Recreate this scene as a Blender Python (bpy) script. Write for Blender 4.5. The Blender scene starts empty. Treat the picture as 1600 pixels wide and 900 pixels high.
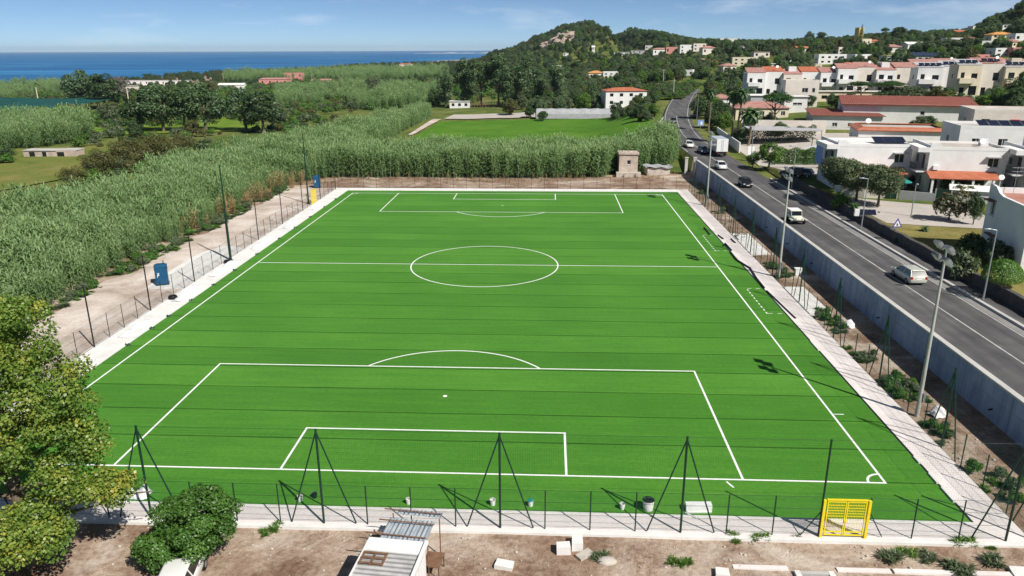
import bpy, bmesh, math, random
import numpy as np
from mathutils import Vector, Matrix

scene = bpy.context.scene
PI = math.pi
random.seed(7)
RNG = np.random.default_rng(7)

# ------------------------------------------------------------------ camera
CAM = Vector((7.7975, -41.352, 25.661))
FOC, PITCH, YAW, ROLL = 1166.337, 0.3093917, -0.04894, -0.003768
_F = Vector((math.sin(YAW) * math.cos(PITCH), math.cos(YAW) * math.cos(PITCH), -math.sin(PITCH)))
_R = Vector((math.cos(YAW), -math.sin(YAW), 0))
_U = _R.cross(_F)
_R2 = _R * math.cos(ROLL) + _U * math.sin(ROLL)
_U2 = _U * math.cos(ROLL) - _R * math.sin(ROLL)
cam_data = bpy.data.cameras.new("camera")
cam_data.sensor_width = 36.0
cam_data.lens = 36.0 * FOC / 1600.0
cam_data.clip_start = 0.5
cam_data.clip_end = 80000.0
cam = bpy.data.objects.new("camera", cam_data)
scene.collection.objects.link(cam)
_m = Matrix((_R2, _U2, -_F)).transposed().to_4x4()
_m.translation = CAM
cam.matrix_world = _m
scene.camera = cam

# ------------------------------------------------------------------ sky, sun, exposure
SUN_AZ = math.radians(136.0)      # clockwise from +Y
SUN_EL = math.radians(45.5)
world = bpy.data.worlds.new("World")
scene.world = world
world.use_nodes = True
wn = world.node_tree
wn.nodes.clear()
w_out = wn.nodes.new("ShaderNodeOutputWorld")
w_bg = wn.nodes.new("ShaderNodeBackground")
w_sky = wn.nodes.new("ShaderNodeTexSky")
w_sky.sky_type = 'NISHITA'
w_sky.sun_disc = False
w_sky.sun_elevation = SUN_EL
w_sky.sun_rotation = SUN_AZ
w_sky.altitude = 8000
w_sky.air_density = 1.0
w_sky.dust_density = 0.0
w_sky.ozone_density = 4.0
w_bg.inputs[1].default_value = 0.08
# thin streaks of cloud low over the sea
w_tc = wn.nodes.new("ShaderNodeTexCoord")
w_map = wn.nodes.new("ShaderNodeMapping")
w_map.inputs['Scale'].default_value = (1.0, 1.0, 5.0)
w_map.inputs['Location'].default_value = (0.35, 0.0, 0.2)
w_noise = wn.nodes.new("ShaderNodeTexNoise")
w_noise.inputs['Scale'].default_value = 5.5
w_noise.inputs['Detail'].default_value = 8.0
w_noise.inputs['Roughness'].default_value = 0.6
w_ramp = wn.nodes.new("ShaderNodeValToRGB")
w_ramp.color_ramp.elements[0].position = 0.50
w_ramp.color_ramp.elements[0].color = (0, 0, 0, 1)
w_ramp.color_ramp.elements[1].position = 0.76
w_ramp.color_ramp.elements[1].color = (0.42, 0.42, 0.42, 1)
w_mix = wn.nodes.new("ShaderNodeMix")
w_mix.data_type = 'RGBA'
w_mix.inputs[7].default_value = (11.0, 11.2, 11.8, 1)
wn.links.new(w_tc.outputs['Generated'], w_map.inputs[0])
wn.links.new(w_map.outputs[0], w_noise.inputs[0])
wn.links.new(w_noise.outputs[0], w_ramp.inputs[0])
wn.links.new(w_ramp.outputs[0], w_mix.inputs[0])
w_tint = wn.nodes.new("ShaderNodeMix")
w_tint.data_type = 'RGBA'
w_tint.blend_type = 'MULTIPLY'
w_tint.inputs[0].default_value = 1.0
w_tint.inputs[7].default_value = (1.02, 1.0, 0.90, 1)
wn.links.new(w_sky.outputs[0], w_tint.inputs[6])
wn.links.new(w_tint.outputs[2], w_mix.inputs[6])
wn.links.new(w_mix.outputs[2], w_bg.inputs[0])
wn.links.new(w_bg.outputs[0], w_out.inputs[0])

sun_data = bpy.data.lights.new("sun", 'SUN')
sun_data.energy = 5.0
sun_data.angle = math.radians(0.55)
sun_data.color = (1.0, 0.955, 0.88)
sun = bpy.data.objects.new("sun", sun_data)
scene.collection.objects.link(sun)
SUNV = Vector((math.sin(SUN_AZ) * math.cos(SUN_EL), math.cos(SUN_AZ) * math.cos(SUN_EL), math.sin(SUN_EL)))
sun.rotation_euler = SUNV.to_track_quat('Z', 'Y').to_euler()
sun.location = (60, -60, 80)

scene.view_settings.view_transform = 'Standard'
scene.view_settings.look = 'None'
scene.view_settings.exposure = 0.3
scene.view_settings.gamma = 1.0
scene.view_settings.use_curve_mapping = False
scene.render.engine = 'CYCLES'
scene.cycles.max_bounces = 5
scene.cycles.diffuse_bounces = 2
scene.cycles.glossy_bounces = 2
scene.cycles.transmission_bounces = 3
scene.cycles.transparent_max_bounces = 14
scene.cycles.use_denoising = True
scene.cycles.caustics_reflective = False
scene.cycles.caustics_refractive = False

# ------------------------------------------------------------------ object helpers
COL = scene.collection


def tag(o, label=None, cat=None, group=None, kind=None):
    if label: o["label"] = label
    if cat: o["category"] = cat
    if group: o["group"] = group
    if kind: o["kind"] = kind
    return o


def empty(name, loc=(0, 0, 0), rz=0.0, label=None, cat=None, group=None, kind=None):
    o = bpy.data.objects.new(name, None)
    o.empty_display_size = 0.3
    COL.objects.link(o)
    o.location = loc
    o.rotation_euler = (0, 0, rz)
    return tag(o, label, cat, group, kind)


def link_mesh(name, me, parent=None, loc=None):
    o = bpy.data.objects.new(name, me)
    COL.objects.link(o)
    if parent is not None: o.parent = parent
    if loc is not None: o.location = loc
    return o


def copy_tree(o, parent=None):
    c = o.copy()
    COL.objects.link(c)
    c.parent = parent
    for ch in o.children:
        copy_tree(ch, c)
    return c


class MB:
    """collects shapes into one mesh"""
    def __init__(self):
        self.v, self.f, self.mi, self.sm = [], [], [], []

    def add(self, vs, fs, mi=0, smooth=False, M=None):
        b = len(self.v)
        for p in vs:
            p = Vector(p)
            if M is not None: p = M @ p
            self.v.append(p)
        for f in fs:
            self.f.append([i + b for i in f])
            self.mi.append(mi)
            self.sm.append(smooth)
        return self

    def box(self, x0, y0, z0, x1, y1, z1, mi=0, M=None):
        vs = [(x0, y0, z0), (x1, y0, z0), (x1, y1, z0), (x0, y1, z0), (x0, y0, z1), (x1, y0, z1), (x1, y1, z1), (x0, y1, z1)]
        return self.add(vs, [(3, 2, 1, 0), (4, 5, 6, 7), (0, 1, 5, 4), (1, 2, 6, 5), (2, 3, 7, 6), (3, 0, 4, 7)], mi, False, M)

    def cbox(self, cx, cy, cz, sx, sy, sz, mi=0, M=None):
        return self.box(cx - sx / 2, cy - sy / 2, cz - sz / 2, cx + sx / 2, cy + sy / 2, cz + sz / 2, mi, M)

    def tube(self, a, b, r0, r1=None, n=8, mi=0, cap=True):
        if r1 is None: r1 = r0
        a, b = Vector(a), Vector(b)
        d = (b - a).normalized()
        s = d.orthogonal().normalized()
        t = d.cross(s)
        vs = []
        for k in range(n):
            an = 2 * PI * k / n
            q = s * math.cos(an) + t * math.sin(an)
            vs.append(a + q * r0)
        for k in range(n):
            an = 2 * PI * k / n
            q = s * math.cos(an) + t * math.sin(an)
            vs.append(b + q * r1)
        fs = [(k, (k + 1) % n, n + (k + 1) % n, n + k) for k in range(n)]
        self.add(vs, fs, mi, True)
        if cap:
            self.add(vs[:n], [tuple(range(n))[::-1]], mi)
            self.add(vs[n:], [tuple(range(n))], mi)
        return self

    def path(self, pts, radii, n=8, mi=0):
        for i in range(len(pts) - 1):
            self.tube(pts[i], pts[i + 1], radii[i], radii[i + 1], n, mi, cap=(i in (0, len(pts) - 2)))
        return self

    def lathe(self, prof, n=14, mi=0, M=None):
        vs, fs = [], []
        for (r, z) in prof:
            for k in range(n):
                an = 2 * PI * k / n
                vs.append((r * math.cos(an), r * math.sin(an), z))
        for i in range(len(prof) - 1):
            for k in range(n):
                fs.append((i * n + k, i * n + (k + 1) % n, (i + 1) * n + (k + 1) % n, (i + 1) * n + k))
        self.add(vs, fs, mi, True, M)
        return self

    def prism(self, poly, z0, z1, mi=0, M=None):
        n = len(poly)
        vs = [(p[0], p[1], z0) for p in poly] + [(p[0], p[1], z1) for p in poly]
        fs = [tuple(range(n))[::-1], tuple(range(n, 2 * n))] + [(k, (k + 1) % n, n + (k + 1) % n, n + k) for k in range(n)]
        return self.add(vs, fs, mi, False, M)

    def mesh(self, name, mats):
        me = bpy.data.meshes.new(name)
        me.from_pydata([tuple(p) for p in self.v], [], self.f)
        for m in (mats if isinstance(mats, (list, tuple)) else [mats]):
            me.materials.append(m)
        me.polygons.foreach_set("material_index", self.mi)
        me.polygons.foreach_set("use_smooth", self.sm)
        me.update()
        return me

    def build(self, name, mats, parent=None, loc=None):
        return link_mesh(name, self.mesh(name, mats), parent, loc)


# ------------------------------------------------------------------ material helpers
MATS = {}


def new_mat(name):
    m = bpy.data.materials.new(name)
    m.use_nodes = True
    nt = m.node_tree
    nt.nodes.clear()
    out = nt.nodes.new("ShaderNodeOutputMaterial")
    MATS[name] = m
    return m, nt, out


def N(nt, kind, **kw):
    n = nt.nodes.new(kind)
    for k, v in kw.items():
        setattr(n, k, v)
    return n


def L(nt, a, b):
    nt.links.new(a, b)


def noise(nt, scale, detail=4.0, rough=0.6, vec=None, dist=0.0):
    n = N(nt, "ShaderNodeTexNoise")
    n.inputs['Scale'].default_value = scale
    n.inputs['Detail'].default_value = detail
    n.inputs['Roughness'].default_value = rough
    n.inputs['Distortion'].default_value = dist
    if vec is not None: L(nt, vec, n.inputs['Vector'])
    return n.outputs[0]


def ramp(nt, fac, stops):
    r = N(nt, "ShaderNodeValToRGB")
    el = r.color_ramp.elements
    el[0].position, el[0].color = stops[0][0], (*stops[0][1], 1)
    el[1].position, el[1].color = stops[-1][0], (*stops[-1][1], 1)
    for p, c in stops[1:-1]:
        e = el.new(p)
        e.color = (*c, 1)
    L(nt, fac, r.inputs[0])
    return r.outputs[0]


def mixc(nt, fac, a, b, mode='MIX'):
    n = N(nt, "ShaderNodeMix", data_type='RGBA', blend_type=mode)
    for i, s in ((0, fac), (6, a), (7, b)):
        if isinstance(s, (int, float)): n.inputs[i].default_value = s
        elif isinstance(s, tuple): n.inputs[i].default_value = (*s, 1)
        else: L(nt, s, n.inputs[i])
    return n.outputs[2]


def mth(nt, op, a, b=None, c=None):
    n = N(nt, "ShaderNodeMath", operation=op)
    for i, s in enumerate((a, b, c)):
        if s is None: continue
        if isinstance(s, (int, float)): n.inputs[i].default_value = s
        else: L(nt, s, n.inputs[i])
    return n.outputs[0]


def position(nt):
    return N(nt, "ShaderNodeNewGeometry").outputs['Position']


def objco(nt):
    return N(nt, "ShaderNodeTexCoord").outputs['Object']


def princ(nt, out, col, rough=0.8, metal=0.0, spec=0.3, bump=None, bumpd=0.02, bumps=0.5):
    p = N(nt, "ShaderNodeBsdfPrincipled")
    if isinstance(col, tuple): p.inputs['Base Color'].default_value = (*col, 1)
    else: L(nt, col, p.inputs['Base Color'])
    if isinstance(rough, (int, float)): p.inputs['Roughness'].default_value = rough
    else: L(nt, rough, p.inputs['Roughness'])
    p.inputs['Metallic'].default_value = metal
    p.inputs['Specular IOR Level'].default_value = spec
    if bump is not None:
        b = N(nt, "ShaderNodeBump")
        b.inputs['Strength'].default_value = bumps
        b.inputs['Distance'].default_value = bumpd
        L(nt, bump, b.inputs['Height'])
        L(nt, b.outputs[0], p.inputs['Normal'])
    L(nt, p.outputs[0], out.inputs[0])
    return p


def stone(name, c1, c2, scale=1.0, rough=0.85, bumpd=0.01, fine=18.0, spec=0.25, lo=0.35, hi=0.7, metal=0.0, world_co=True):
    """two colours broken up by large and fine noise"""
    m, nt, out = new_mat(name)
    co = position(nt) if world_co else objco(nt)
    a = noise(nt, scale, 5, 0.65, co)
    b = noise(nt, scale * fine, 3, 0.6, co)
    f = mth(nt, 'ADD', mth(nt, 'MULTIPLY', a, 0.7), mth(nt, 'MULTIPLY', b, 0.3))
    col = ramp(nt, f, [(lo, c1), (hi, c2)])
    princ(nt, out, col, rough, metal, spec, bump=b, bumpd=bumpd)
    return m


def sc(c, k):
    return tuple(min(1.0, x * k) for x in c)


def paint(name, c, rough=0.45, metal=0.0, spec=0.4, var=0.12, scale=3.0):
    return stone(name, sc(c, 1 - var), sc(c, 1 + var), scale, rough, 0.002, 9.0, spec, metal=metal)


paint('green_metal', (0.006, 0.035, 0.022), 0.4)
paint('black_metal', (0.012, 0.012, 0.012), 0.5)
paint('grey_metal', (0.30, 0.31, 0.32), 0.4, 0.4)
paint('galvanised', (0.42, 0.44, 0.46), 0.38, 0.55)
paint('yellow_paint', (0.78, 0.62, 0.02), 0.4)
paint('line_white', (0.80, 0.82, 0.78), 0.8, spec=0.1)
paint('white_plastic', (0.78, 0.78, 0.76), 0.5)
paint('black_plastic', (0.012, 0.012, 0.013), 0.5)
paint('blue_plastic', (0.008, 0.075, 0.17), 0.42)
paint('teal_plastic', (0.02, 0.25, 0.22), 0.45)
paint('red_paint', (0.45, 0.02, 0.02), 0.35)
paint('pale_wood', (0.38, 0.27, 0.17), 0.8)
stone('white_plaster', (0.66, 0.65, 0.64), (0.82, 0.81, 0.79), 0.5, 0.85, 0.004)
stone('warm_plaster', (0.62, 0.56, 0.49), (0.76, 0.70, 0.63), 0.5, 0.85, 0.004)
stone('grey_plaster', (0.36, 0.36, 0.37), (0.46, 0.46, 0.46), 0.5, 0.85, 0.004)
stone('cream_plaster', (0.62, 0.54, 0.40), (0.74, 0.67, 0.52), 0.5, 0.85, 0.004)
stone('pink_plaster', (0.52, 0.22, 0.19), (0.62, 0.30, 0.26), 0.5, 0.85, 0.004)
stone('ochre_plaster', (0.60, 0.44, 0.17), (0.72, 0.56, 0.26), 0.5, 0.85, 0.004)
stone('blue_plaster', (0.20, 0.30, 0.60), (0.28, 0.38, 0.68), 0.5, 0.85, 0.004)
stone('old_plaster', (0.34, 0.27, 0.22), (0.60, 0.51, 0.44), 0.9, 0.9, 0.02)
stone('path_concrete', (0.64, 0.585, 0.56), (0.82, 0.765, 0.735), 0.35, 0.85, 0.004, 12)
stone('bright_concrete', (0.62, 0.61, 0.58), (0.80, 0.79, 0.76), 0.6, 0.85, 0.006, 12)
stone('grey_concrete', (0.40, 0.38, 0.36), (0.54, 0.52, 0.49), 0.5, 0.9, 0.008, 14)
stone('wall_concrete', (0.13, 0.17, 0.26), (0.20, 0.25, 0.36), 0.25, 0.9, 0.01, 10)
stone('stone_wall', (0.055, 0.052, 0.05), (0.12, 0.115, 0.105), 1.2, 0.95, 0.05, 4)
stone('kerb_stone', (0.42, 0.41, 0.39), (0.56, 0.55, 0.52), 0.6, 0.85, 0.005)
stone('pavement', (0.20, 0.195, 0.19), (0.29, 0.28, 0.27), 0.6, 0.9, 0.005)
stone('pale_paving', (0.40, 0.36, 0.32), (0.52, 0.475, 0.43), 0.25, 0.9, 0.006)
stone('bark', (0.10, 0.075, 0.05), (0.24, 0.20, 0.15), 2.5, 0.95, 0.03, world_co=False)
stone('palm_bark', (0.14, 0.10, 0.07), (0.27, 0.21, 0.15), 2.5, 0.95, 0.03, world_co=False)
stone('brick_paving', (0.36, 0.21, 0.17), (0.47, 0.30, 0.25), 0.5, 0.9, 0.01)
stone('terracotta_deck', (0.34, 0.155, 0.115), (0.46, 0.24, 0.19), 0.4, 0.9, 0.01)
stone('plastic_film', (0.27, 0.28, 0.29), (0.42, 0.43, 0.44), 0.9, 0.5, 0.02)
stone('shade_net', (0.003, 0.045, 0.042), (0.006, 0.085, 0.072), 0.12, 0.9, 0.05)
stone('solar_panel', (0.008, 0.011, 0.025), (0.018, 0.022, 0.045), 0.5, 0.15, 0.0, spec=0.6)
stone('rubble_stone', (0.34, 0.30, 0.26), (0.60, 0.55, 0.49), 1.6, 0.95, 0.03)
stone('cliff_rock', (0.20, 0.15, 0.12), (0.52, 0.42, 0.36), 0.06, 0.95, 0.6, 8)
stone('sack_white', (0.60, 0.61, 0.62), (0.80, 0.80, 0.80), 3.0, 0.7, 0.02, 5)
stone('rubber_black', (0.010, 0.010, 0.011), (0.022, 0.022, 0.022), 2.0, 0.7)
stone('canvas_white', (0.70, 0.69, 0.66), (0.82, 0.81, 0.79), 1.0, 0.8, 0.01)
stone('rust_brown', (0.12, 0.06, 0.035), (0.26, 0.15, 0.09), 2.5, 0.85, 0.01)


def glass_mat(name, c=(0.012, 0.016, 0.02), rough=0.08):
    m, nt, out = new_mat(name)
    princ(nt, out, c, rough, 0.0, 0.6)
    return m


glass_mat('window_glass')
glass_mat('car_glass', (0.01, 0.012, 0.014), 0.05)
glass_mat('lamp_glass', (0.55, 0.56, 0.56), 0.15)
glass_mat('red_lens', (0.40, 0.01, 0.01), 0.15)


def car_paint(name, c, metal=0.3, rough=0.28):
    m, nt, out = new_mat(name)
    p = princ(nt, out, c, rough, metal, 0.5)
    p.inputs['Coat Weight'].default_value = 0.6
    p.inputs['Coat Roughness'].default_value = 0.06
    return m


car_paint('car_white', (0.72, 0.72, 0.70), 0.0)
car_paint('car_cream', (0.66, 0.65, 0.52), 0.0)
car_paint('car_silver', (0.60, 0.61, 0.52), 0.15)
car_paint('car_black', (0.010, 0.010, 0.012), 0.1)
car_paint('car_grey', (0.10, 0.11, 0.12), 0.4)
car_paint('car_blue', (0.03, 0.07, 0.16), 0.3)


def tile_mat(name, c1, c2, pitch=0.22, c3=None):
    """clay roof tiles: rolls running down the slope; colour changes from tile to tile"""
    m, nt, out = new_mat(name)
    co = objco(nt)
    sx = N(nt, "ShaderNodeSeparateXYZ")
    L(nt, co, sx.inputs[0])
    w = mth(nt, 'ABSOLUTE', mth(nt, 'SINE', mth(nt, 'MULTIPLY', sx.outputs[0], PI / pitch)))
    a = noise(nt, 0.8, 5, 0.6, co)
    b = noise(nt, 7.0, 2, 0.5, co)
    f = mth(nt, 'ADD', mth(nt, 'MULTIPLY', a, 0.55), mth(nt, 'MULTIPLY', b, 0.45))
    col = ramp(nt, f, [(0.36, c1), (0.64, c2)])
    princ(nt, out, col, 0.85, 0, 0.2, bump=w, bumpd=0.08, bumps=0.8)
    return m


tile_mat('roof_tile', (0.36, 0.105, 0.055), (0.56, 0.20, 0.11))
tile_mat('roof_tile_pink', (0.33, 0.155, 0.13), (0.50, 0.28, 0.24))
tile_mat('roof_tile_dark', (0.17, 0.055, 0.042), (0.28, 0.10, 0.075), 0.5)
tile_mat('roof_orange', (0.52, 0.24, 0.07), (0.66, 0.34, 0.12))


def corrugated(name, c1, c2, pitch, axis=0, rough=0.45, metal=0.3):
    m, nt, out = new_mat(name)
    co = objco(nt)
    sx = N(nt, "ShaderNodeSeparateXYZ")
    L(nt, co, sx.inputs[0])
    w = mth(nt, 'SINE', mth(nt, 'MULTIPLY', sx.outputs[axis], 2 * PI / pitch))
    a = noise(nt, 1.4, 5, 0.6, co)
    col = ramp(nt, a, [(0.35, c1), (0.7, c2)])
    princ(nt, out, col, rough, metal, 0.4, bump=w, bumpd=0.03, bumps=1.0)
    return m


def leaf_mat(name, stops, transl=0.35, pos_scale=0.25, pos_amt=0.35):
    """colour follows the leaf's own random value and a slow noise"""
    m, nt, out = new_mat(name)
    at = N(nt, "ShaderNodeAttribute", attribute_name="var")
    oi = N(nt, "ShaderNodeObjectInfo")
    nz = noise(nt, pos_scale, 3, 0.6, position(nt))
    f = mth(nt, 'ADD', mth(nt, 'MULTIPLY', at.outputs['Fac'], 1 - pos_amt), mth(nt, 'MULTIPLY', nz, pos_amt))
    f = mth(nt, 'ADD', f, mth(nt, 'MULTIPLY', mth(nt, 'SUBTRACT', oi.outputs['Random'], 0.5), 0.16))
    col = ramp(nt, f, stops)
    d = N(nt, "ShaderNodeBsdfDiffuse")
    L(nt, col, d.inputs[0])
    t = N(nt, "ShaderNodeBsdfTranslucent")
    tc = mixc(nt, 1.0, col, (0.9, 1.0, 0.45), 'MULTIPLY')
    L(nt, tc, t.inputs[0])
    g = N(nt, "ShaderNodeBsdfGlossy")
    g.inputs['Roughness'].default_value = 0.45
    g.inputs[0].default_value = (0.5, 0.5, 0.5, 1)
    mx = N(nt, "ShaderNodeMixShader")
    mx.inputs[0].default_value = transl
    L(nt, d.outputs[0], mx.inputs[1])
    L(nt, t.outputs[0], mx.inputs[2])
    m2 = N(nt, "ShaderNodeMixShader")
    m2.inputs[0].default_value = 0.05
    L(nt, mx.outputs[0], m2.inputs[1])
    L(nt, g.outputs[0], m2.inputs[2])
    L(nt, m2.outputs[0], out.inputs[0])
    return m


leaf_mat('leaf_plane', [(0.22, (0.056, 0.119, 0.020)), (0.46, (0.131, 0.237, 0.037)), (0.62, (0.250, 0.338, 0.056)), (0.8, (0.550, 0.450, 0.075))], 0.4, 0.5, 0.5)
leaf_mat('leaf_bush', [(0.1, (0.040, 0.100, 0.016)), (0.6, (0.100, 0.224, 0.037)), (0.95, (0.198, 0.343, 0.066))])
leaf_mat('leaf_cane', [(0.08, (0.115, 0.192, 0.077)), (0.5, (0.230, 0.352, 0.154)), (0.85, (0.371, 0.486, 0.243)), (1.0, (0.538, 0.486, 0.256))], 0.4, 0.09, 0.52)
leaf_mat('leaf_dry', [(0.1, (0.30, 0.20, 0.09)), (0.9, (0.52, 0.38, 0.20))], 0.25)
leaf_mat('leaf_dark', [(0.1, (0.030, 0.061, 0.022)), (0.6, (0.068, 0.121, 0.041)), (0.95, (0.149, 0.209, 0.074))], 0.25)
leaf_mat('leaf_euc', [(0.1, (0.044, 0.089, 0.037)), (0.6, (0.110, 0.184, 0.077)), (0.95, (0.239, 0.304, 0.129))], 0.25)
leaf_mat('leaf_olive', [(0.1, (0.057, 0.092, 0.040)), (0.6, (0.132, 0.172, 0.086)), (0.95, (0.241, 0.287, 0.149))], 0.25)
leaf_mat('leaf_bright', [(0.1, (0.055, 0.121, 0.017)), (0.6, (0.121, 0.231, 0.033)), (0.95, (0.242, 0.352, 0.066))], 0.35)
leaf_mat('leaf_pine', [(0.1, (0.019, 0.056, 0.015)), (0.6, (0.050, 0.125, 0.025)), (0.95, (0.112, 0.213, 0.044))], 0.2)
leaf_mat('leaf_palm', [(0.1, (0.025, 0.06, 0.02)), (0.6, (0.06, 0.12, 0.04)), (0.95, (0.13, 0.19, 0.08))], 0.2)
leaf_mat('leaf_brown', [(0.1, (0.06, 0.07, 0.02)), (0.6, (0.125, 0.13, 0.04)), (0.95, (0.22, 0.20, 0.075))], 0.25)
leaf_mat('leaf_grey', [(0.1, (0.08, 0.075, 0.06)), (0.9, (0.22, 0.21, 0.18))], 0.15)
leaf_mat('leaf_pink', [(0.1, (0.05, 0.075, 0.03)), (0.55, (0.10, 0.12, 0.06)), (0.8, (0.22, 0.14, 0.12)), (0.95, (0.40, 0.16, 0.20))], 0.25)

# ------------------------------------------------------------------ the lie of the land
_rx = np.array([(-300, 43.7), (60, 43.7), (95, 43.2), (125, 41.8), (155, 41.8), (190, 46), (220, 51.5), (260, 60), (330, 78), (420, 98), (4000, 98)])
_rz = np.array([(-300, 3.0), (60, 3.0), (95, 3.3), (130, 4.1), (160, 5.0), (190, 6.0), (220, 7.0), (260, 8.2), (330, 10.0), (420, 14), (4000, 14)])
ROAD_END = 300.0


def road_x(y):
    y = np.asarray(y, float)
    return (np.interp(y - 9, _rx[:, 0], _rx[:, 1]) + np.interp(y, _rx[:, 0], _rx[:, 1]) + np.interp(y + 9, _rx[:, 0], _rx[:, 1])) / 3


def road_z(y):
    y = np.asarray(y, float)
    return (np.interp(y - 9, _rz[:, 0], _rz[:, 1]) + np.interp(y, _rz[:, 0], _rz[:, 1]) + np.interp(y + 9, _rz[:, 0], _rz[:, 1])) / 3


_TD = np.log(np.array([60, 100, 150, 200, 300, 450, 650, 900, 1200, 2000, 4500.0]))
_TU = np.array([-400, 0, 400, 600, 720, 790, 850, 880, 925, 960, 1010, 1100, 1200, 1300, 1400, 1500, 1560, 1600, 1900.0])
_TZ = np.array([
    [0, 0, 0, -0.5, -1.5, -4, -7, -10.2, -14, -30, -60],
    [0, 0, 0, -0.5, -1.5, -4, -7, -10.2, -14, -30, -60],
    [0, 0, 0, -0.5, -1.5, -3.5, -6, -8, -10, -14.5, -40],
    [0, 0, 0, -0.5, -1.5, -3, -5, -7, -9, -11, -20],
    [0, 0, 0, 0, -1, -2, -4, -5, -6, -8, -16],
    [0, 0, 0, 0, -0.3, -1, 0, 9, 22, 10, -16],
    [0, 0, 0, 0, 0.3, 1.5, 6, 26, 42, 25, 0],
    [0, 0, 0, 0, 0.5, 2, 9, 36, 56, 40, 10],
    [0, 0, 0, 0, 0.7, 4, 13, 43, 62, 45, 10],
    [0, 0, 0, 0, 1, 6, 17, 45, 58, 50, 10],
    [0, 0, 0.5, 1, 3, 10, 17.5, 37.5, 47.5, 39.5, 10],
    [0, 2, 4, 5, 7, 14, 25.5, 29.5, 32.5, 29.5, 10],
    [0, 4, 4.5, 5.5, 9, 17, 24.5, 28.5, 30.5, 29.5, 10],
    [0, 4.2, 5, 6, 9.5, 18, 26.5, 30.5, 32.5, 29.5, 10],
    [0, 4.2, 5, 6, 10, 20, 29.5, 34.5, 34.5, 29.5, 10],
    [0, 4.5, 5.5, 7, 11, 22, 30.5, 36.5, 39.5, 34.5, 10],
    [0, 4.5, 5.8, 7.5, 12, 23, 41, 52, 55, 45, 10],
    [0, 4.5, 6, 8, 13, 24, 52, 66, 70, 55, 10],
    [0, 5, 7, 9, 15, 28, 62, 82, 90, 60, 10]], float)


def sstep(a, b, x):
    t = np.clip((x - a) / (b - a), 0, 1)
    return t * t * (3 - 2 * t)


def H(x, y):
    x = np.asarray(x, float)
    y = np.asarray(y, float)
    dx, dy = x - CAM.x, y - CAM.y
    D = np.clip(np.hypot(dx, dy), 61, 4400)
    az = np.clip(np.arctan2(dx, np.maximum(dy, 1e-3)) - YAW, -0.75, 0.75)
    u = np.clip(800 + 1224 * np.tan(az), -399, 1899)
    lu = np.log(D)
    iu = np.clip(np.searchsorted(_TU, u) - 1, 0, len(_TU) - 2)
    idd = np.clip(np.searchsorted(_TD, lu) - 1, 0, len(_TD) - 2)
    fu = (u - _TU[iu]) / (_TU[iu + 1] - _TU[iu])
    fd = (lu - _TD[idd]) / (_TD[idd + 1] - _TD[idd])
    fu = fu * fu * (3 - 2 * fu)
    z = (_TZ[iu, idd] * (1 - fu) * (1 - fd) + _TZ[iu + 1, idd] * fu * (1 - fd) + _TZ[iu, idd + 1] * (1 - fu) * fd + _TZ[iu + 1, idd + 1] * fu * fd)
    # gentle unevenness away from the pitch
    far = sstep(120, 400, D)
    z = z + far * (np.sin(x * 0.021 + 1.3) * np.cos(y * 0.017) * 0.5 + np.sin(x * 0.055 + y * 0.04) * 0.25) * np.where(z > -6, 1, 0.3)
    s = x - road_x(y)
    rz = road_z(y)
    # left of the road
    nearside = 1 - sstep(108, 135, y)
    flat = np.where((x > -80), 1.0, 0.0) * (1 - sstep(108, 150, y))
    ramp_ = np.interp(x, [34.4, 36.5, 39.6], [0.0, 0.12, 0.4])
    zl = z * (1 - flat) + ramp_ * flat
    k = sstep(-30, -5, s) * sstep(118, 150, y)
    zl = zl * (1 - k) + (rz - 0.6) * k
    # right of the road
    up = np.interp(y, [-300, 95, 108, 4000], [1.2, 1.2, 0.08, 0.08])
    k = sstep(7, 38, s)
    zr_ = (rz + up) * (1 - k) + np.maximum(z, rz * 0.6) * k
    out = np.where(s < -4.0, zl, np.where(s < 6.75, rz - 0.06, zr_))
    pitch = (x > -44.5) & (x < 34.35) & (y > -5.85) & (y < 102)
    out = np.where(pitch, -0.08, out)
    # the trodden ground in front
    near = (y < -5.85) & (s < -4)
    out = np.where(near, out + 0.06 * np.sin(x * 0.9 + 0.4) * np.sin(y * 1.1) + 0.03 * np.sin(x * 2.3 + y), out)
    return out


def Hs(x, y):
    return float(H(x, y))


def ray(u, v):
    return _F + _R2 * ((u - 800) / FOC) + _U2 * ((450 - v) / FOC)


def G(u, v, z=0.0):
    """the point of the horizontal plane at height z that lies behind a picture point"""
    d = ray(u, v)
    t = (z - CAM.z) / d.z
    return CAM + d * t


def GT(u, v, dmax=3000.0):
    """the point of the terrain behind a picture point"""
    d = ray(u, v)
    n = math.hypot(d.x, d.y)
    d = d / n
    t, st = 25.0, 1.0
    while t < dmax:
        p = CAM + d * t
        if p.z < Hs(p.x, p.y):
            lo, hi = t - st, t
            for _ in range(18):
                mid = (lo + hi) / 2
                p = CAM + d * mid
                if p.z < Hs(p.x, p.y): hi = mid
                else: lo = mid
            p = CAM + d * hi
            return Vector((p.x, p.y, Hs(p.x, p.y)))
        st = max(0.6, t * 0.01)
        t += st
    p = CAM + d * dmax
    return Vector((p.x, p.y, Hs(p.x, p.y)))


def AT(u, D):
    """the terrain point in picture column u at distance D from the camera's foot"""
    az = math.atan((u - 800) / 1224.0) + YAW
    x, y = CAM.x + D * math.sin(az), CAM.y + D * math.cos(az)
    return Vector((x, y, Hs(x, y)))


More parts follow.
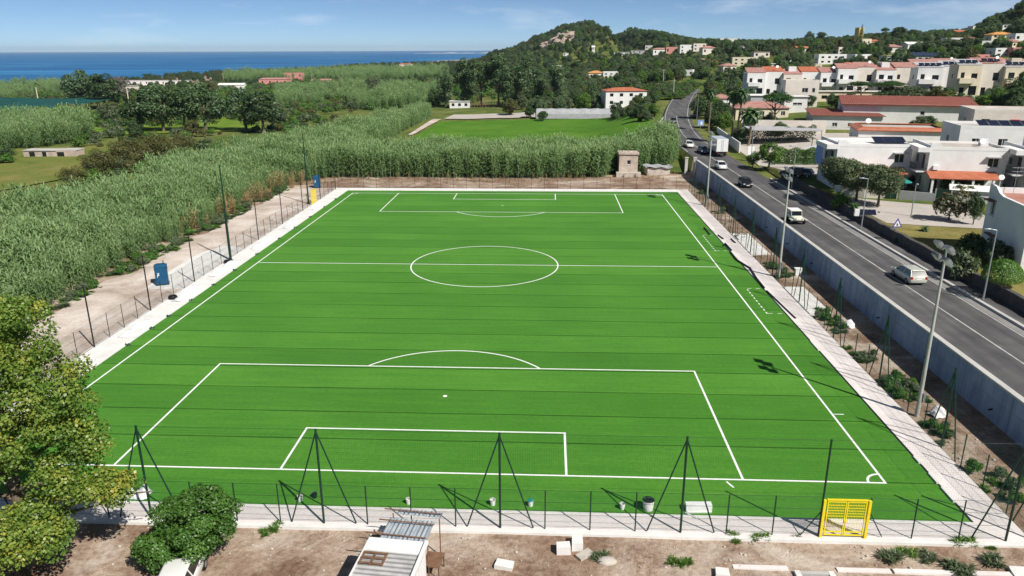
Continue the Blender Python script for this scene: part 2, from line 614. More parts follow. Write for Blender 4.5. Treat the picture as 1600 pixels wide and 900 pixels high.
# ---- ground sheet
def ground_mat():
    m, nt, out = new_mat('ground_earth')
    co = position(nt)
    at = N(nt, "ShaderNodeAttribute", attribute_name="dirt")
    n0 = noise(nt, 0.05, 5, 0.65, co)
    n1 = noise(nt, 0.35, 6, 0.7, co, 0.6)
    n2 = noise(nt, 3.2, 5, 0.7, co)
    n3 = noise(nt, 22.0, 3, 0.6, co)
    g = ramp(nt, mth(nt, 'ADD', mth(nt, 'MULTIPLY', n0, 0.6), mth(nt, 'MULTIPLY', n1, 0.4)),
             [(0.33, (0.05, 0.09, 0.02)), (0.44, (0.09, 0.14, 0.03)), (0.53, (0.165, 0.19, 0.05)), (0.64, (0.27, 0.24, 0.10))])
    g = mixc(nt, 0.55, g, ramp(nt, n2, [(0.3, (0.35, 0.38, 0.3)), (0.7, (1.0, 1.0, 1.0))]), 'MULTIPLY')
    d = ramp(nt, mth(nt, 'ADD', mth(nt, 'MULTIPLY', n1, 0.55), mth(nt, 'MULTIPLY', n2, 0.45)),
             [(0.34, (0.19, 0.12, 0.08)), (0.44, (0.31, 0.22, 0.16)), (0.54, (0.46, 0.355, 0.27)), (0.68, (0.60, 0.51, 0.42))])
    d = mixc(nt, 0.6, d, ramp(nt, n3, [(0.3, (0.55, 0.52, 0.5)), (0.62, (1.0, 1.0, 1.0)), (0.75, (1.25, 1.2, 1.15))]), 'MULTIPLY')
    n4 = noise(nt, 0.13, 4, 0.6, co, 1.2)
    d = mixc(nt, ramp(nt, n4, [(0.42, (0.75, 0.75, 0.75)), (0.54, (0, 0, 0))]), d, mixc(nt, 1.0, d, (0.60, 0.50, 0.45), 'MULTIPLY'))
    d = mixc(nt, ramp(nt, n4, [(0.56, (0, 0, 0)), (0.66, (0.8, 0.8, 0.8))]), d, mixc(nt, 0.55, d, (0.72, 0.64, 0.56)))
    f = mth(nt, 'ADD', at.outputs['Fac'], mth(nt, 'MULTIPLY', mth(nt, 'SUBTRACT', n1, 0.5), 0.9))
    f2 = N(nt, "ShaderNodeMapRange")
    f2.inputs[1].default_value, f2.inputs[2].default_value = 0.42, 0.58
    L(nt, f, f2.inputs[0])
    col = mixc(nt, f2.outputs[0], g, d)
    princ(nt, out, col, 0.95, 0, 0.1, bump=mth(nt, 'ADD', n2, mth(nt, 'MULTIPLY', n3, 0.35)), bumpd=0.14, bumps=0.75)
    return m


def grow(a, b, first, f):
    out, st, p = [], first, a
    while p < b:
        p += st
        st *= f
        out.append(p)
    return out


def make_ground():
    xs = list(np.arange(-84, 36, 3.0)) + [34.3, 36.5, 38.0, 39.2, 39.62, 39.78, 40.0, 42, 44, 46, 48, 49.5, 50.3, 50.4, 50.52, 51.2, 53] + list(np.arange(56, 131, 3.5))
    xs = sorted(set([round(x, 3) for x in xs]))
    xs = [-p for p in grow(84, 3200, 4, 1.09)][::-1] + xs + grow(130, 3000, 4.5, 1.09)
    ys = list(np.arange(-12, 156, 3.0)) + [-5.9, -5.8, 101.9, 102.1, -7, -8, -10, -11]
    ys = sorted(set([round(float(y), 3) for y in ys]))
    ys = [-12 - (p) for p in grow(0, 160, 3, 1.2)][::-1] + ys + grow(153, 4300, 4, 1.035)
    xs, ys = np.array(xs), np.array(ys)
    X, Y = np.meshgrid(xs, ys)
    wgt = 1 - sstep(25, 110, np.abs(X - 44))
    lim = np.where(X < 36, sstep(112, 150, Y), 1.0)
    X = X + (road_x(Y) - 43.7) * wgt * lim
    Z = H(X, Y)
    nv = X.shape
    v = np.stack([X.ravel(), Y.ravel(), Z.ravel()], -1)
    idx = np.arange(X.size).reshape(nv)
    q = np.stack([idx[:-1, :-1].ravel(), idx[:-1, 1:].ravel(), idx[1:, 1:].ravel(), idx[1:, :-1].ravel()], -1)
    me = bpy.data.meshes.new("ground")
    me.from_pydata(v.tolist(), [], q.tolist())
    x, y = v[:, 0], v[:, 1]
    s = x - road_x(y)
    dirt = np.zeros(len(x))
    dirt = np.where((s < -3.9) & (x > 34) & (y < 125), 0.86, dirt)
    dirt = np.where((y < -5) & (s < -3.9), 0.98, dirt)
    dirt = np.where((y > 99) & (y < 118) & (x > -45) & (s < -3.9), 0.85, dirt)
    dirt = np.where((x < -41) & (x > -50) & (y > 0) & (y < 105), 0.7, dirt)
    dirt = np.where((s > 6.6) & (x < 140) & (y < 260), 0.32, dirt)
    dirt = np.where((v[:, 2] < -8.5), 0.75, dirt)
    dirt = np.where((x < 40) & (y > 118) & (v[:, 2] > -8.5), 0.12, dirt)
    a = me.attributes.new("dirt", 'FLOAT', 'POINT')
    a.data.foreach_set("value", dirt)
    me.polygons.foreach_set("use_smooth", [True] * len(me.polygons))
    me.materials.append(ground_mat())
    o = link_mesh("ground", me)
    tag(o, "bare earth and dry grass around the football pitch", "ground", kind="structure")
    return o


make_ground()


# ---- sea
def make_sea():
    m, nt, out = new_mat('sea_water')
    co = position(nt)
    mp = N(nt, "ShaderNodeMapping")
    mp.inputs['Scale'].default_value = (0.0016, 0.006, 1)
    L(nt, co, mp.inputs[0])
    a = noise(nt, 1.0, 6, 0.6, mp.outputs[0])
    col = ramp(nt, a, [(0.35, (0.008, 0.085, 0.22)), (0.52, (0.014, 0.12, 0.29)), (0.66, (0.04, 0.20, 0.40))])
    w = noise(nt, 0.08, 4, 0.6, co)
    p = princ(nt, out, col, 0.55, 0, 0.12, bump=w, bumpd=1.5, bumps=0.5)
    mb = MB()
    mb.add([(-30000, 300, -12), (30000, 300, -12), (30000, 30000, -12), (-30000, 30000, -12)], [(0, 1, 2, 3)])
    tag(mb.build("sea", m), "deep blue open sea out to the horizon", "sea", kind="structure")


make_sea()


def ribbon(mb, ys, s0, s1, dz, mi=0, thick=0.0):
    """a strip that follows the road between side offsets s0 and s1"""
    for a, b in zip(ys[:-1], ys[1:]):
        pts = []
        for yy, s in ((a, s0), (a, s1), (b, s1), (b, s0)):
            pts.append((float(road_x(yy)) + s, yy, float(road_z(yy)) + dz))
        if thick <= 0:
            mb.add(pts, [(0, 1, 2, 3)], mi)
        else:
            low = [(p[0], p[1], p[2] - thick) for p in pts]
            mb.add(low + pts, [(4, 5, 6, 7), (0, 4, 7, 3), (1, 2, 6, 5), (0, 1, 5, 4), (3, 7, 6, 2)], mi)


def asphalt_mat():
    m, nt, out = new_mat('asphalt')
    co = position(nt)
    mp = N(nt, "ShaderNodeMapping")
    mp.inputs['Scale'].default_value = (0.9, 0.05, 1)
    L(nt, co, mp.inputs[0])
    a = noise(nt, 1.0, 5, 0.6, mp.outputs[0])
    b = noise(nt, 0.3, 5, 0.6, co)
    c = noise(nt, 30, 2, 0.5, co)
    f = mth(nt, 'ADD', mth(nt, 'MULTIPLY', a, 0.55), mth(nt, 'MULTIPLY', b, 0.45))
    col = ramp(nt, f, [(0.34, (0.062, 0.061, 0.062)), (0.50, (0.098, 0.096, 0.097)), (0.66, (0.16, 0.156, 0.153))])
    col = mixc(nt, 0.35, col, ramp(nt, c, [(0.35, (0.6, 0.6, 0.6)), (0.65, (1.1, 1.1, 1.1))]), 'MULTIPLY')
    princ(nt, out, col, 0.85, 0, 0.25, bump=c, bumpd=0.01)
    return m


asphalt_mat()
YS = list(np.arange(-70, 180, 4.0)) + list(np.arange(180, ROAD_END, 5.0))
road = MB()
ribbon(road, YS, -3.85, 4.3, 0.0)
road_o = road.build("road", MATS['asphalt'])
tag(road_o, "grey asphalt road running along the retaining wall", "road", kind="structure")
stone('worn_road_paint', (0.30, 0.30, 0.29), (0.62, 0.62, 0.60), 1.2, 0.8)
mk = MB()
ribbon(mk, [y for y in YS if y < 200], -0.07, 0.07, 0.005)
mk.build("centre_line", MATS['worn_road_paint'], road_o)
mk = MB()
ribbon(mk, [y for y in YS if y < 90], 3.25, 3.37, 0.005)
mk.build("edge_line", MATS['worn_road_paint'], road_o)
mk = MB()
ribbon(mk, [y for y in YS if y > 122 and y < 300], 3.25, 3.4, 0.005)
mk.build("edge_line", MATS['worn_road_paint'], road_o)
mk = MB()
ribbon(mk, [y for y in YS if y > 122 and y < 300], -3.5, -3.35, 0.005)
mk.build("edge_line", MATS['worn_road_paint'], road_o)
mk = MB()
ribbon(mk, [y for y in YS if y < 92], 3.45, 4.28, 0.004)
mk.build("dusty_gutter", MATS['pavement'], road_o)

pv = MB()
ribbon(pv, [y for y in YS if y < 98], 4.62, 6.9, 0.17, thick=0.25)
pv_o = pv.build("pavement", MATS['asphalt'])
tag(pv_o, "dark asphalt pavement below the stone garden wall", "pavement", kind="structure")
kb = MB()
ribbon(kb, [y for y in YS if y < 98], 4.28, 4.62, 0.21, thick=0.3)
tag(kb.build("kerb", MATS['kerb_stone']), "pale stone kerb along the far side of the road", "kerb", kind="structure")

# retaining wall below the road
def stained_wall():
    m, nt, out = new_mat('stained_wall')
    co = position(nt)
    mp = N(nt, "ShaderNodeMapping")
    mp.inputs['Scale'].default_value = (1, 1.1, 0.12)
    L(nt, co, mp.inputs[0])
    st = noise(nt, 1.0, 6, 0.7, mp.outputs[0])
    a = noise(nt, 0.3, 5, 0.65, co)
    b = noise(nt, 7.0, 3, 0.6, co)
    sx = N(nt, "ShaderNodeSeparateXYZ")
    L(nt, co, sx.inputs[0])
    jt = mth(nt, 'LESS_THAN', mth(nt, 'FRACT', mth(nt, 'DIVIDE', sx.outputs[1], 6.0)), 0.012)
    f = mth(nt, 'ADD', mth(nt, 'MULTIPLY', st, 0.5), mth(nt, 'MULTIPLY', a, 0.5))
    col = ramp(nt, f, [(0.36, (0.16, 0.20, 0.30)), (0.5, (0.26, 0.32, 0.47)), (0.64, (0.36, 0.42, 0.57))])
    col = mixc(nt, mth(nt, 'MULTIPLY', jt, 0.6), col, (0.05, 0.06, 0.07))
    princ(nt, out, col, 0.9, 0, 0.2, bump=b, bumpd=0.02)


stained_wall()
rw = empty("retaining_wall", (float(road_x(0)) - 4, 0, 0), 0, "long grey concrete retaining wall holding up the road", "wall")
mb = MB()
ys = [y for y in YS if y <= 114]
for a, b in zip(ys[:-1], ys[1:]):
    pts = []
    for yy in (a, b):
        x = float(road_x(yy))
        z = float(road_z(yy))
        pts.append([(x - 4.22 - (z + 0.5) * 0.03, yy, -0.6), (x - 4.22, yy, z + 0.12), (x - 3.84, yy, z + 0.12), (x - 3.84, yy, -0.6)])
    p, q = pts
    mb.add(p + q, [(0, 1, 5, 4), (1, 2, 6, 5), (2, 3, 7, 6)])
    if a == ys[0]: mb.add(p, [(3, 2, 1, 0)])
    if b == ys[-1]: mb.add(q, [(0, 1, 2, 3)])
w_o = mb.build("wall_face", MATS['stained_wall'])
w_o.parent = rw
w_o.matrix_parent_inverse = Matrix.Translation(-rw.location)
mb = MB()
ribbon(mb, ys, -4.27, -3.80, 0.26, thick=0.137)
c_o = mb.build("coping", MATS['kerb_stone'])
c_o.parent = rw
c_o.matrix_parent_inverse = Matrix.Translation(-rw.location)
for k, yy in enumerate((8.0, 17.5, 27, 36.5, 46, 55.5, 65, 74.5)):          # drain spouts in the wall
    x = float(road_x(yy)) - 4.26
    d = MB().tube((x, yy, 1.25), (x - 0.28, yy, 1.2), 0.07, 0.07, 8).build("drain_spout", MATS['black_plastic'])
    d.parent = rw
    d.matrix_parent_inverse = Matrix.Translation(-rw.location)

# stone wall on the garden side
sw = MB()
yw = list(np.arange(-60, 96, 1.2))
for i, (a, b) in enumerate(zip(yw[:-1], yw[1:])):
    x0, x1 = float(road_x(a)), float(road_x(b))
    z0, z1 = float(road_z(a)), float(road_z(b))
    j0, j1 = 0.07 * math.sin(i * 2.1), 0.07 * math.sin((i + 1) * 2.1)
    t0, t1 = 1.34 + 0.06 * math.sin(i * 1.7), 1.34 + 0.06 * math.sin((i + 1) * 1.7)
    lo0 = [(x0 + 6.45, a, z0 - 0.2), (x0 + 6.5 + j0, a, z0 + t0), (x0 + 6.98 + j0, a, z0 + t0), (x0 + 6.98, a, z0 - 0.2)]
    lo1 = [(x1 + 6.45, b, z1 - 0.2), (x1 + 6.5 + j1, b, z1 + t1), (x1 + 6.98 + j1, b, z1 + t1), (x1 + 6.98, b, z1 - 0.2)]
    sw.add(lo0 + lo1, [(0, 1, 5, 4), (1, 2, 6, 5), (2, 3, 7, 6)])
    if i == 0: sw.add(lo0, [(3, 2, 1, 0)])
    if i == len(yw) - 2: sw.add(lo1, [(0, 1, 2, 3)])
tag(sw.build("stone_wall", MATS['stone_wall']), "dark rough stone wall between pavement and lawn", "wall")

# ------------------------------------------------------------------ football pitch
PL, PW = 96.33, 57.69
TX0, TX1, TY0, TY1 = -30.5, 31.95, -3.9, 99.0


def turf_mat():
    m, nt, out = new_mat('turf')
    co = position(nt)
    oi = N(nt, "ShaderNodeObjectInfo")
    mp = N(nt, "ShaderNodeMapping")
    mp.inputs['Scale'].default_value = (0.12, 1.6, 1)
    L(nt, co, mp.inputs[0])
    a = noise(nt, 1.0, 6, 0.65, mp.outputs[0])
    b = noise(nt, 0.09, 4, 0.6, co)
    c = noise(nt, 26.0, 3, 0.7, co)
    d = noise(nt, 3.0, 5, 0.75, co)
    f = mth(nt, 'ADD', mth(nt, 'MULTIPLY', a, 0.35), mth(nt, 'MULTIPLY', b, 0.3))
    f = mth(nt, 'ADD', f, mth(nt, 'MULTIPLY', d, 0.35))
    f = mth(nt, 'ADD', f, mth(nt, 'MULTIPLY', mth(nt, 'SUBTRACT', oi.outputs['Random'], 0.5), 0.13))
    col = ramp(nt, f, [(0.34, (0.036, 0.152, 0.012)), (0.5, (0.053, 0.202, 0.017)), (0.66, (0.088, 0.262, 0.028))])
    col = mixc(nt, 0.45, col, ramp(nt, c, [(0.3, (0.55, 0.6, 0.5)), (0.68, (1.15, 1.12, 1.1))]), 'MULTIPLY')
    p = princ(nt, out, col, 0.9, 0, 0.1, bump=c, bumpd=0.02, bumps=0.8)
    p.inputs['Sheen Weight'].default_value = 0.12
    p.inputs['Sheen Roughness'].default_value = 0.5
    p.inputs['Sheen Tint'].default_value = (0.75, 1.0, 0.45, 1)
    return m


turf_mat()
stone('turf_seam', (0.012, 0.055, 0.006), (0.020, 0.075, 0.008), 0.3, 0.95)
pitch = empty("pitch", ((TX0 + TX1) / 2, TY0, 0), 0, "green artificial football pitch with white markings", "football pitch", kind="structure")


def on_pitch(o):
    o.parent = pitch
    o.matrix_parent_inverse = Matrix.Translation(-pitch.location)
    return o


on_pitch(MB().box(TX0, TY0, -0.06, TX1, TY1, 0.004).build("turf_underlay", MATS['turf_seam']))
edges = [TY0]
k = -1
while True:
    yy = 0.05 + 4.03 * (k + 1)
    if yy > TY0 + 1 and yy < TY1 - 1: edges.append(yy)
    k += 1
    if yy > TY1: break
edges.append(TY1)
strip_mesh = {}
for a, b in zip(edges[:-1], edges[1:]):
    w = round(b - a, 2)
    if w not in strip_mesh:
        mb = MB()
        n = 12
        g2 = 0.072
        X = [TX0 + (TX1 - TX0) * i / n for i in range(n + 1)]
        e0 = [g2 + 0.02 * math.sin(i * 1.9) for i in range(n + 1)]
        e1 = [w - g2 + 0.02 * math.sin(i * 2.7 + 1) for i in range(n + 1)]
        for i in range(n):
            mb.add([(X[i], e0[i], 0.035), (X[i + 1], e0[i + 1], 0.035), (X[i + 1], e1[i + 1], 0.035), (X[i], e1[i], 0.035)], [(0, 1, 2, 3)])
            mb.add([(X[i], e0[i], 0.0), (X[i + 1], e0[i + 1], 0.0), (X[i + 1], e0[i + 1], 0.035), (X[i], e0[i], 0.035)], [(0, 1, 2, 3)])
            mb.add([(X[i], e1[i], 0.0), (X[i + 1], e1[i + 1], 0.0), (X[i + 1], e1[i + 1], 0.035), (X[i], e1[i], 0.035)], [(3, 2, 1, 0)])
        strip_mesh[w] = mb.mesh("turf_strip", MATS['turf'])
    o = link_mesh("turf_strip", strip_mesh[w], None, (0, a, 0))
    on_pitch(o)

LW = 0.075
ZL = 0.041


def line(name, x0, y0, x1, y1, w=LW):
    d = Vector((x1 - x0, y1 - y0, 0)).normalized()
    n = Vector((-d.y, d.x, 0)) * w
    a, b = Vector((x0, y0, ZL)), Vector((x1, y1, ZL))
    e = d * w
    on_pitch(MB().add([a - n - e, b - n + e, b + n + e, a + n - e], [(0, 1, 2, 3)]).build(name, MATS['line_white']))


def arc(name, cx, cy, r, a0, a1, n=64, w=LW, z=ZL + 0.003):
    mb = MB()
    for i in range(n):
        t0, t1 = a0 + (a1 - a0) * i / n, a0 + (a1 - a0) * (i + 1) / n
        mb.add([(cx + (r - w) * math.cos(t0), cy + (r - w) * math.sin(t0), z), (cx + (r + w) * math.cos(t0), cy + (r + w) * math.sin(t0), z),
                (cx + (r + w) * math.cos(t1), cy + (r + w) * math.sin(t1), z), (cx + (r - w) * math.cos(t1), cy + (r - w) * math.sin(t1), z)], [(0, 1, 2, 3)])
    on_pitch(mb.build(name, MATS['line_white']))


hw = PW / 2
line("goal_line", -hw, 0, hw, 0)
line("goal_line", -hw, PL, hw, PL)
line("side_line", -hw, 0.16, -hw, PL - 0.16)
line("side_line", hw, 0.16, hw, PL - 0.16)
line("halfway_line", -hw + 0.16, PL / 2, hw - 0.16, PL / 2)
arc("centre_circle", 0, PL / 2, 9.15, 0, 2 * PI, 96)
for yb, sg in ((0, 1), (PL, -1)):
    line("penalty_area_line", -20.16, yb + sg * 16.5, 20.16, yb + sg * 16.5)
    for sx in (-1, 1):
        line("penalty_area_line", sx * 20.16, yb + sg * 0.16, sx * 20.16, yb + sg * 16.34)
        line("goal_area_line", sx * 9.16, yb + sg * 0.16, sx * 9.16, yb + sg * 5.34)
    line("goal_area_line", -9.16, yb + sg * 5.5, 9.16, yb + sg * 5.5)
    t = math.acos(5.5 / 9.15)
    arc("penalty_arc", 0, yb + sg * 11, 9.15, (PI / 2 - t) if sg > 0 else (1.5 * PI - t), (PI / 2 + t) if sg > 0 else (1.5 * PI + t), 40)
    mb = MB()
    mb.prism([(0.17 * math.cos(i * PI / 8), yb + sg * 11 + 0.17 * math.sin(i * PI / 8)) for i in range(16)], 0.036, 0.042)
    on_pitch(mb.build("penalty_spot", MATS['line_white']))
arc("corner_arc", hw, 0, 1.0, PI / 2, PI, 14)
arc("corner_arc", hw, PL, 1.0, PI, 1.5 * PI, 14)
arc("corner_arc", -hw, PL, 1.0, 1.5 * PI, 2 * PI, 14)
arc("corner_arc", -hw, 0, 1.0, 0, PI / 2, 14)
line("distance_mark", 19.1, -0.3, 19.35, -0.85, 0.06)
line("distance_mark", hw + 0.15, 9.15, hw + 0.8, 9.15, 0.05)
for y0, y1 in ((56.0, 64.6), (31.2, 39.3)):                                   # dashed technical areas
    nd = 9
    for i in range(nd):
        ya = y0 + (y1 - y0) * i / (nd - 0.4)
        line("technical_area_dash", 30.15, ya, 30.15, ya + 0.34, 0.06)
    for ye in (y0, y1 + 0.2):
        for xa in (30.3, 31.25):
            line("technical_area_dash", xa, ye, xa + 0.36, ye, 0.05)

# paved surrounds
ps = MB()
ps.box(-33.4, -5.86, -0.3, 34.35, TY0 - 0.012, 0.045)
ps_o = tag(ps.build("footpath", MATS['path_concrete']), "pale concrete footpath between pitch and near fence", "footpath", kind="structure")
MB().box(TX0 - 2, TY0 - 0.20, 0.045, TX1, TY0 - 0.02, 0.075).build("edging_strip", MATS['bright_concrete'], ps_o)
pk = MB()
pk.box(-33.4, -6.12, -0.3, 34.6, -5.862, 0.16)
tag(pk.build("kerb", MATS['bright_concrete']), "white concrete kerb under the near fence", "kerb", kind="structure")
pr = MB()
pr.box(TX1 + 0.16, TY0 - 0.01, -0.3, 34.35, 101.6, 0.05)
tag(pr.build("footpath", MATS['path_concrete']), "pale concrete footpath along the road side of the pitch", "footpath", kind="structure")
dr = MB()
dr.box(TX1 + 0.002, TY0, -0.2, TX1 + 0.158, 99.0, 0.02)  # black strip added in place of the dark gap at the turf edge
tag(dr.build("drain_channel", MATS['black_plastic']), "narrow black drain channel beside the turf", "drain", kind="structure")
pl = MB()
pl.box(-33.4, TY0 - 0.01, -0.3, TX0 - 0.01, 101.6, 0.07)
tag(pl.build("footpath", MATS['bright_concrete']), "bright white concrete strip along the reed side of the pitch", "footpath", kind="structure")
pf = MB()
pf.box(TX0 - 0.008, 99.012, -0.3, TX1 + 0.155, 101.6, 0.07)
tag(pf.build("footpath", MATS['bright_concrete']), "bright white concrete strip behind the far goal line", "footpath", kind="structure")
for y0, y1, x1, lab in ((54.0, 65.5, 38.6, "pale concrete dugout slab nearer the far goal"), (31.0, 40.0, 36.6, "pale concrete dugout slab nearer the near goal")):
    o = MB().box(34.352, y0, -0.2, x1, y1, 0.15).build("dugout_slab", MATS['bright_concrete'])
    tag(o, lab, "concrete slab", kind="structure")

# gravel lane on the reed side
def lane_mat():
    m, nt, out = new_mat('lane_gravel')
    co = position(nt)
    a = noise(nt, 0.16, 6, 0.65, co, 0.8)
    b = noise(nt, 4, 5, 0.7, co)
    f = mth(nt, 'ADD', mth(nt, 'MULTIPLY', a, 0.7), mth(nt, 'MULTIPLY', b, 0.3))
    col = ramp(nt, f, [(0.36, (0.34, 0.27, 0.22)), (0.46, (0.48, 0.40, 0.34)), (0.55, (0.60, 0.52, 0.46)), (0.66, (0.74, 0.68, 0.62))])
    princ(nt, out, col, 0.95, 0, 0.1, bump=b, bumpd=0.06, bumps=0.7)


lane_mat()
mb = MB()
yl = np.arange(-10, 106, 2.0)
for a, b in zip(yl[:-1], yl[1:]):
    e0, e1 = -43.4 + 0.8 * math.sin(a * 0.31) + 0.5 * math.sin(a * 0.9), -43.4 + 0.8 * math.sin(b * 0.31) + 0.5 * math.sin(b * 0.9)
    mb.add([(e0, a, -0.02), (-33.402, a, -0.02), (-33.402, b, -0.02), (e1, b, -0.02)], [(0, 1, 2, 3)])
tag(mb.build("lane", MATS['lane_gravel']), "pale gravel lane between the fence and the reeds", "lane", kind="structure")
mb = MB()
mb.prism([(-37.6, 37.0), (-33.6, 37.2), (-33.6, 55.5), (-36.8, 56.5), (-38.4, 52), (-38.2, 42)], -0.015, 0.03)
tag(mb.build("lane_slab", MATS['bright_concrete']), "bright concrete slab in the lane under the blue cabin", "concrete slab", kind="structure")

# ------------------------------------------------------------------ fences
def net_mat(name, col, pitch_, wire):
    m, nt, out = new_mat(name)
    sx = N(nt, "ShaderNodeSeparateXYZ")
    L(nt, objco(nt), sx.inputs[0])
    fs = []
    for i in (0, 2):
        fr = mth(nt, 'FRACT', mth(nt, 'DIVIDE', sx.outputs[i], pitch_))
        fs.append(mth(nt, 'LESS_THAN', fr, wire / pitch_))
    f = mth(nt, 'MAXIMUM', fs[0], fs[1])
    d = N(nt, "ShaderNodeBsdfDiffuse")
    d.inputs[0].default_value = (*col, 1)
    t = N(nt, "ShaderNodeBsdfTransparent")
    mx = N(nt, "ShaderNodeMixShader")
    L(nt, f, mx.inputs[0])
    L(nt, t.outputs[0], mx.inputs[1])
    L(nt, d.outputs[0], mx.inputs[2])
    L(nt, mx.outputs[0], out.inputs[0])


net_mat('wire_net', (0.008, 0.08, 0.045), 0.055, 0.0042)
net_mat('wire_net_dense', (0.010, 0.10, 0.055), 0.055, 0.0052)
net_mat('wire_net_grey', (0.05, 0.05, 0.045), 0.055, 0.0045)
net_mat('ball_net', (0.005, 0.05, 0.03), 0.13, 0.0035)

post_me = {}


def post_mesh(h, r, m):
    key = (h, r, m)
    if key not in post_me:
        mb = MB()
        mb.tube((0, 0, -0.1), (0, 0, h), r, r, 8)
        mb.tube((0, 0, h), (0, 0, h + 0.02), r * 1.15, r * 0.5, 8)
        post_me[key] = mb.mesh("post", MATS[m])
    return post_me[key]


def brace_mesh(top, off, r, m):
    key = ('b', top, off, r, m)
    if key not in post_me:
        post_me[key] = MB().tube((off, 0, -0.05), (0.02 if off > 0 else -0.02, 0, top), r, r, 8).mesh("brace", MATS[m])
    return post_me[key]


def fence(label, p0, ang, length, spacing, h, tall=(), skip=(), metal='green_metal', net='wire_net', r=0.038, tall_h=5.85, frame=1.85, upper=True, gaps=()):
    """a straight run of posts; local x runs along the fence"""
    root = empty("fence", p0, ang, label, "fence")
    n = int(round(length / spacing))
    for i in range(n + 1):
        if i in skip: continue
        x = i * spacing
        if i in tall:
            p = link_mesh("tall_post", post_mesh(tall_h, 0.065, metal), root, (x, 0, 0))
            for sgn in ((-1, 1) if frame else ()):
                if (i == 0 and sgn < 0) or (i == n and sgn > 0): continue
                link_mesh("brace", brace_mesh(tall_h * 0.965, sgn * frame, 0.042, metal), p)
        else:
            link_mesh("post", post_mesh(h, r, metal), root, (x, 0, 0))
    spans, x = [], 0.0
    for a, b in gaps:
        spans.append((x, a))
        x = b
    spans.append((x, n * spacing))
    for a, b in spans:
        MB().add([(a, 0.04, 0.03), (b, 0.04, 0.03), (b, 0.04, h - 0.03), (a, 0.04, h - 0.03)], [(0, 1, 2, 3)]).build("netting", MATS[net], root)
        w = MB()
        for z in (0.05, h * 0.34, h * 0.67, h - 0.03):
            w.tube((a, 0.045, z), (b, 0.045, z), 0.009, 0.009, 4)
        w.build("tension_wire", MATS[metal], root)
    if upper and len(tall) > 1:
        a, b = min(tall) * spacing, max(tall) * spacing
        MB().add([(a, 0.03, h), (b, 0.03, h), (b, 0.03, tall_h - 0.05), (a, 0.03, tall_h - 0.05)], [(0, 1, 2, 3)]).build("ball_net", MATS['ball_net'], root)
        w = MB()
        w.tube((a, 0.03, tall_h - 0.05), (b, 0.03, tall_h - 0.05), 0.008, 0.008, 4)
        w.build("top_wire", MATS['green_metal'], root)
    return root


SP = 2.508
X0 = -4.70 - 12 * SP + SP * 1      # first post of the near fence
near_n = int(round((33.04 - X0) / SP))
i_a = [i for i in range(near_n + 1) if abs(((X0 + i * SP) + 4.70) / (4 * SP) - round(((X0 + i * SP) + 4.70) / (4 * SP))) < 0.05]
i_gate = int(round((23.1 - X0) / SP))
near_tall = [i for i in i_a if abs(X0 + i * SP - 25.4) > 1.5]
nf = fence("green wire fence with tall braced posts along the near footpath", (X0, -5.55, 0.16), 0, near_n * SP, SP, 2.36,
           tall=near_tall + [near_n], skip=(i_gate, i_gate + 1), gaps=[(i_gate * SP, (i_gate + 1) * SP)])
# the gate posts: one of them tall, with its own struts
gx = i_gate * SP
p = link_mesh("tall_post", post_mesh(5.85, 0.055, 'green_metal'), nf, (gx, 0, 0))
link_mesh("brace", brace_mesh(1.45, -0.95, 0.03, 'green_metal'), p)
p = link_mesh("post", post_mesh(2.36, 0.034, 'green_metal'), nf, (gx + SP + 0.06, 0, 0))
link_mesh("brace", brace_mesh(1.45, 0.85, 0.03, 'green_metal'), p)

yr0 = -5.45
rn = 42
fence("green wire fence with braced posts between footpath and retaining wall", (34.42, yr0, 0.0), PI / 2, rn * SP, SP, 2.4,
      tall=[i for i in range(rn + 1) if i % 4 == 0], net='wire_net_dense')
fence("dark wire fence with tall poles along the gravel lane", (-33.12, -5.45, 0.05), PI / 2, rn * SP, SP, 2.4,
      tall=[i for i in range(rn + 1) if i % 4 == 2], metal='black_metal', net='wire_net_grey', frame=0, r=0.03,
      skip=(36, 37), gaps=[(36 * SP, 37 * SP)])
fence("low dark wire fence behind the far end of the pitch", (-33.0, 101.4, 0.05), 0, 27 * SP, SP, 2.4, metal='black_metal', net='wire_net_grey', r=0.026, upper=False)


def yellow_gate(label, loc, rz, w=2.36, h=2.3):
    root = empty("gate", loc, rz, label, "gate")
    for sx in (0, 1):
        MB().box(sx * w - 0.09 + (0.04 if sx else 0), -0.07, -0.05, sx * w + 0.05 + (0.04 if sx else 0), 0.07, h).build("gate_post", MATS['yellow_paint'], root)
    for k in range(2):
        x0, x1 = (0.14, w / 2 - 0.02) if k == 0 else (w / 2 + 0.02, w - 0.12)
        f = MB()
        for a, b in ((x0, x0 + 0.06), (x1 - 0.06, x1)):
            f.box(a, -0.03, 0.08, b, 0.03, h - 0.08)
        for z in (0.08, 0.28, h - 0.14):
            f.box(x0 + 0.062, -0.028, z, x1 - 0.062, 0.028, z + 0.06)
        leaf = f.build("gate_leaf", MATS['yellow_paint'], root)
        for z in (1.28, 1.45, 1.62, 1.79, 1.96):
            MB().box(x0 + 0.062, -0.015, z, x1 - 0.062, 0.015, z + 0.03).build("gate_bar", MATS['yellow_paint'], leaf)
        nv = 11
        for i in range(1, nv):
            xx = x0 + 0.06 + (x1 - x0 - 0.12) * i / nv
            MB().box(xx - 0.007, -0.007, 0.342, xx + 0.007, 0.007, h - 0.142).build("gate_rod", MATS['yellow_paint'], leaf)
    MB().cbox(w / 2, -0.06, 1.05, 0.16, 0.05, 0.12).build("lock", MATS['yellow_paint'], root)
    MB().box(0.1, -0.05, h - 0.02, w - 0.1, 0.05, h + 0.05).build("lintel", MATS['yellow_paint'], root)
    return root


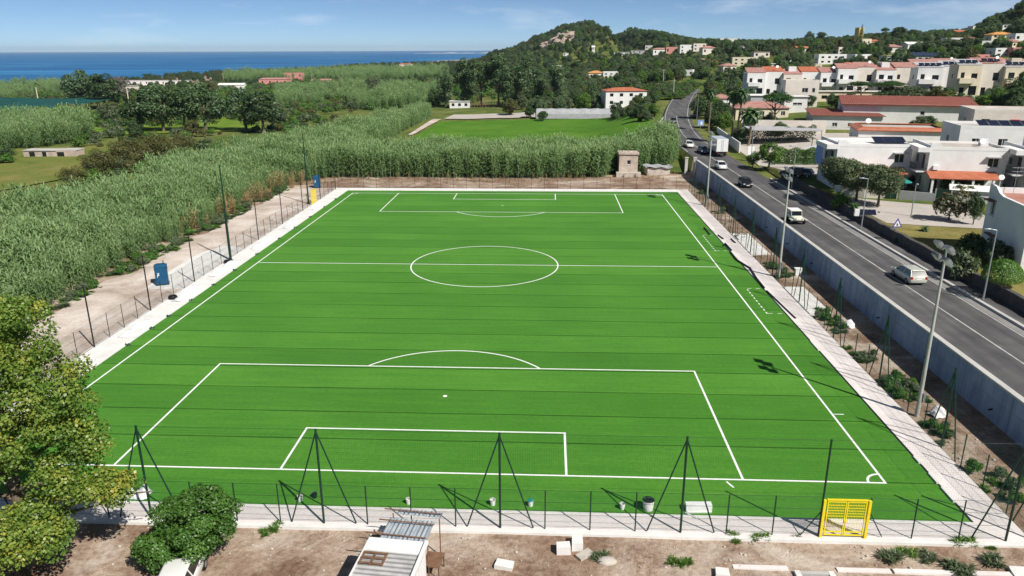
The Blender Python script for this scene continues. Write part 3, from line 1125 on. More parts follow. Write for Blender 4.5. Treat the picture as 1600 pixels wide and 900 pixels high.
yellow_gate("yellow double gate of thin bars in the near fence", (X0 + gx + 0.1, -5.62, 0.1), 0)
yellow_gate("yellow gate seen edge-on in the lane fence by the far corner", (-33.12, -5.45 + 36 * SP + 0.1, 0.07), PI / 2, 2.3, 2.4)

# ------------------------------------------------------------------ buildings
CLEAR = []            # (x, y, radius): ground kept free of scattered trees


def facade(mb, A, B, z0, z1, ops, depth=0.2, mi=0):
    """a wall from A to B with real rectangular openings and their reveals"""
    A, B = Vector((A[0], A[1], 0)), Vector((B[0], B[1], 0))
    Ln = (B - A).length
    t = (B - A) / Ln
    n = Vector((t.y, -t.x, 0))
    us = sorted(set([0, Ln] + [o[0] for o in ops] + [o[0] + o[2] for o in ops]))
    zs = sorted(set([z0, z1] + [z0 + o[1] for o in ops] + [z0 + o[1] + o[3] for o in ops]))
    P = lambda u, z, d=0: A + t * u - n * d + Vector((0, 0, z))
    for ua, ub in zip(us[:-1], us[1:]):
        for za, zb in zip(zs[:-1], zs[1:]):
            cu, cz = (ua + ub) / 2, (za + zb) / 2
            if any(o[0] < cu < o[0] + o[2] and z0 + o[1] < cz < z0 + o[1] + o[3] for o in ops): continue
            mb.add([P(ua, za), P(ub, za), P(ub, zb), P(ua, zb)], [(0, 1, 2, 3)], mi)
    for o in ops:
        a, b, c, d = o[0], o[0] + o[2], z0 + o[1], z0 + o[1] + o[3]
        mb.add([P(a, c), P(b, c), P(b, c, depth), P(a, c, depth)], [(3, 2, 1, 0)], mi)
        mb.add([P(a, d), P(b, d), P(b, d, depth), P(a, d, depth)], [(0, 1, 2, 3)], mi)
        mb.add([P(a, c), P(a, d), P(a, d, depth), P(a, c, depth)], [(3, 2, 1, 0)], mi)
        mb.add([P(b, c), P(b, d), P(b, d, depth), P(b, c, depth)], [(0, 1, 2, 3)], mi)
    return A, t, n


def window_obj(root, A, t, n, o, z0, depth=0.12, frame='white_plastic', name="window", detail=True, pane='window_glass'):
    M = Matrix((t, -n, Vector((0, 0, 1)))).transposed().to_4x4()
    M.translation = A + t * o[0] + Vector((0, 0, z0 + o[1])) - n * depth
    w, h = o[2], o[3]
    if not detail:
        MB().add([(0, 0.03, 0), (w, 0.03, 0), (w, 0.03, h), (0, 0.03, h)], [(0, 1, 2, 3)], 0, False, M).build(name, MATS[pane], root)
        return
    e = 0.07
    f = MB()
    f.box(0, 0, 0, e, 0.05, h, 0, M)
    f.box(w - e, 0, 0, w, 0.05, h, 0, M)
    f.box(e, 0, 0, w - e, 0.05, e, 0, M)
    f.box(e, 0, h - e, w - e, 0.05, h, 0, M)
    if w > 1.0: f.box(w / 2 - e / 2, 0, e, w / 2 + e / 2, 0.05, h - e, 0, M)
    fo = f.build(name, MATS[frame], root)
    MB().add([(e * .5, 0.035, e * .5), (w - e * .5, 0.035, e * .5), (w - e * .5, 0.035, h - e * .5), (e * .5, 0.035, h - e * .5)], [(0, 1, 2, 3)], 0, False, M).build("pane", MATS[pane], fo)
    if name == "window":
        MB().box(-0.06, -depth - 0.06, -0.07, w + 0.06, -0.002, -0.004, 0, M).build("sill", MATS['kerb_stone'], fo)


def wallbox(root, w, d, h, mat, win=None, z0=-0.8, detail=True, name="wall", x0=0.0, y0=0.0, base=0.0, top=True):
    """four walls with openings; win = {side: [(u, z, w, h[, 'door'])]}"""
    win = win or {}
    mb = MB()
    c = {'f': ((x0 - w / 2, y0), (x0 + w / 2, y0)), 'r': ((x0 + w / 2, y0), (x0 + w / 2, y0 + d)),
         'b': ((x0 + w / 2, y0 + d), (x0 - w / 2, y0 + d)), 'l': ((x0 - w / 2, y0 + d), (x0 - w / 2, y0))}
    todo = []
    for s, (A, B) in c.items():
        ops = win.get(s, [])
        a, t, n = facade(mb, A, B, base, base + h, ops)
        for o in ops:
            todo.append((a, t, n, o))
        if base == 0.0:
            A3, B3 = Vector((A[0], A[1], 0)), Vector((B[0], B[1], 0))
            dz = Vector((0, 0, z0))
            mb.add([A3 + dz, B3 + dz, B3, A3], [(0, 1, 2, 3)])
    if top:
        z = base + h - 0.002
        mb.add([(x0 - w / 2, y0, z), (x0 + w / 2, y0, z), (x0 + w / 2, y0 + d, z), (x0 - w / 2, y0 + d, z)], [(0, 1, 2, 3)])
    if base > 0:
        mb.add([(x0 - w / 2, y0, base), (x0 + w / 2, y0, base), (x0 + w / 2, y0 + d, base), (x0 - w / 2, y0 + d, base)], [(3, 2, 1, 0)])
    o_ = mb.build(name, MATS[mat], root)
    for a, t, n, o in todo:
        door = len(o) > 4
        window_obj(root, a, t, n, o, base, name=("door" if door else "window"), detail=detail, frame=('rust_brown' if door else 'white_plastic'))
    return o_


def roof_flat(root, w, d, h, deck='grey_concrete', rim='white_plaster', ph=0.5, x0=0.0, y0=0.0, over=0.0):
    a, b, c, e = x0 - w / 2 - over, x0 + w / 2 + over, y0 - over, y0 + d + over
    r = MB().box(a, c, h, b, e, h + 0.12).build("roof", MATS[deck], root)
    if ph > 0:
        t = 0.22
        m = MB()
        m.box(a - 0.01, c - 0.01, h - 0.003, b + 0.01, c + t, h + ph)
        m.box(a - 0.01, e - t, h - 0.003, b + 0.01, e + 0.01, h + ph)
        m.box(a - 0.01, c + t, h - 0.003, a + t, e - t, h + ph - 0.003)
        m.box(b - t, c + t, h - 0.003, b + 0.01, e - t, h + ph - 0.003)
        m.build("parapet", MATS[rim], r)
    return r


def roof_plane(mb, pts, th=0.14):
    p = [Vector(q) for q in pts]
    n = (p[1] - p[0]).cross(p[2] - p[0]).normalized()
    if n.z < 0: n = -n
    lo = [q - n * th for q in p]
    k = len(p)
    mb.add(p + lo, [tuple(range(k)), tuple(range(k, 2 * k))[::-1]] + [(i, i + k, (i + 1) % k + k, (i + 1) % k) for i in range(k)])


def roof_hip(root, w, d, h, rise, over=0.5, mat='roof_tile', x0=0.0, y0=0.0, gable=False, name="roof"):
    a, b, c, e = x0 - w / 2 - over, x0 + w / 2 + over, y0 - over, y0 + d + over
    ym = (c + e) / 2
    ins = 0 if gable else min((e - c) / 2, (b - a) / 2 - 0.2)
    z0, z1 = h + 0.1, h + 0.1 + rise
    r0, r1 = (a + ins, ym, z1), (b - ins, ym, z1)
    mb = MB()
    roof_plane(mb, [(a, c, z0), (b, c, z0), r1, r0])
    roof_plane(mb, [(b, e, z0), (a, e, z0), r0, r1])
    if not gable:
        roof_plane(mb, [(b, c, z0), (b, e, z0), r1])
        roof_plane(mb, [(a, e, z0), (a, c, z0), r0])
    else:
        mb.add([(x0 - w / 2, y0, h), (x0 - w / 2, y0 + d, h), (x0 - w / 2, ym, z1 - 0.2)], [(0, 1, 2)])
        mb.add([(x0 + w / 2, y0, h), (x0 + w / 2, y0 + d, h), (x0 + w / 2, ym, z1 - 0.2)], [(2, 1, 0)])
    return mb.build(name, MATS[mat], root)


def roof_shed(root, w, d, h0, h1, over=0.4, mat='roof_tile', x0=0.0, y0=0.0, name="roof"):
    """single pitch: height h0 along the front edge, h1 along the back"""
    s = (h1 - h0) / d
    mb = MB()
    roof_plane(mb, [(x0 - w / 2 - over, y0 - over, h0 - s * over), (x0 + w / 2 + over, y0 - over, h0 - s * over),
                    (x0 + w / 2 + over, y0 + d + over, h1 + s * over), (x0 - w / 2 - over, y0 + d + over, h1 + s * over)])
    return mb.build(name, MATS[mat], root)


def railing(root, pts, z, h=0.95, mat='black_metal', step=0.14):
    m = MB()
    for (a, b) in zip(pts[:-1], pts[1:]):
        a3, b3 = Vector((*a, z)), Vector((*b, z))
        up = Vector((0, 0, h))
        m.tube(a3 + up, b3 + up, 0.03, 0.03, 6)
        m.tube(a3 + up * 0.08, b3 + up * 0.08, 0.02, 0.02, 6)
        n = max(2, int((b3 - a3).length / step))
        for i in range(n + 1):
            p = a3.lerp(b3, i / n)
            m.tube(p, p + up, 0.012, 0.012, 4, cap=False)
    return m.build("railing", MATS[mat], root)


def dish(root, loc, r=0.4):
    m = MB()
    p = Vector(loc)
    m.tube(p, p + Vector((0, 0, 0.9)), 0.03, 0.03, 6)
    M = Matrix.Translation(p + Vector((0, -0.1, 0.95))) @ Matrix.Rotation(math.radians(62), 4, 'X')
    m.lathe([(0.02, -0.1), (r * 0.6, -0.05), (r, 0.06), (r * 0.98, 0.08), (r * 0.55, -0.02), (0.01, -0.06)], 14, 0, M)
    return m.build("satellite_dish", MATS['white_plastic'], root)


def antenna(root, loc, h=2.2):
    m = MB()
    p = Vector(loc)
    m.tube(p, p + Vector((0, 0, h)), 0.025, 0.025, 6)
    for k in range(3):
        z = h - 0.15 - k * 0.4
        m.tube(p + Vector((-0.55, 0, z)), p + Vector((0.55, 0, z)), 0.015, 0.015, 4)
        for q in range(5):
            x = -0.5 + q * 0.25
            m.tube(p + Vector((x, -0.25, z)), p + Vector((x, 0.25, z)), 0.012, 0.012, 4)
    return m.build("antenna", MATS['galvanised'], root)


def house_root(label, loc, rz=0.0, name="house", cat="house", group=None, clear=None):
    r = empty(name, loc, rz, label, cat, group)
    if clear: CLEAR.append((loc[0], loc[1], clear))
    return r


# ---- the big white house beside the lawn (only its road side is in view)
h = house_root("large white house with flat pink-tiled roof terrace beside the lawn", (60.6, 30.9, 4.1), math.radians(-8.6), clear=12)
wallbox(h, 12.4, 10.2, 6.4, 'white_plaster', {'l': [(1.0, 4.3, 1.1, 1.5), (2.2, 0.7, 1.1, 1.4)], 'f': [(2.2, 3.9, 1.3, 1.4), (6, 3.9, 1.3, 1.4), (2.4, 0.2, 1.2, 2.2, 'door')]})
r = MB().box(-6.1, 0.1, 6.4, 6.1, 10.1, 6.52).build("roof", MATS['terracotta_deck'], h)
m = MB()
# swept white parapet: low along the road, rising to a horn at the far end
prof = [(0.0, 0.55), (0.6, 0.3), (6.6, 0.3), (7.6, 0.5), (8.6, 1.0), (10.2, 1.1)]
for (ya, za), (yb, zb) in zip(prof[:-1], prof[1:]):
    m.add([(-6.24, ya, 6.397), (-6.24, yb, 6.397), (-6.24, yb, 6.4 + zb), (-6.24, ya, 6.4 + za), (-5.95, ya, 6.397), (-5.95, yb, 6.397), (-5.95, yb, 6.4 + zb), (-5.95, ya, 6.4 + za)],
          [(3, 2, 1, 0), (4, 5, 6, 7), (2, 3, 7, 6), (0, 3, 7, 4), (1, 5, 6, 2)])
m.box(-5.948, -0.04, 6.397, 6.24, 0.25, 6.72)
m.box(-5.948, 9.95, 6.397, 6.24, 10.24, 7.1)
m.build("parapet", MATS['white_plaster'], r)
MB().box(-6.9, 8.0, 5.85, -6.205, 9.7, 5.95).build("window_hood", MATS['rust_brown'], h)
MB().box(-6.7, 6.6, 2.35, -6.205, 8.4, 2.5).build("window_hood", MATS['rust_brown'], h)
antenna(h, (-4.2, 9.4, 6.5), 3.0)
dish(h, (-5.6, 9.6, 7.3), 0.3)

# ---- the row of white two-storey houses with clay porch roofs
def row_house(label, loc, rz, w, extra):
    h = house_root(label, loc, rz, clear=11)
    d, hh = 9.0, 6.4
    wallbox(h, w, d, hh, 'white_plaster', {
        'f': [(0.6, 0.2, 1.1, 2.2, 'door'), (2.4, 0.9, 1.5, 1.3), (w - 3.6, 0.2, 1.1, 2.2, 'door'), (w - 5.8, 0.9, 1.4, 1.3), (w - 2.5, 4.0, 1.5, 1.35)],
        'l': [(d - 3.2, 3.3, 1.5, 2.2, 'door'), (d - 6.0, 3.9, 1.2, 1.2), (d - 3.4, 0.9, 1.4, 1.3)],
        'r': [(1.2, 3.9, 1.2, 1.2)]})
    # hood over the upper window
    MB().box(w / 2 - 2.8, -0.62, 5.45, w / 2 - 0.7, -0.003, 5.58).build("window_hood", MATS['grey_plaster'], h)
    r = MB().box(-w / 2 + 0.02, 0.02, hh, w / 2 - 0.02, d - 0.02, hh + 0.1).build("roof", MATS[extra.get('deck', 'bright_concrete')], h)
    m = MB()
    # parapet with the stepped, swept outline of the fronts
    prof = [(-w / 2, 1.0), (-w / 2 + 1.1, 1.0), (-w / 2 + 1.9, 0.45), (w / 2, 0.42)]
    for (xa, za), (xb, zb) in zip(prof[:-1], prof[1:]):
        m.add([(xa, -0.03, hh - 0.003), (xb, -0.03, hh - 0.003), (xb, -0.03, hh + zb), (xa, -0.03, hh + za), (xa, 0.25, hh - 0.003), (xb, 0.25, hh - 0.003), (xb, 0.25, hh + zb), (xa, 0.25, hh + za)],
              [(0, 1, 2, 3), (7, 6, 5, 4), (3, 2, 6, 7), (0, 3, 7, 4), (1, 5, 6, 2)])
    m.box(-w / 2 - 0.03, 0.252, hh - 0.003, -w / 2 + 0.2, d, hh + 0.7)
    m.box(w / 2 - 0.2, 0.252, hh - 0.003, w / 2 + 0.03, d, hh + 0.42)
    m.box(-w / 2 + 0.202, d - 0.22, hh - 0.003, w / 2 - 0.202, d, hh + 0.4)
    m.build("parapet", MATS['white_plaster'], r)
    # balcony on the left side: slab, rail, canopy
    b = MB().box(-w / 2 - 1.5, 0.1, 3.0, -w / 2 - 0.003, 5.6, 3.2).build("balcony", MATS['white_plaster'], h)
    railing(b, [(-w / 2 - 0.05, 0.16), (-w / 2 - 1.44, 0.16), (-w / 2 - 1.44, 5.5)], 3.2)
    MB().box(-w / 2 - 1.7, -0.2, 6.05, -w / 2 - 0.004, 5.8, 6.75).build("balcony_canopy", MATS['white_plaster'], h)
    if extra.get('blue'):
        MB().box(-w / 2 - 1.62, 2.2, 3.2, -w / 2 - 1.54, 5.6, 6.04).build("blue_awning", MATS['blue_plaster'], h)  # plain blue panel along the outer edge of the balcony
    # clay porch roof, two planes meeting in a hip
    m = MB()
    x1 = w / 2 - extra.get('porch', 1.8)
    z0, z1 = 2.55, 3.35
    roof_plane(m, [(-w / 2 - 0.2, -2.6, z0), (x1 - 3.0, -2.6, z0), (x1 - 3.2, -0.01, z1), (-w / 2 - 0.2, -0.01, z1)], 0.12)
    roof_plane(m, [(x1 - 3.0, -2.6, z0), (x1 + 0.6, -2.4, z0), (x1 + 0.6, -0.01, z1), (x1 - 3.2, -0.01, z1)], 0.12)
    p = m.build("porch_roof", MATS['roof_tile'], h)
    for k in range(4):
        x = -w / 2 + 0.3 + k * (w - 2.4) / 3
        MB().box(x - 0.15, -2.4, -0.5, x + 0.15, -2.1, 2.42).build("porch_pillar", MATS['white_plaster'], h)
    if extra.get('solar'):
        M = Matrix.Translation((1.0, 3.0, hh + 0.25)) @ Matrix.Rotation(math.radians(20), 4, 'X')
        for i in range(3):
            pb = MB()
            pb.box(i * 1.62, 0, 0, i * 1.62 + 1.58, 2.2, 0.06, 0, M)
            pb.build("solar_panel", MATS['solar_panel'], r)
    # air conditioner
    MB().box(-w / 2 + 0.7, -0.38, 3.5, -w / 2 + 1.5, -0.01, 4.1).build("air_conditioner", MATS['white_plastic'], h)
    return h


h1 = row_house("white row house with solar panels on its roof and a clay porch roof", (58.6, 78.5, 4.6), math.radians(-3), 11.2, {'blue': True, 'solar': True, 'porch': 1.6})
h2 = row_house("white row house with gravelly flat roof, middle of the clay-porch row", (70.2, 73.5, 4.7), math.radians(-9), 10.6, {'deck': 'pale_paving', 'porch': 1.8})
h3 = row_house("white row house at the picture edge with blue-shaded upper terrace", (82.4, 69.4, 4.8), math.radians(-9), 11.2, {'deck': 'blue_plaster', 'porch': 0.5})
dish(h2, (3.0, 4.0, 6.4), 0.45)
MB().box(3.4, 5.5, 6.5, 4.5, 6.6, 7.5).build("roof_hut", MATS['white_plaster'], h2)
MB().box(-3.6, 2.0, 6.5, 3.2, 7.5, 8.6).build("roof_storey", MATS['white_plaster'], h3)
h4 = house_root("white upper house with dark blue roof panels behind the row end", (83, 88, 5.2), math.radians(-9), clear=11)
wallbox(h4, 13, 9, 7.6, 'white_plaster', {'f': [(2, 4.6, 1.4, 1.4), (6, 4.6, 1.4, 1.4)], 'l': [(3, 4.6, 1.4, 1.4)]})
rr = roof_flat(h4, 13, 9, 7.6, 'grey_concrete', 'white_plaster', 0.5)
for i in range(5):
    M = Matrix.Translation((-3 + i * 1.7, 2.0, 7.9)) @ Matrix.Rotation(math.radians(18), 4, 'X')
    MB().box(0, 0, 0, 1.62, 2.4, 0.06, 0, M).build("solar_panel", MATS['solar_panel'], rr)

# garden walls, sheds and pergolas before the row
def garden_wall(label, pts, z, hgt, mat, th=0.22, name="garden_wall"):
    mb = MB()
    for (a, b) in zip(pts[:-1], pts[1:]):
        a, b = Vector((*a, 0)), Vector((*b, 0))
        t = (b - a).normalized()
        n = Vector((-t.y, t.x, 0)) * th / 2
        vs = [a - n + Vector((0, 0, z - 0.6)), b - n + Vector((0, 0, z - 0.6)), b + n + Vector((0, 0, z - 0.6)), a + n + Vector((0, 0, z - 0.6))]
        vs += [v + Vector((0, 0, hgt + 0.6)) for v in vs]
        mb.add(vs, [(4, 5, 6, 7), (0, 1, 5, 4), (1, 2, 6, 5), (2, 3, 7, 6), (3, 0, 4, 7)])
    return tag(mb.build(name, MATS[mat]), label, "wall")


garden_wall("pale garden wall left of the dark green gate", [(52.2, 73.4), (55.0, 71.6), (57.6, 70.9)], 4.4, 1.5, 'warm_plaster')
garden_wall("brown-grey garden wall below the planted terrace", [(59.6, 70.2), (63.4, 67.9)], 4.4, 1.3, 'grey_plaster')
garden_wall("white garden wall right of the dark double gate", [(65.4, 66.8), (71.5, 63.2)], 4.4, 1.2, 'white_plaster')
for lab, x, y, rz, w in (("tall dark green garden gate before the first row house", 57.7, 70.9, -0.3, 1.7), ("dark slatted double gate below the white garden shed", 63.5, 67.85, -0.5, 2.0)):
    g = empty("garden_gate", (x, y, 4.4), rz, lab, "gate")
    for sx in (0, 1):
        MB().box(sx * w / 2 + 0.03, -0.03, 0.05, sx * w / 2 + w / 2 - 0.03, 0.03, 1.9).build("gate_leaf", MATS['green_metal'], g)
    for sx in (0, w): MB().box(sx - 0.08, -0.08, -0.2, sx + 0.08, 0.08, 2.0).build("gate_post", MATS['grey_plaster'], g)


def shed(label, loc, rz, w, d, h, rise, wall='white_plaster', roof='white_plastic', name="shed", win=None):
    s = empty(name, loc, rz, label, "shed")
    wallbox(s, w, d, h, wall, win or {'f': [(w * 0.3, 0.05, w * 0.25, h * 0.75, 'door')]})
    roof_hip(s, w, d, h, rise, 0.25, roof, gable=True)
    CLEAR.append((loc[0], loc[1], max(w, d)))
    return s


shed("white garden shed with pitched roof before the middle row house", (68.0, 66.8, 4.5), -0.4, 5.2, 2.6, 1.7, 0.6, roof='canvas_white')
p = empty("carport", (57.0, 73.6, 4.5), -0.15, "low white flat-topped carport before the first row house", "carport")
MB().box(-2.6, -1.6, 2.1, 2.6, 1.6, 2.22).build("roof", MATS['canvas_white'], p)
for sx in (-1, 1):
    for sy in (-1, 1): MB().tube((sx * 2.4, sy * 1.4, -0.3), (sx * 2.4, sy * 1.4, 2.1), 0.05, 0.05, 6).build("post", MATS['grey_metal'], p)
u_ = empty("parasol", (60.9, 73.0, 4.5), 0, "small green parasol in the garden between two row houses", "parasol")
MB().lathe([(1.5, 2.0), (0.8, 2.32), (0.03, 2.5)], 8).build("canopy", MATS['teal_plastic'], u_)
MB().tube((0, 0, -0.3), (0, 0, 2.5), 0.03, 0.03, 6).build("pole", MATS['grey_metal'], u_)

# pale parking court and lawn beyond the stone wall
def patch(name, label, cat, corners, mat, dz=0.06, n=10, m=10, kind="structure"):
    c = [Vector((*q[:2], 0)) for q in corners]
    vs, fs = [], []
    for j in range(m + 1):
        for i in range(n + 1):
            a, b = i / n, j / m
            p = c[0] * (1 - a) * (1 - b) + c[1] * a * (1 - b) + c[2] * a * b + c[3] * (1 - a) * b
            vs.append((p.x, p.y, Hs(p.x, p.y) + dz))
    for j in range(m):
        for i in range(n):
            k = j * (n + 1) + i
            fs.append((k, k + 1, k + n + 2, k + n + 1))
    return tag(MB().add(vs, fs, 0, True).build(name, MATS[mat] if isinstance(mat, str) else mat), label, cat, kind=kind)


def grass_mat(name, c1, c2, c3, s=0.25):
    m, nt, out = new_mat(name)
    co = position(nt)
    a = noise(nt, s, 6, 0.7, co, 0.4)
    b = noise(nt, s * 14, 4, 0.7, co)
    f = mth(nt, 'ADD', mth(nt, 'MULTIPLY', a, 0.65), mth(nt, 'MULTIPLY', b, 0.35))
    col = ramp(nt, f, [(0.36, c1), (0.5, c2), (0.66, c3)])
    princ(nt, out, col, 0.95, 0, 0.1, bump=b, bumpd=0.12, bumps=0.8)


grass_mat('dry_lawn', (0.13, 0.125, 0.035), (0.21, 0.185, 0.06), (0.30, 0.25, 0.10))
grass_mat('crop_green', (0.045, 0.13, 0.012), (0.075, 0.185, 0.016), (0.12, 0.215, 0.025), 0.06)
grass_mat('meadow', (0.085, 0.13, 0.022), (0.14, 0.165, 0.035), (0.24, 0.20, 0.075), 0.06)
grass_mat('meadow_bright', (0.08, 0.15, 0.015), (0.13, 0.21, 0.022), (0.20, 0.24, 0.04), 0.08)
patch("lawn", "dry yellow-green lawn behind the stone wall", "lawn", [(50.75, 10), (60, 4), (62, 56), (50.75, 62)], 'dry_lawn', 0.05, 8, 24)
patch("parking_court", "pale paved court before the white row houses", "paved court", [(51.2, 54.5), (63.0, 50.5), (66.5, 62.5), (51.0, 72.5)], 'pale_paving', 0.1, 10, 12)
patch("driveway", "pale paved driveway corner by the hedge", "driveway", [(50.9, 92), (62, 88), (64, 100), (50.6, 104)], 'pale_paving', 0.08, 8, 8)
patch("yard", "pale paved yard beside the main road junction", "paved yard", [(49.2, 105), (78, 96), (80, 146), (50.5, 150)], 'pale_paving', 0.1, 14, 16)

# ---- the school-like block with dark red roofs
def block(label, loc, rz, w, d, h, wall, roof, win=None, cat="building", name="building", rise=0.0, deck=None, clear=None, ph=0.4, rim=None, detail=True, over=0.4):
    b = house_root(label, loc, rz, name, cat, clear=clear or max(w, d) * 0.6)
    wallbox(b, w, d, h, wall, win, detail=detail)
    if roof == 'flat': roof_flat(b, w, d, h, deck or 'grey_concrete', rim or wall, ph)
    elif roof == 'slab': roof_flat(b, w, d, h, deck or 'grey_concrete', wall, 0, over=over)
    elif roof == 'hip': roof_hip(b, w, d, h, rise, over, deck or 'roof_tile')
    elif roof == 'gable': roof_hip(b, w, d, h, rise, over, deck or 'roof_tile', gable=True)
    elif roof == 'shed': roof_shed(b, w, d, h + 0.1, h + 0.1 + rise, over, deck or 'roof_tile')
    return b


def wins(n, length, z, w=1.1, h=1.2, start=1.0):
    g = (length - 2 * start - w) / max(1, n - 1)
    return [(start + i * g, z, w, h) for i in range(n)]


c1 = block("long pale school block with wide dark red pitched roof", (99, 158, 5.4), math.radians(-17), 30, 26, 6.6, 'white_plaster', 'none',
           {'l': wins(10, 26, 3.4, 0.9, 1.6), 'f': [(18, 4.0, 1.0, 1.0)]}, clear=24)
m = MB()
roof_plane(m, [(-15.8, -0.8, 6.5), (15.8, -0.8, 6.5), (15.8, 13, 8.0), (-15.8, 13, 8.0)], 0.3)
roof_plane(m, [(-15.8, 13, 8.0), (15.8, 13, 8.0), (15.8, 26.8, 6.9), (-15.8, 26.8, 6.9)], 0.3)
m.add([(-15, 0, 6.6), (-15, 26, 6.6), (-15, 13, 7.7)], [(2, 1, 0)])
m.build("roof", MATS['roof_tile_dark'], c1)
MB().box(-15.35, 9.5, -0.5, -15.004, 11.2, 7.0).build("pilaster", MATS['white_plaster'], c1)
c2 = block("low school wing with flat brown-red roof behind the stone pine", (82, 152, 5.2), math.radians(-14), 16, 22, 4.4, 'white_plaster', 'slab',
           {'l': wins(7, 22, 1.6, 1.2, 1.4), 'f': wins(4, 14, 1.8, 1.2, 0.9)}, deck='roof_tile_dark', clear=15, over=0.6)
c3 = block("low white block with red clay rim around its flat roof", (81, 119, 4.9), math.radians(-12), 17, 11, 4.6, 'white_plaster', 'flat',
           {'f': [(9.5, 1.2, 1.2, 1.1), (13, 1.2, 1.2, 1.1)], 'l': [(2, 1.2, 0.9, 1.8), (7, 1.2, 0.9, 1.8)]}, deck='pale_paving', ph=0.0, clear=13)
m = MB()
z = 4.75
a, b_, c_, e = -8.5, 8.5, 0, 11
ins, ov = 1.0, 0.5
roof_plane(m, [(a - ov, c_ - ov, z - .3), (b_ + ov, c_ - ov, z - .3), (b_ - ins, c_ + ins, z + .35), (a + ins, c_ + ins, z + .35)])
roof_plane(m, [(b_ + ov, e + ov, z - .3), (a - ov, e + ov, z - .3), (a + ins, e - ins, z + .35), (b_ - ins, e - ins, z + .35)])
roof_plane(m, [(a - ov, e + ov, z - .3), (a - ov, c_ - ov, z - .3), (a + ins, c_ + ins, z + .35), (a + ins, e - ins, z + .35)])
roof_plane(m, [(b_ + ov, c_ - ov, z - .3), (b_ + ov, e + ov, z - .3), (b_ - ins, e - ins, z + .35), (b_ - ins, c_ + ins, z + .35)])
m.build("tile_rim", MATS['roof_tile'], c3)
dish(c3, (-5.5, 8, 4.7), 0.6)
c4 = block("pale pink-white villa wall with a red awning window", (104.5, 122, 5.3), math.radians(-14), 15, 12, 7.4, 'warm_plaster', 'flat',
           {'f': [(1.5, 4.4, 1.6, 1.7), (7.2, 4.5, 1.2, 1.3), (11, 1.0, 1.2, 2.0, 'door')], 'l': [(5, 4.4, 1.2, 1.4)]}, ph=0.6, clear=13)
MB().box(-0.6, -0.7, 5.2, 0.9, -0.01, 6.1).build("awning", MATS['red_paint'], c4)
MB().box(1.6, -2.6, 2.7, 7.4, -0.01, 2.95).box(1.8, -2.5, -0.4, 2.05, -2.25, 2.7).box(4.4, -2.5, -0.4, 4.65, -2.25, 2.7).box(7.0, -2.5, -0.4, 7.25, -2.25, 2.7).build("veranda", MATS['warm_plaster'], c4)
railing(c4, [(1.8, -2.4), (7.2, -2.4)], 2.95, 0.8, 'white_plastic', 0.3)
c4b = block("taller white stair block with domed cornice beside the villa", (116, 124, 5.3), math.radians(-14), 6.5, 8, 7.9, 'warm_plaster', 'flat', {'f': [(4.4, 3.6, 1.0, 1.4)]}, ph=0.5, clear=9)
MB().lathe([(3.6, 8.4), (2.6, 8.75), (1.2, 8.95), (0.05, 9.0)], 16).build("dome", MATS['white_plaster'], c4b).location = (0, 4, 0)
dish(c4, (6.0, 6, 7.5), 0.75)
c5 = block("shaded grey house with broad red roof at the picture edge", (116, 104, 5.3), math.radians(-12), 20, 16, 6.6, 'white_plaster', 'shed',
           {'l': [(4, 1.2, 2.2, 1.4), (9, 3.8, 1.2, 1.4), (9, 1.0, 1.2, 1.4)], 'f': [(3, 4.0, 1.2, 1.3)]}, rise=1.6, deck='roof_tile_pink', clear=15)
MB().box(-11.5, 16.6, 6.2, 12, 19, 8.6).build("rear_parapet", MATS['white_plaster'], c5)
# flat canopies and white sun sails by the yard
for lab, x, y, w, d, rz, z in (("low grey shed roof left of the white sun sails", 61.5, 133, 16, 9, -0.1, 3.2), ("wide pale flat canopy behind the hedge", 70.0, 113.5, 15, 8, -0.12, 2.8)):
    p = empty("canopy", (x, y, Hs(x, y)), rz, lab, "canopy")
    MB().box(-w / 2, 0, z, w / 2, d, z + 0.15).build("roof", MATS['pale_paving' if 'pale' in lab else 'grey_plaster'], p)
    for sx in (-1, 1):
        for sy in (0.2, d - 0.2): MB().tube((sx * (w / 2 - 0.3), sy, -0.4), (sx * (w / 2 - 0.3), sy, z), 0.08, 0.08, 6).build("post", MATS['grey_metal'], p)
    CLEAR.append((x, y + 3, 9))
for lab, x, y in (("white pointed tent nearest the palm trunks", 61.5, 110.5), ("white pointed tent in the middle of the yard canopies", 67.5, 109.0), ("white pointed tent next to the first row house", 75, 104)):
    p = empty("tent", (x, y, Hs(x, y)), 0.1, lab, "tent")
    m = MB()
    roof_plane(m, [(-2.6, -2.6, 2.2), (2.6, -2.6, 2.2), (0, 0, 3.5)], 0.03)
    roof_plane(m, [(2.6, -2.6, 2.2), (2.6, 2.6, 2.2), (0, 0, 3.5)], 0.03)
    roof_plane(m, [(2.6, 2.6, 2.2), (-2.6, 2.6, 2.2), (0, 0, 3.5)], 0.03)
    roof_plane(m, [(-2.6, 2.6, 2.2), (-2.6, -2.6, 2.2), (0, 0, 3.5)], 0.03)
    m.build("sail", MATS['canvas_white'], p)
    for sx in (-1, 1):
        for sy in (-1, 1): MB().tube((sx * 2.5, sy * 2.5, -0.4), (sx * 2.5, sy * 2.5, 2.2), 0.05, 0.05, 6).build("pole", MATS['white_plastic'], p)
    CLEAR.append((x, y, 5))
garden_wall("long white garden wall behind the palms", [(55.5, 150), (75, 146.5)], 5.3, 3.6, 'warm_plaster')
garden_wall("white roadside wall at the junction below the palms", [(49.2, 124), (50.2, 140), (51.5, 158)], 4.7, 1.6, 'white_plaster')
garden_wall("low pale wall on the field side of the far road", [(37.4, 140), (37.2, 158), (39.0, 175), (43.8, 198), (51, 230), (58, 255)], 5.0, 1.0, 'kerb_stone')

# ---- terraces on the rise
UNITS = ["leftmost", "second", "third", "fourth", "fifth", "sixth"]


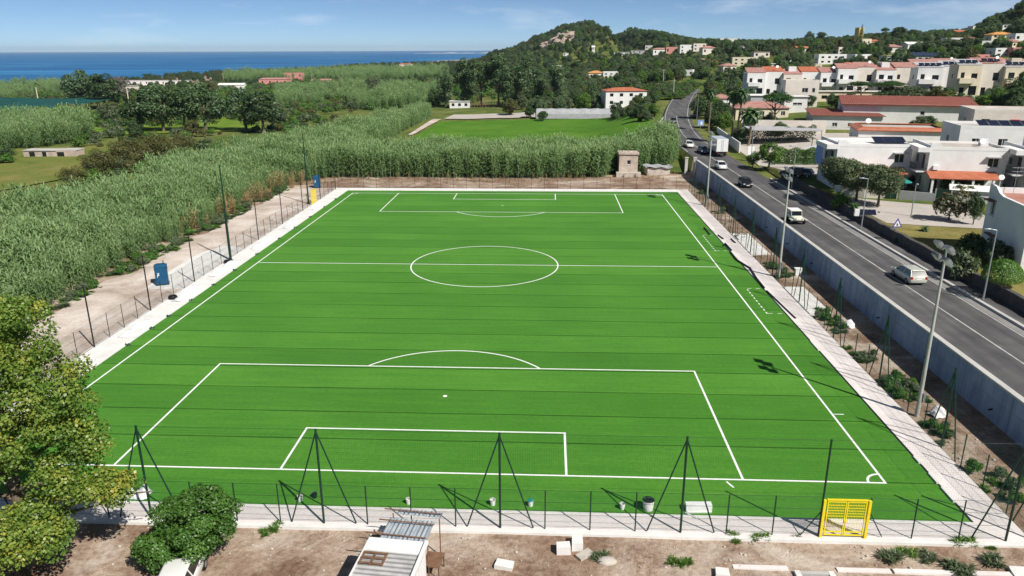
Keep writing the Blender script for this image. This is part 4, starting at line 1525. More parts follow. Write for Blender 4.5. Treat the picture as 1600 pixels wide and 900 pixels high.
def terrace(phrase, u, v, wpx, units, h, walls, deck, rz, deep=9, solar=False):
    """a row of joined houses, each one a thing of its own"""
    p = GT(u, v)
    dist = math.hypot(p.x - CAM.x, p.y - CAM.y)
    w = wpx * dist / 1166.0
    CLEAR.append((p.x, p.y, w * 0.55))
    uw = w / units
    M = Matrix.Rotation(rz, 4, 'Z')
    for i in range(units):
        place = "rightmost" if i == units - 1 else UNITS[i]
        loc = p + M @ Vector((-w / 2 + uw * (i + 0.5), (i % 2) * 1.6, 0))
        b = house_root("%s house %s %s" % (place, "of" if place in ("leftmost", "rightmost") else "from the left of", phrase), loc, rz, "terraced_house", "house", group=phrase)
        hh = h * (1.0 + 0.06 * math.sin(i * 2.3))
        q = [(uw * 0.13, h * 0.62, uw * (0.16 + 0.05 * (i % 3)), h * 0.17), (uw * 0.58, h * (0.6 - 0.06 * (i % 2)), uw * 0.26, h * (0.16 + 0.08 * (i % 2))),
             (uw * 0.16, 0.3, uw * 0.2, h * 0.3, 'door'), (uw * 0.55, h * 0.10, uw * (0.34 if i % 3 == 0 else 0.2), h * (0.28 if i % 3 == 0 else 0.18))]
        if i % 4 == 1: q = q[1:]
        if i % 5 == 3: q = q[:1] + q[2:]
        wallbox(b, uw - 0.02, deep, hh, walls[i % len(walls)], {'f': q, 'l': [(deep * .4, h * .6, 1.3, 1.3)]}, detail=False)
        roof_shed(b, uw - 0.1, deep * 0.62, hh + 0.3, hh + 1.7, 0.25, deck[i % len(deck)], y0=0.6)
        if i % 2 == 0:
            MB().box(-uw * 0.45, -1.5, h * 0.46, uw * 0.2, -0.003, h * 0.62).build("balcony", MATS[walls[0]], b)
        if i % 3 == 1: dish(b, (1, 0.7, hh + 0.8), 0.5)
        if i % 3 == 2:
            m = MB()
            roof_plane(m, [(-uw * .42, -1.7, h * .40), (uw * .3, -1.7, h * .40), (uw * .3, -0.01, h * .47), (-uw * .42, -0.01, h * .47)], 0.08)
            m.build("porch_roof", MATS['roof_tile'], b)
        if i % 4 == 2: MB().box(-1.0, 3.2, hh + 0.6, 1.6, 6.0, hh + 2.6).build("roof_hut", MATS[walls[0]], b)
        if i % 2: MB().box(uw * .30, -0.45, h * .50, uw * .38, -0.01, h * .58).build("air_conditioner", MATS['grey_metal'], b)
        if solar:
            n = int(uw / 1.75)
            for k in range(n):
                Ms = Matrix.Translation((-uw / 2 + 0.4 + k * 1.7, 1.2, hh + 0.75)) @ Matrix.Rotation(math.radians(30), 4, 'X')
                MB().box(0, 0, 0, 1.5, 1.5, 0.07, 0, Ms).build("solar_collector", MATS['solar_panel'], b)


terrace("the long white clay-roofed terrace", 1250, 152, 150, 6, 8.2, ['white_plaster', 'white_plaster', 'warm_plaster'], ['roof_tile_pink', 'roof_tile'], -0.08)
terrace("the white terrace above the broad pines", 1365, 150, 100, 4, 9.0, ['white_plaster', 'warm_plaster'], ['roof_tile_pink'], -0.12)
terrace("the grey-sided solar terrace", 1468, 152, 62, 2, 9.0, ['white_plaster'], ['grey_plaster'], -0.18, solar=True)
terrace("the cream solar terrace with loggias", 1545, 154, 82, 3, 9.5, ['cream_plaster', 'warm_plaster'], ['grey_plaster', 'roof_tile_pink'], -0.18, solar=True)
terrace("the pink back terrace above the solar terraces", 1520, 122, 150, 5, 5.0, ['pink_plaster', 'warm_plaster'], ['roof_tile_pink'], -0.12)
block("cream two-storey house standing before the long terrace", GT(1250, 168) + Vector((0, 0, 0)), -0.1, 10, 8, 7.4, 'warm_plaster', 'flat', {'f': [(5, 4.6, 1.8, 1.3), (5, 1.3, 1.8, 1.0), (8, 4.6, 0.9, 1.3)], 'l': [(3, 4.4, 1.2, 1.2)]}, ph=0.9, clear=9)
block("small house with red porch roof at the left end of the terrace", GT(1197, 171), -0.05, 10, 8, 4.2, 'grey_plaster', 'slab', {'f': [(5.2, 2.0, 1.8, 0.9)]}, deck='white_plaster', clear=8)
block("clay-roofed bungalow right of the tall fan palm", GT(1190, 186), 0.0, 15, 9, 3.0, 'cream_plaster', 'hip', {'f': wins(3, 15, 1, 1.2, 1.2)}, rise=1.6, deck='roof_tile_pink', clear=9)
block("little clay-roofed house above the roadside trees", GT(1128, 172), 0.0, 7, 7, 3.6, 'white_plaster', 'hip', {'f': wins(2, 7, 1.2, 1, 1.1)}, rise=1.2, deck='roof_tile_pink', clear=7)
block("small white rooftop cabin between pine and school", GT(1242, 176), -0.1, 6.5, 5, 4.6, 'white_plaster', 'slab', {'f': [(2.4, 2.2, 2.6, 0.7)]}, deck='white_plaster', clear=6)
b = block("long cream garden pavilion with a row of openings below the terrace", GT(1320, 158), -0.1, 30, 5, 3.0, 'cream_plaster', 'slab', {'f': wins(9, 30, 0.7, 1.8, 1.1)}, deck='warm_plaster', clear=9, detail=False)


# ---- scattered houses on the hillside
def hill(label, u, v, wpx, hpx, wall, roof='flat', deck=None, rz=0.0, rise=1.4, nw=3, storeys=1, d=8.0):
    p = GT(u, v)
    dist = math.hypot(p.x - CAM.x, p.y - CAM.y)
    w, h = wpx * dist / 1166.0, max(2.6, hpx * dist / 1166.0)
    ops = []
    for s in range(storeys):
        hs = h / storeys
        ops += [(o[0], s * hs + hs * 0.3, o[2], o[3]) for o in wins(nw, w, 0, min(1.4, w / nw * 0.5), hs * 0.42, w * 0.1)]
    b = block(label, p, rz, w, d, h, wall, roof, {'f': ops, 'l': [(d * 0.4, h * 0.35, 1.3, h * 0.3)]}, deck=deck, rise=rise, cat="house", name="house", clear=max(w, d) * 0.62, detail=False)
    return b


HILL = [
    ("long low white house at the foot of the quarry hill", 972, 87, 24, 5, 'white_plaster', 'slab', None, 0.1),
    ("low greenish-roofed greenhouse left of the pink hillside houses", 1004, 84, 34, 5, 'grey_plaster', 'slab', 'bright_concrete', 0.0),
    ("white house with pink roof on the hillside", 1033, 85, 24, 7, 'white_plaster', 'hip', 'roof_tile_pink', 0.1),
    ("dull pink house in the middle of the hillside row", 1049, 83, 16, 8, 'pink_plaster', 'flat', 'terracotta_deck', 0.0),
    ("white two-storey house right of the dull pink one", 1073, 82, 20, 10, 'white_plaster', 'flat', None, 0.05),
    ("pale house with roof terrace at the end of the hillside row", 1093, 79, 18, 9, 'warm_plaster', 'flat', None, 0.0),
    ("big white villa alone on the slope under the ridge trees", 1138, 72, 24, 10, 'white_plaster', 'flat', None, -0.2),
    ("low cream house among trees right of the vineyard", 1098, 104, 24, 8, 'cream_plaster', 'hip', 'terracotta_deck', 0.1),
    ("tiny bright red-orange house beside the low cream one", 1117, 104, 8, 6, 'pink_plaster', 'hip', 'roof_tile', 0.0),
    ("pale stepped house with flat roofs above the long terrace's left end", 1164, 102, 36, 10, 'cream_plaster', 'flat', None, -0.1),
    ("pinkish house with pale balcony below the palm grove", 1190, 90, 22, 8, 'warm_plaster', 'slab', 'roof_tile_pink', 0.0),
    ("white house with broad hipped roof behind the long terrace", 1240, 101, 30, 7, 'white_plaster', 'hip', 'bright_concrete', 0.0),
    ("white villa with long balcony row behind the terrace", 1300, 100, 38, 12, 'white_plaster', 'flat', None, 0.0),
    ("white house with slanting outside stair above the terraces", 1348, 98, 24, 10, 'white_plaster', 'flat', None, 0.2),
    ("grey-white house in dense trees above the terraces", 1400, 97, 30, 8, 'white_plaster', 'slab', None, 0.0),
    ("long grey glass-roofed house right of the grey-white one", 1452, 97, 36, 8, 'grey_plaster', 'shed', 'solar_panel', 0.0),
    ("dull red boxy house on the right of the hillside", 1534, 98, 17, 9, 'pink_plaster', 'flat', 'rust_brown', 0.0),
    ("white house with blue-grey side above the red boxy house", 1572, 88, 28, 9, 'white_plaster', 'flat', None, 0.0),
    ("pink house at the right-hand edge of the hillside", 1596, 86, 22, 8, 'pink_plaster', 'flat', None, 0.0),
    ("plain bright white cube house below the pine ridge", 1493, 74, 26, 11, 'white_plaster', 'flat', None, -0.1),
    ("dark-roofed low house beside the bright white cube", 1518, 70, 20, 7, 'warm_plaster', 'hip', 'rust_brown', 0.0),
    ("cream house with orange awning on the upper right slope", 1566, 66, 28, 9, 'cream_plaster', 'hip', 'roof_orange', 0.0),
    ("white house next to the orange awning, at the picture edge", 1597, 64, 18, 8, 'white_plaster', 'flat', None, 0.0),
    ("pale house high under the wooded summit on the right", 1532, 49, 20, 6, 'warm_plaster', 'flat', None, 0.0),
    ("low white house below the wooded summit at the right edge", 1577, 45, 17, 4, 'white_plaster', 'slab', None, 0.0),
    ("red two-storey house on the ridge between dark trees", 1442, 58, 18, 10, 'pink_plaster', 'slab', 'roof_tile', 0.0),
    ("white houses' roof hut in the trees under the red ridge house", 1432, 78, 26, 7, 'white_plaster', 'gable', 'bright_concrete', 0.2),
    ("small red-roofed house below the ridge cypress", 1369, 71, 16, 4, 'warm_plaster', 'hip', 'roof_tile', 0.0),
    ("white cube house on the ridge left of the yellow tower", 1298, 61, 18, 6, 'white_plaster', 'flat', None, 0.0),
    ("orange-roofed farmhouse below the quarry hill", 932, 123, 24, 8, 'warm_plaster', 'hip', 'roof_orange', 0.1),
    ("white farmhouse annexe right of the orange-roofed one", 955, 123, 24, 9, 'white_plaster', 'flat', None, 0.0),
    ("tiny white chapel gable on the wooded slope", 927, 84, 4, 9, 'white_plaster', 'gable', 'bright_concrete', 0.0),
    ("small white hut in the trees under the rock face", 884, 88, 8, 5, 'white_plaster', 'slab', None, 0.0),
    ("white shed roof showing through the trees left of the farmhouses", 872, 112, 12, 6, 'white_plaster', 'gable', 'bright_concrete', 0.3),
]
for t in HILL:
    hill(*t[:9], nw=max(1, int(t[3] / 8)), storeys=2 if t[4] >= 9 else 1)
ORD = ["first", "second", "third", "fourth", "fifth", "sixth", "seventh", "eighth", "ninth", "tenth", "eleventh", "twelfth"]
for row, phrase, cols in (
        (78, "in the upper straggling row, counted from the quarry hill", ((1015, 77), (1108, 84), (1160, 80), (1212, 74), (1255, 82), (1318, 84), (1395, 82), (1415, 62), (1462, 66), (1505, 60), (1545, 74), (1588, 74))),
        (110, "in the lower straggling row, counted from the road", ((1075, 118), (1140, 112), (1208, 108), (1270, 110), (1325, 112), (1378, 108), (1425, 112), (1480, 106), (1512, 112), (1555, 106), (1590, 112)))):
    for i, (u, v) in enumerate(cols):
        hill("small pale house, %s %s" % (ORD[i], phrase), u, v, 13 + (i * 7) % 11, 5 + (i * 3) % 4, ['white_plaster', 'warm_plaster', 'white_plaster', 'cream_plaster'][i % 4],
             ['flat', 'hip', 'slab', 'flat', 'gable'][i % 5], ['bright_concrete', 'roof_tile_pink', 'bright_concrete', 'terracotta_deck', 'roof_tile'][i % 5], 0.1 * ((i * 5) % 7 - 3), nw=2, d=7)
tw = GT(1343, 74)
k = math.hypot(tw.x - CAM.x, tw.y - CAM.y) / 1166
b = house_root("yellow tower house with white base beside the tall ridge conifer", tw, 0.1, clear=10)
wallbox(b, 7 * k, 6, 24 * k, 'ochre_plaster', {'f': [(2 * k, 16 * k, 2.4 * k, 3 * k)]}, detail=False)
roof_flat(b, 7 * k, 6, 24 * k, 'grey_concrete', 'ochre_plaster', 0.8)
wallbox(b, 14 * k, 7, 11 * k, 'cream_plaster', {'f': [(3 * k, 5 * k, 2 * k, 3 * k), (9 * k, 5 * k, 2 * k, 3 * k)]}, x0=7 * k, y0=-2, name="annexe_wall", detail=False)

# ---- houses out on the coastal plain
PLAIN = [
    ("very long low white farm building behind the dark trees", 238, 133, 100, 6, 'white_plaster', 'slab', 'bright_concrete', 0.0),
    ("pale pink annexe at the left end of the long farm building", 196, 145, 28, 9, 'warm_plaster', 'slab', None, 0.0),
    ("small white barn in the trees right of the long farm building", 362, 142, 36, 8, 'white_plaster', 'gable', 'bright_concrete', 0.1),
    ("pink house with long clay roof on the plain", 428, 133, 42, 8, 'pink_plaster', 'hip', 'roof_tile_pink', 0.1),
    ("tall rose-red house right of the long pink one", 459, 129, 27, 13, 'pink_plaster', 'flat', 'roof_tile', 0.0),
    ("low clay roof half buried in reeds right of the rose-red house", 503, 130, 34, 4, 'warm_plaster', 'hip', 'roof_tile_pink', 0.0),
    ("little pink-roofed cottage far out on the plain", 634, 108, 20, 7, 'warm_plaster', 'hip', 'roof_tile', 0.0),
    ("small whitewashed block hut at the left end of the eucalyptus row", 718, 169, 30, 10, 'white_plaster', 'slab', 'bright_concrete', 0.0),
]
for t in PLAIN:
    hill(*t[:9], nw=max(2, int(t[3] / 9)), storeys=2 if t[4] >= 12 else 1, d=7)
b = hill("white two-storey farmhouse with clay roof near the road bend", 978, 166, 62, 22, 'white_plaster', 'hip', 'roof_tile', 0.12, 1.2, 4, 2, 10)
hs = empty("field_hut", (24.7, 117.4, Hs(24.7, 117.4)), 0.0, "old square stone field hut with one small window before the reeds", "hut")
wallbox(hs, 3.9, 3.6, 4.5, 'old_plaster', {'f': [(1.6, 2.4, 0.8, 0.9)], 'l': [(1.2, 0.2, 0.9, 1.9, 'door')]})
MB().prism([(-2.15, -0.2), (2.15, -0.25), (2.1, 3.75), (-2.1, 3.8)], 4.5, 4.85).build("roof_slab", MATS['old_plaster'], hs)
m = MB()
for i in range(14):
    a = random.uniform(-1.9, 1.9)
    bq = random.uniform(0, 3.4)
    r = random.uniform(0.12, 0.3)
    m.lathe([(0.01, -r * .4), (r, 0), (r * .8, r * .5), (0.01, r * .75)], 6, 0, Matrix.Translation((a, bq, 4.86)))
m.build("roof_rubble", MATS['rubble_stone'], hs)
MB().box(-2.6, -1.6, -0.4, 2.5, -0.02, 0.9).build("plinth", MATS['rubble_stone'], hs)

# polytunnel, field walls, shade net
t = empty("polytunnel", (20.5, 251, Hs(20.5, 251)), 0.0, "long grey-white plastic growing tunnel at the end of the green field", "greenhouse")
m = MB()
n = 10
for k in range(24):
    xa, xb = -17.5 + k * 35 / 24, -17.5 + (k + 1) * 35 / 24
    za, zb = 3.6 + 0.12 * math.sin(k * 2.1), 3.6 + 0.12 * math.sin((k + 1) * 2.1)
    for i in range(n):
        a0, a1 = PI * i / n, PI * (i + 1) / n
        P = lambda x, a, z: (x, 3.2 - 3.2 * math.cos(a), z * max(0, math.sin(a)) ** 0.6)
        m.add([P(xa, a0, za), P(xb, a0, zb), P(xb, a1, zb), P(xa, a1, za)], [(0, 1, 2, 3)], 0, True)
m.build("film_cover", MATS['plastic_film'], t)
for sx in (-17.5, 17.5):
    MB().add([(sx, 3.2 - 3.2 * math.cos(PI * i / 10), 3.6 * max(0, math.sin(PI * i / 10)) ** 0.6) for i in range(11)], [tuple(range(11))]).build("end_wall", MATS['plastic_film'], t)
CLEAR.append((20, 253, 20))
patch("green_field", "bright green crop field beyond the reeds", "field", [(-36, 128), (37.5, 128), (39.0, 246), (-34, 252)], 'crop_green', 0.25, 16, 24)
patch("dusty_yard", "pale pinkish yard at the far edge of the green field", "yard", [(-34, 262), (2.5, 259), (2, 282), (-33, 286)], 'pale_paving', 0.35, 8, 6)
patch("farm_track", "pale dirt track beside the green field", "track", [(-38.2, 205), (-36.6, 204), (-35.0, 262), (-38.6, 263)], 'lane_gravel', 0.3, 4, 16)
patch("far_track", "pale dirt track across the far plain", "track", [tuple(GT(612, 131))[:2], tuple(GT(622, 131))[:2], tuple(GT(660, 119))[:2], tuple(GT(650, 119))[:2]], 'lane_gravel', 0.4, 4, 14)
patch("meadow", "yellow-green meadow beyond the reeds on the left", "meadow", [tuple(GT(-160, 330))[:2], tuple(GT(130, 275))[:2], tuple(GT(330, 222))[:2], tuple(GT(-160, 240))[:2]], 'meadow', 0.25, 16, 16)
patch("meadow", "bright green meadow strip behind the left trees", "meadow", [tuple(GT(100, 216))[:2], tuple(GT(420, 205))[:2], tuple(GT(400, 190))[:2], tuple(GT(110, 203))[:2]], 'meadow_bright', 0.3, 16, 10)
patch("meadow", "bright green clearing behind the dark trees", "meadow", [tuple(GT(338, 200))[:2], tuple(GT(372, 200))[:2], tuple(GT(372, 150))[:2], tuple(GT(338, 150))[:2]], 'meadow_bright', 0.35, 8, 16)
patch("vineyard_slope", "light green vineyard slope left of the road bend", "vineyard", [tuple(GT(1008, 160))[:2], tuple(GT(1066, 156))[:2], tuple(GT(1098, 132))[:2], tuple(GT(1005, 136))[:2]], 'meadow_bright', 0.5, 12, 12)
patch("hill_terrace", "light green vine terrace under the ridge", "vineyard", [tuple(GT(1020, 69))[:2], tuple(GT(1120, 69))[:2], tuple(GT(1120, 61))[:2], tuple(GT(1022, 61))[:2]], 'meadow_bright', 1.2, 12, 6)
net = empty("shade_tunnel", GT(30, 178), 0.0, "large dark teal shade net stretched over poles", "shade net")
q = GT(30, 178)
k = math.hypot(q.x - CAM.x, q.y - CAM.y) / 1166
m = MB()
for i in range(10):
    xa, xb = (-150 + 24 * i) * k, (-150 + 24 * (i + 1)) * k
    if xb > 85 * k: break
    za, zb = 3.6 + 0.3 * math.sin(i), 3.6 + 0.3 * math.sin(i + 1)
    m.add([(xa, 0, 0), (xb, 0, 0), (xb, 6, zb), (xa, 6, za)], [(0, 1, 2, 3)])
    m.add([(xa, 6, za), (xb, 6, zb), (xb, 48, zb + 1.2), (xa, 48, za + 1.2)], [(0, 1, 2, 3)])
m.build("net_cover", MATS['shade_net'], net)
for i, x in enumerate((-60, 27, 74, 30)):
    MB().tube((x * k, 50, -0.5), (x * k, 50, 10.5), 0.28, 0.22, 6).build("pole", MATS['cream_plaster'], net)
CLEAR.append((q.x, q.y + 25, 40))
hr = empty("ruined_wall", GT(78, 246), 0.0, "tumbledown grey-white shed at the edge of the meadow", "shed")
q = GT(78, 246)
wallbox(hr, 14, 4, 1.7, 'old_plaster', {'f': [(1.5, 0.2, 1.6, 1.2), (5.0, 0.2, 1.2, 1.2), (9.0, 0.2, 2.0, 1.2)]}, detail=False)
MB().box(-7.2, -0.2, 1.72, 2.0, 4.2, 1.84).box(2.6, 0.3, 1.74, 7.1, 4.1, 1.95).build("roof", MATS['grey_concrete'], hr)
CLEAR.append((q.x, q.y, 8))
# dark bar fence beside the eucalyptus row
f = empty("bar_fence", GT(795, 166), 0.0, "dark upright-bar fence under the eucalyptus trees", "fence")
for i in range(30):
    MB().box(-18 + i * 1.35, -0.08, -0.3, -17.72 + i * 1.35, 0.08, 2.3).build("bar", MATS['rust_brown'], f)
MB().box(-18, 0.09, 0.6, 22, 0.17, 0.8).box(-18, 0.09, 1.8, 22, 0.17, 2.0).build("rail", MATS['rust_brown'], f)

# ------------------------------------------------------------------ foliage
def unit(n):
    v = RNG.normal(size=(n, 3))
    return v / np.linalg.norm(v, axis=1, keepdims=True)


def fast_mesh(name, verts, quads, mats, var=None, mi=None):
    me = bpy.data.meshes.new(name)
    me.vertices.add(len(verts))
    me.vertices.foreach_set("co", np.asarray(verts, np.float32).ravel())
    nq, k = quads.shape
    me.loops.add(nq * k)
    me.loops.foreach_set("vertex_index", np.asarray(quads, np.int32).ravel())
    me.polygons.add(nq)
    me.polygons.foreach_set("loop_start", np.arange(0, nq * k, k, dtype=np.int32))
    if mi is not None: me.polygons.foreach_set("material_index", np.asarray(mi, np.int32))
    if var is not None:
        a = me.attributes.new("var", 'FLOAT', 'FACE')
        a.data.foreach_set("value", np.asarray(var, np.float32))
    for m in mats: me.materials.append(MATS[m])
    me.update(calc_edges=True)
    me.validate()
    return me


def leaves(pos, nrm, size, asp=0.55):
    """one lozenge leaf at each point"""
    n = len(pos)
    t = np.cross(nrm, unit(n))
    t /= np.linalg.norm(t, axis=1, keepdims=True) + 1e-9
    b = np.cross(nrm, t)
    s = size[:, None]
    c = nrm * s * 0.12
    v = np.stack([pos - t * s * 0.5, pos + b * s * asp * 0.5 + c, pos + t * s * 0.5, pos - b * s * asp * 0.5 + c], 1).reshape(-1, 3)
    q = np.arange(4 * n).reshape(n, 4)
    return v, q


def blobs_in(center, radii, n, rmin, rmax, flat=1.0, low=False):
    """many small uneven lobes spread over the shell of a big one"""
    u = unit(n)
    if not low: u[:, 2] = np.where(u[:, 2] < -0.35, -u[:, 2] * 0.5, u[:, 2])
    rr = RNG.uniform(0.35, 1.0, n)[:, None] ** 0.6
    c = np.array(center) + u * np.array(radii) * rr * 0.82
    r = RNG.uniform(rmin, rmax, n)
    return c, np.stack([r, r, r * flat], -1)


def crown(name, cs, rs, n, smin, smax, mat, asp=0.6, light_top=0.35, gap=0.0):
    w = (rs[:, 0] * rs[:, 1]) ** 1.0
    pick = RNG.choice(len(cs), n, p=w / w.sum())
    u = unit(n)
    u[:, 2] = np.where((u[:, 2] < -0.2) & (RNG.random(n) < 0.55), -u[:, 2], u[:, 2])
    rad = RNG.uniform(0.5, 1.08, n) ** 0.7
    pos = cs[pick] + rs[pick] * u * rad[:, None]
    nr = u * 0.75 + unit(n) * 0.75 + np.array([0, 0, 0.35])
    nr /= np.linalg.norm(nr, axis=1, keepdims=True)
    v, q = leaves(pos, nr, RNG.uniform(smin, smax, n), asp)
    tone = RNG.uniform(0.0, 1.0, len(cs))[pick]
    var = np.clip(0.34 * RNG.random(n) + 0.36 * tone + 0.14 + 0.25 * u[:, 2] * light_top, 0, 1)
    return fast_mesh(name, v, q, [mat], var)


def trunk_mesh(h, r, limbs, spread, top, name="trunk", mat='bark', lean=(0, 0)):
    mb = MB()
    mid = (lean[0] * 0.5, lean[1] * 0.5, h * 0.55)
    mb.path([(0, 0, -0.4), (lean[0] * 0.15, lean[1] * 0.2, h * 0.2), mid, (lean[0], lean[1], h)], [r * 1.35, r, r * 0.8, r * 0.55], 8)
    for k in range(limbs):
        a = 2 * PI * k / limbs + random.uniform(-0.4, 0.4)
        s = spread * random.uniform(0.6, 1.0)
        z = h * random.uniform(0.6, 1.0)
        e = (lean[0] + math.cos(a) * s, lean[1] + math.sin(a) * s, z + (top - z) * random.uniform(0.5, 0.8))
        m_ = (lean[0] + math.cos(a) * s * 0.45, lean[1] + math.sin(a) * s * 0.45, z + (top - z) * 0.25)
        mb.path([(lean[0] * z / h, lean[1] * z / h, z * 0.96), m_, e], [r * 0.5, r * 0.36, r * 0.12], 6)
    return mb.mesh(name, MATS[mat])


KINDS = {}


def kind(key, variants):
    KINDS[key] = variants


def remat(me, mat):
    m2 = me.copy()
    m2.materials.clear()
    m2.materials.append(MATS[mat])
    return m2


# round broadleaf, 1 unit = 10 m tall, later scaled
def round_variant(i, mat, n=5200, hgt=10.0, wide=4.2, leaf=(0.3, 0.62)):
    c, r = blobs_in((0, 0, hgt * 0.54), (wide, wide, hgt * 0.43), 60, wide * 0.14, wide * 0.34, 0.95, True)
    return (trunk_mesh(hgt * 0.40, hgt * 0.03, 5, wide * 0.7, hgt * 0.85), crown("crown", c, r, n, leaf[0], leaf[1], mat))


_round = [round_variant(i, 'leaf_dark') for i in range(4)]
kind('dark', _round)
for nm, mt in (('bright', 'leaf_bright'), ('olive', 'leaf_olive'), ('brown', 'leaf_brown'), ('euc_round', 'leaf_euc'), ('grey', 'leaf_grey')):
    kind(nm, [(a, remat(b, mt)) for a, b in _round])


def euc_variant():
    hgt = 20.0
    cs, rs = [], []
    for k in range(9):
        a = random.uniform(0, 2 * PI)
        d = random.uniform(0.5, 3.6)
        zt = random.uniform(10, 18.5)
        for j in range(6):
            cs.append((math.cos(a) * d + random.uniform(-.9, .9), math.sin(a) * d + random.uniform(-.9, .9), zt - j * random.uniform(0.9, 1.7)))
            rr = random.uniform(0.8, 1.7)
            rs.append((rr, rr, rr * 1.25))
    return (trunk_mesh(9, 0.38, 7, 3.2, 17), crown("crown", np.array(cs), np.array(rs), 5200, 0.45, 0.9, 'leaf_euc', 0.45))


kind('euc', [euc_variant() for _ in range(4)])


def pine_variant():
    c, r = blobs_in((0, 0, 8.2), (4.6, 4.6, 1.5), 40, 0.8, 1.6, 0.6)
    return (trunk_mesh(7.2, 0.28, 8, 3.6, 8.4, lean=(0.5, 0.2)), crown("crown", c, r, 4200, 0.3, 0.6, 'leaf_pine', 0.35))


kind('pine', [pine_variant() for _ in range(2)])


def conifer_variant():
    cs, rs = [], []
    for k in range(16):
        z = 2 + k * 0.9
        rad = (16.5 - z) * 0.17
        for j in range(6):
            a = j * PI / 3 + k * 0.5
            cs.append((math.cos(a) * rad, math.sin(a) * rad, z))
            rs.append((rad * 0.5 + 0.25, rad * 0.5 + 0.25, 0.4))
    return (trunk_mesh(15.5, 0.25, 0, 0, 15), crown("crown", np.array(cs), np.array(rs), 2600, 0.4, 0.8, 'leaf_pine', 0.4))


kind('conifer', [conifer_variant()])


def palm_variant(h, fronds=34, fl=2.4, skirt=False):
    pts = [(0.25 * math.sin(z * 0.5), 0.1 * math.sin(z), z) for z in np.linspace(-0.4, h, 7)]
    t = MB().path(pts, [0.34, 0.27, 0.24, 0.23, 0.22, 0.21, 0.2], 8).mesh("trunk", MATS['palm_bark'])
    top = Vector(pts[-1])
    vs, qs, var = [], [], []
    for k in range(fronds):
        a = k * 2.399
        el = 1.15 - 1.75 * (k / fronds)
        d = Vector((math.cos(a), math.sin(a), 0))
        p, dirz = top.copy(), el
        seg = 7
        prev = None
        for j in range(seg + 1):
            f = j / seg
            w = 0.42 * math.sin(PI * min(1, f * 0.85 + 0.12)) * (fl / 2.4)
            side = Vector((-d.y, d.x, 0)) * w
            droop = Vector((0, 0, -0.22 * w))
            cur = (p - side + droop, p.copy(), p + side + droop)
            if prev:
                b = len(vs)
                vs += [tuple(x) for x in (*prev, *cur)]
                qs += [(b, b + 1, b + 4, b + 3), (b + 1, b + 2, b + 5, b + 4)]
                vv = 0.35 + 0.4 * (1 - k / fronds) + random.uniform(-0.1, 0.15)
                var += [vv, vv]
            prev = cur
            st = fl / seg
            p = p + (d * math.cos(dirz) + Vector((0, 0, math.sin(dirz)))) * st
            dirz -= 0.24
    me = fast_mesh("fronds", np.array(vs), np.array(qs), ['leaf_palm'], np.array(var))
    return (t, me)


kind('palm', [palm_variant(9.0)])
kind('fan_palm', [palm_variant(6.5, 46, 2.9)])
kind('low_palm', [palm_variant(0.6, 24, 1.1)])


def shrub_variant(mat, n=1500, leaf=(0.12, 0.3)):
    c, r = blobs_in((0, 0, 0.8), (1.0, 1.0, 0.75), 22, 0.28, 0.55, 0.9)
    return (trunk_mesh(0.6, 0.05, 4, 0.5, 1.2), crown("crown", c, r, n, leaf[0], leaf[1], mat))


_shrub = [shrub_variant('leaf_bush') for _ in range(3)]
kind('shrub', _shrub)
for nm, mt in (('shrub_dark', 'leaf_dark'), ('shrub_brown', 'leaf_brown'), ('shrub_olive', 'leaf_olive'), ('shrub_pink', 'leaf_pink'), ('shrub_bright', 'leaf_bright')):
    kind(nm, [(a, remat(b, mt)) for a, b in _shrub])

_c, _r = blobs_in((0, 0, 0.75), (1.0, 1.0, 0.72), 60, 0.12, 0.34, 0.95, True)
kind('thicket', [(trunk_mesh(0.6, 0.04, 6, 0.7, 1.2), crown('crown', _c, _r, 9000, 0.035, 0.085, 'leaf_brown', 0.6, 0.5))])
# clipped dome tree
_u = unit(5200)
_u[:, 2] = np.abs(_u[:, 2]) * np.where(RNG.random(5200) < 0.12, -0.25, 1)
_p = _u * np.array([2.3, 2.3, 1.9]) * RNG.uniform(0.93, 1.02, 5200)[:, None] + np.array([0, 0, 1.0])
_n = _u + unit(5200) * 0.5
_n /= np.linalg.norm(_n, axis=1, keepdims=True)
_v, _q = leaves(_p, _n, RNG.uniform(0.1, 0.24, 5200), 0.7)
kind('dome', [(trunk_mesh(1.3, 0.14, 5, 1.0, 2.2), fast_mesh("crown", _v, _q, ['leaf_bush'], RNG.uniform(0.3, 0.9, 5200)))])

# flat-topped clipped evergreen (three stand together by the road)
_c, _r = blobs_in((0, 0, 3.7), (3.0, 2.9, 2.3), 80, 0.5, 0.95, 0.85, True)
kind('clipped', [(trunk_mesh(2.6, 0.17, 6, 1.9, 4.6), crown("crown", _c, _r, 13000, 0.13, 0.3, 'leaf_olive'))])


def plant(key, loc, hscale, label, name="tree", cat="tree", wscale=None, rz=None, var=None, group=None):
    v = KINDS[key]
    t, c = v[random.randrange(len(v)) if var is None else var % len(v)]
    root = empty(name, loc, random.uniform(0, 2 * PI) if rz is None else rz, label, cat, group)
    w = hscale if wscale is None else wscale
    root.scale = (w, w, hscale)
    link_mesh("trunk", t, root)
    link_mesh("crown", c, root)
    return root


def plant_px(key, u, v, hpx, unit_h, label, name="tree", cat="tree", wpx=None, unit_w=None, D=None, var=None, dz=0.0):
    """a tree whose foot shows at (u, v) and that is hpx picture points tall"""
    p = GT(u, v) if D is None else AT(u, D)
    k = (p - CAM).dot(_F) / FOC
    hs = hpx * k / unit_h
    ws = hs if wpx is None else wpx * k / unit_w
    p.z += dz
    return plant(key, p, hs, label, name, cat, ws, var=var)


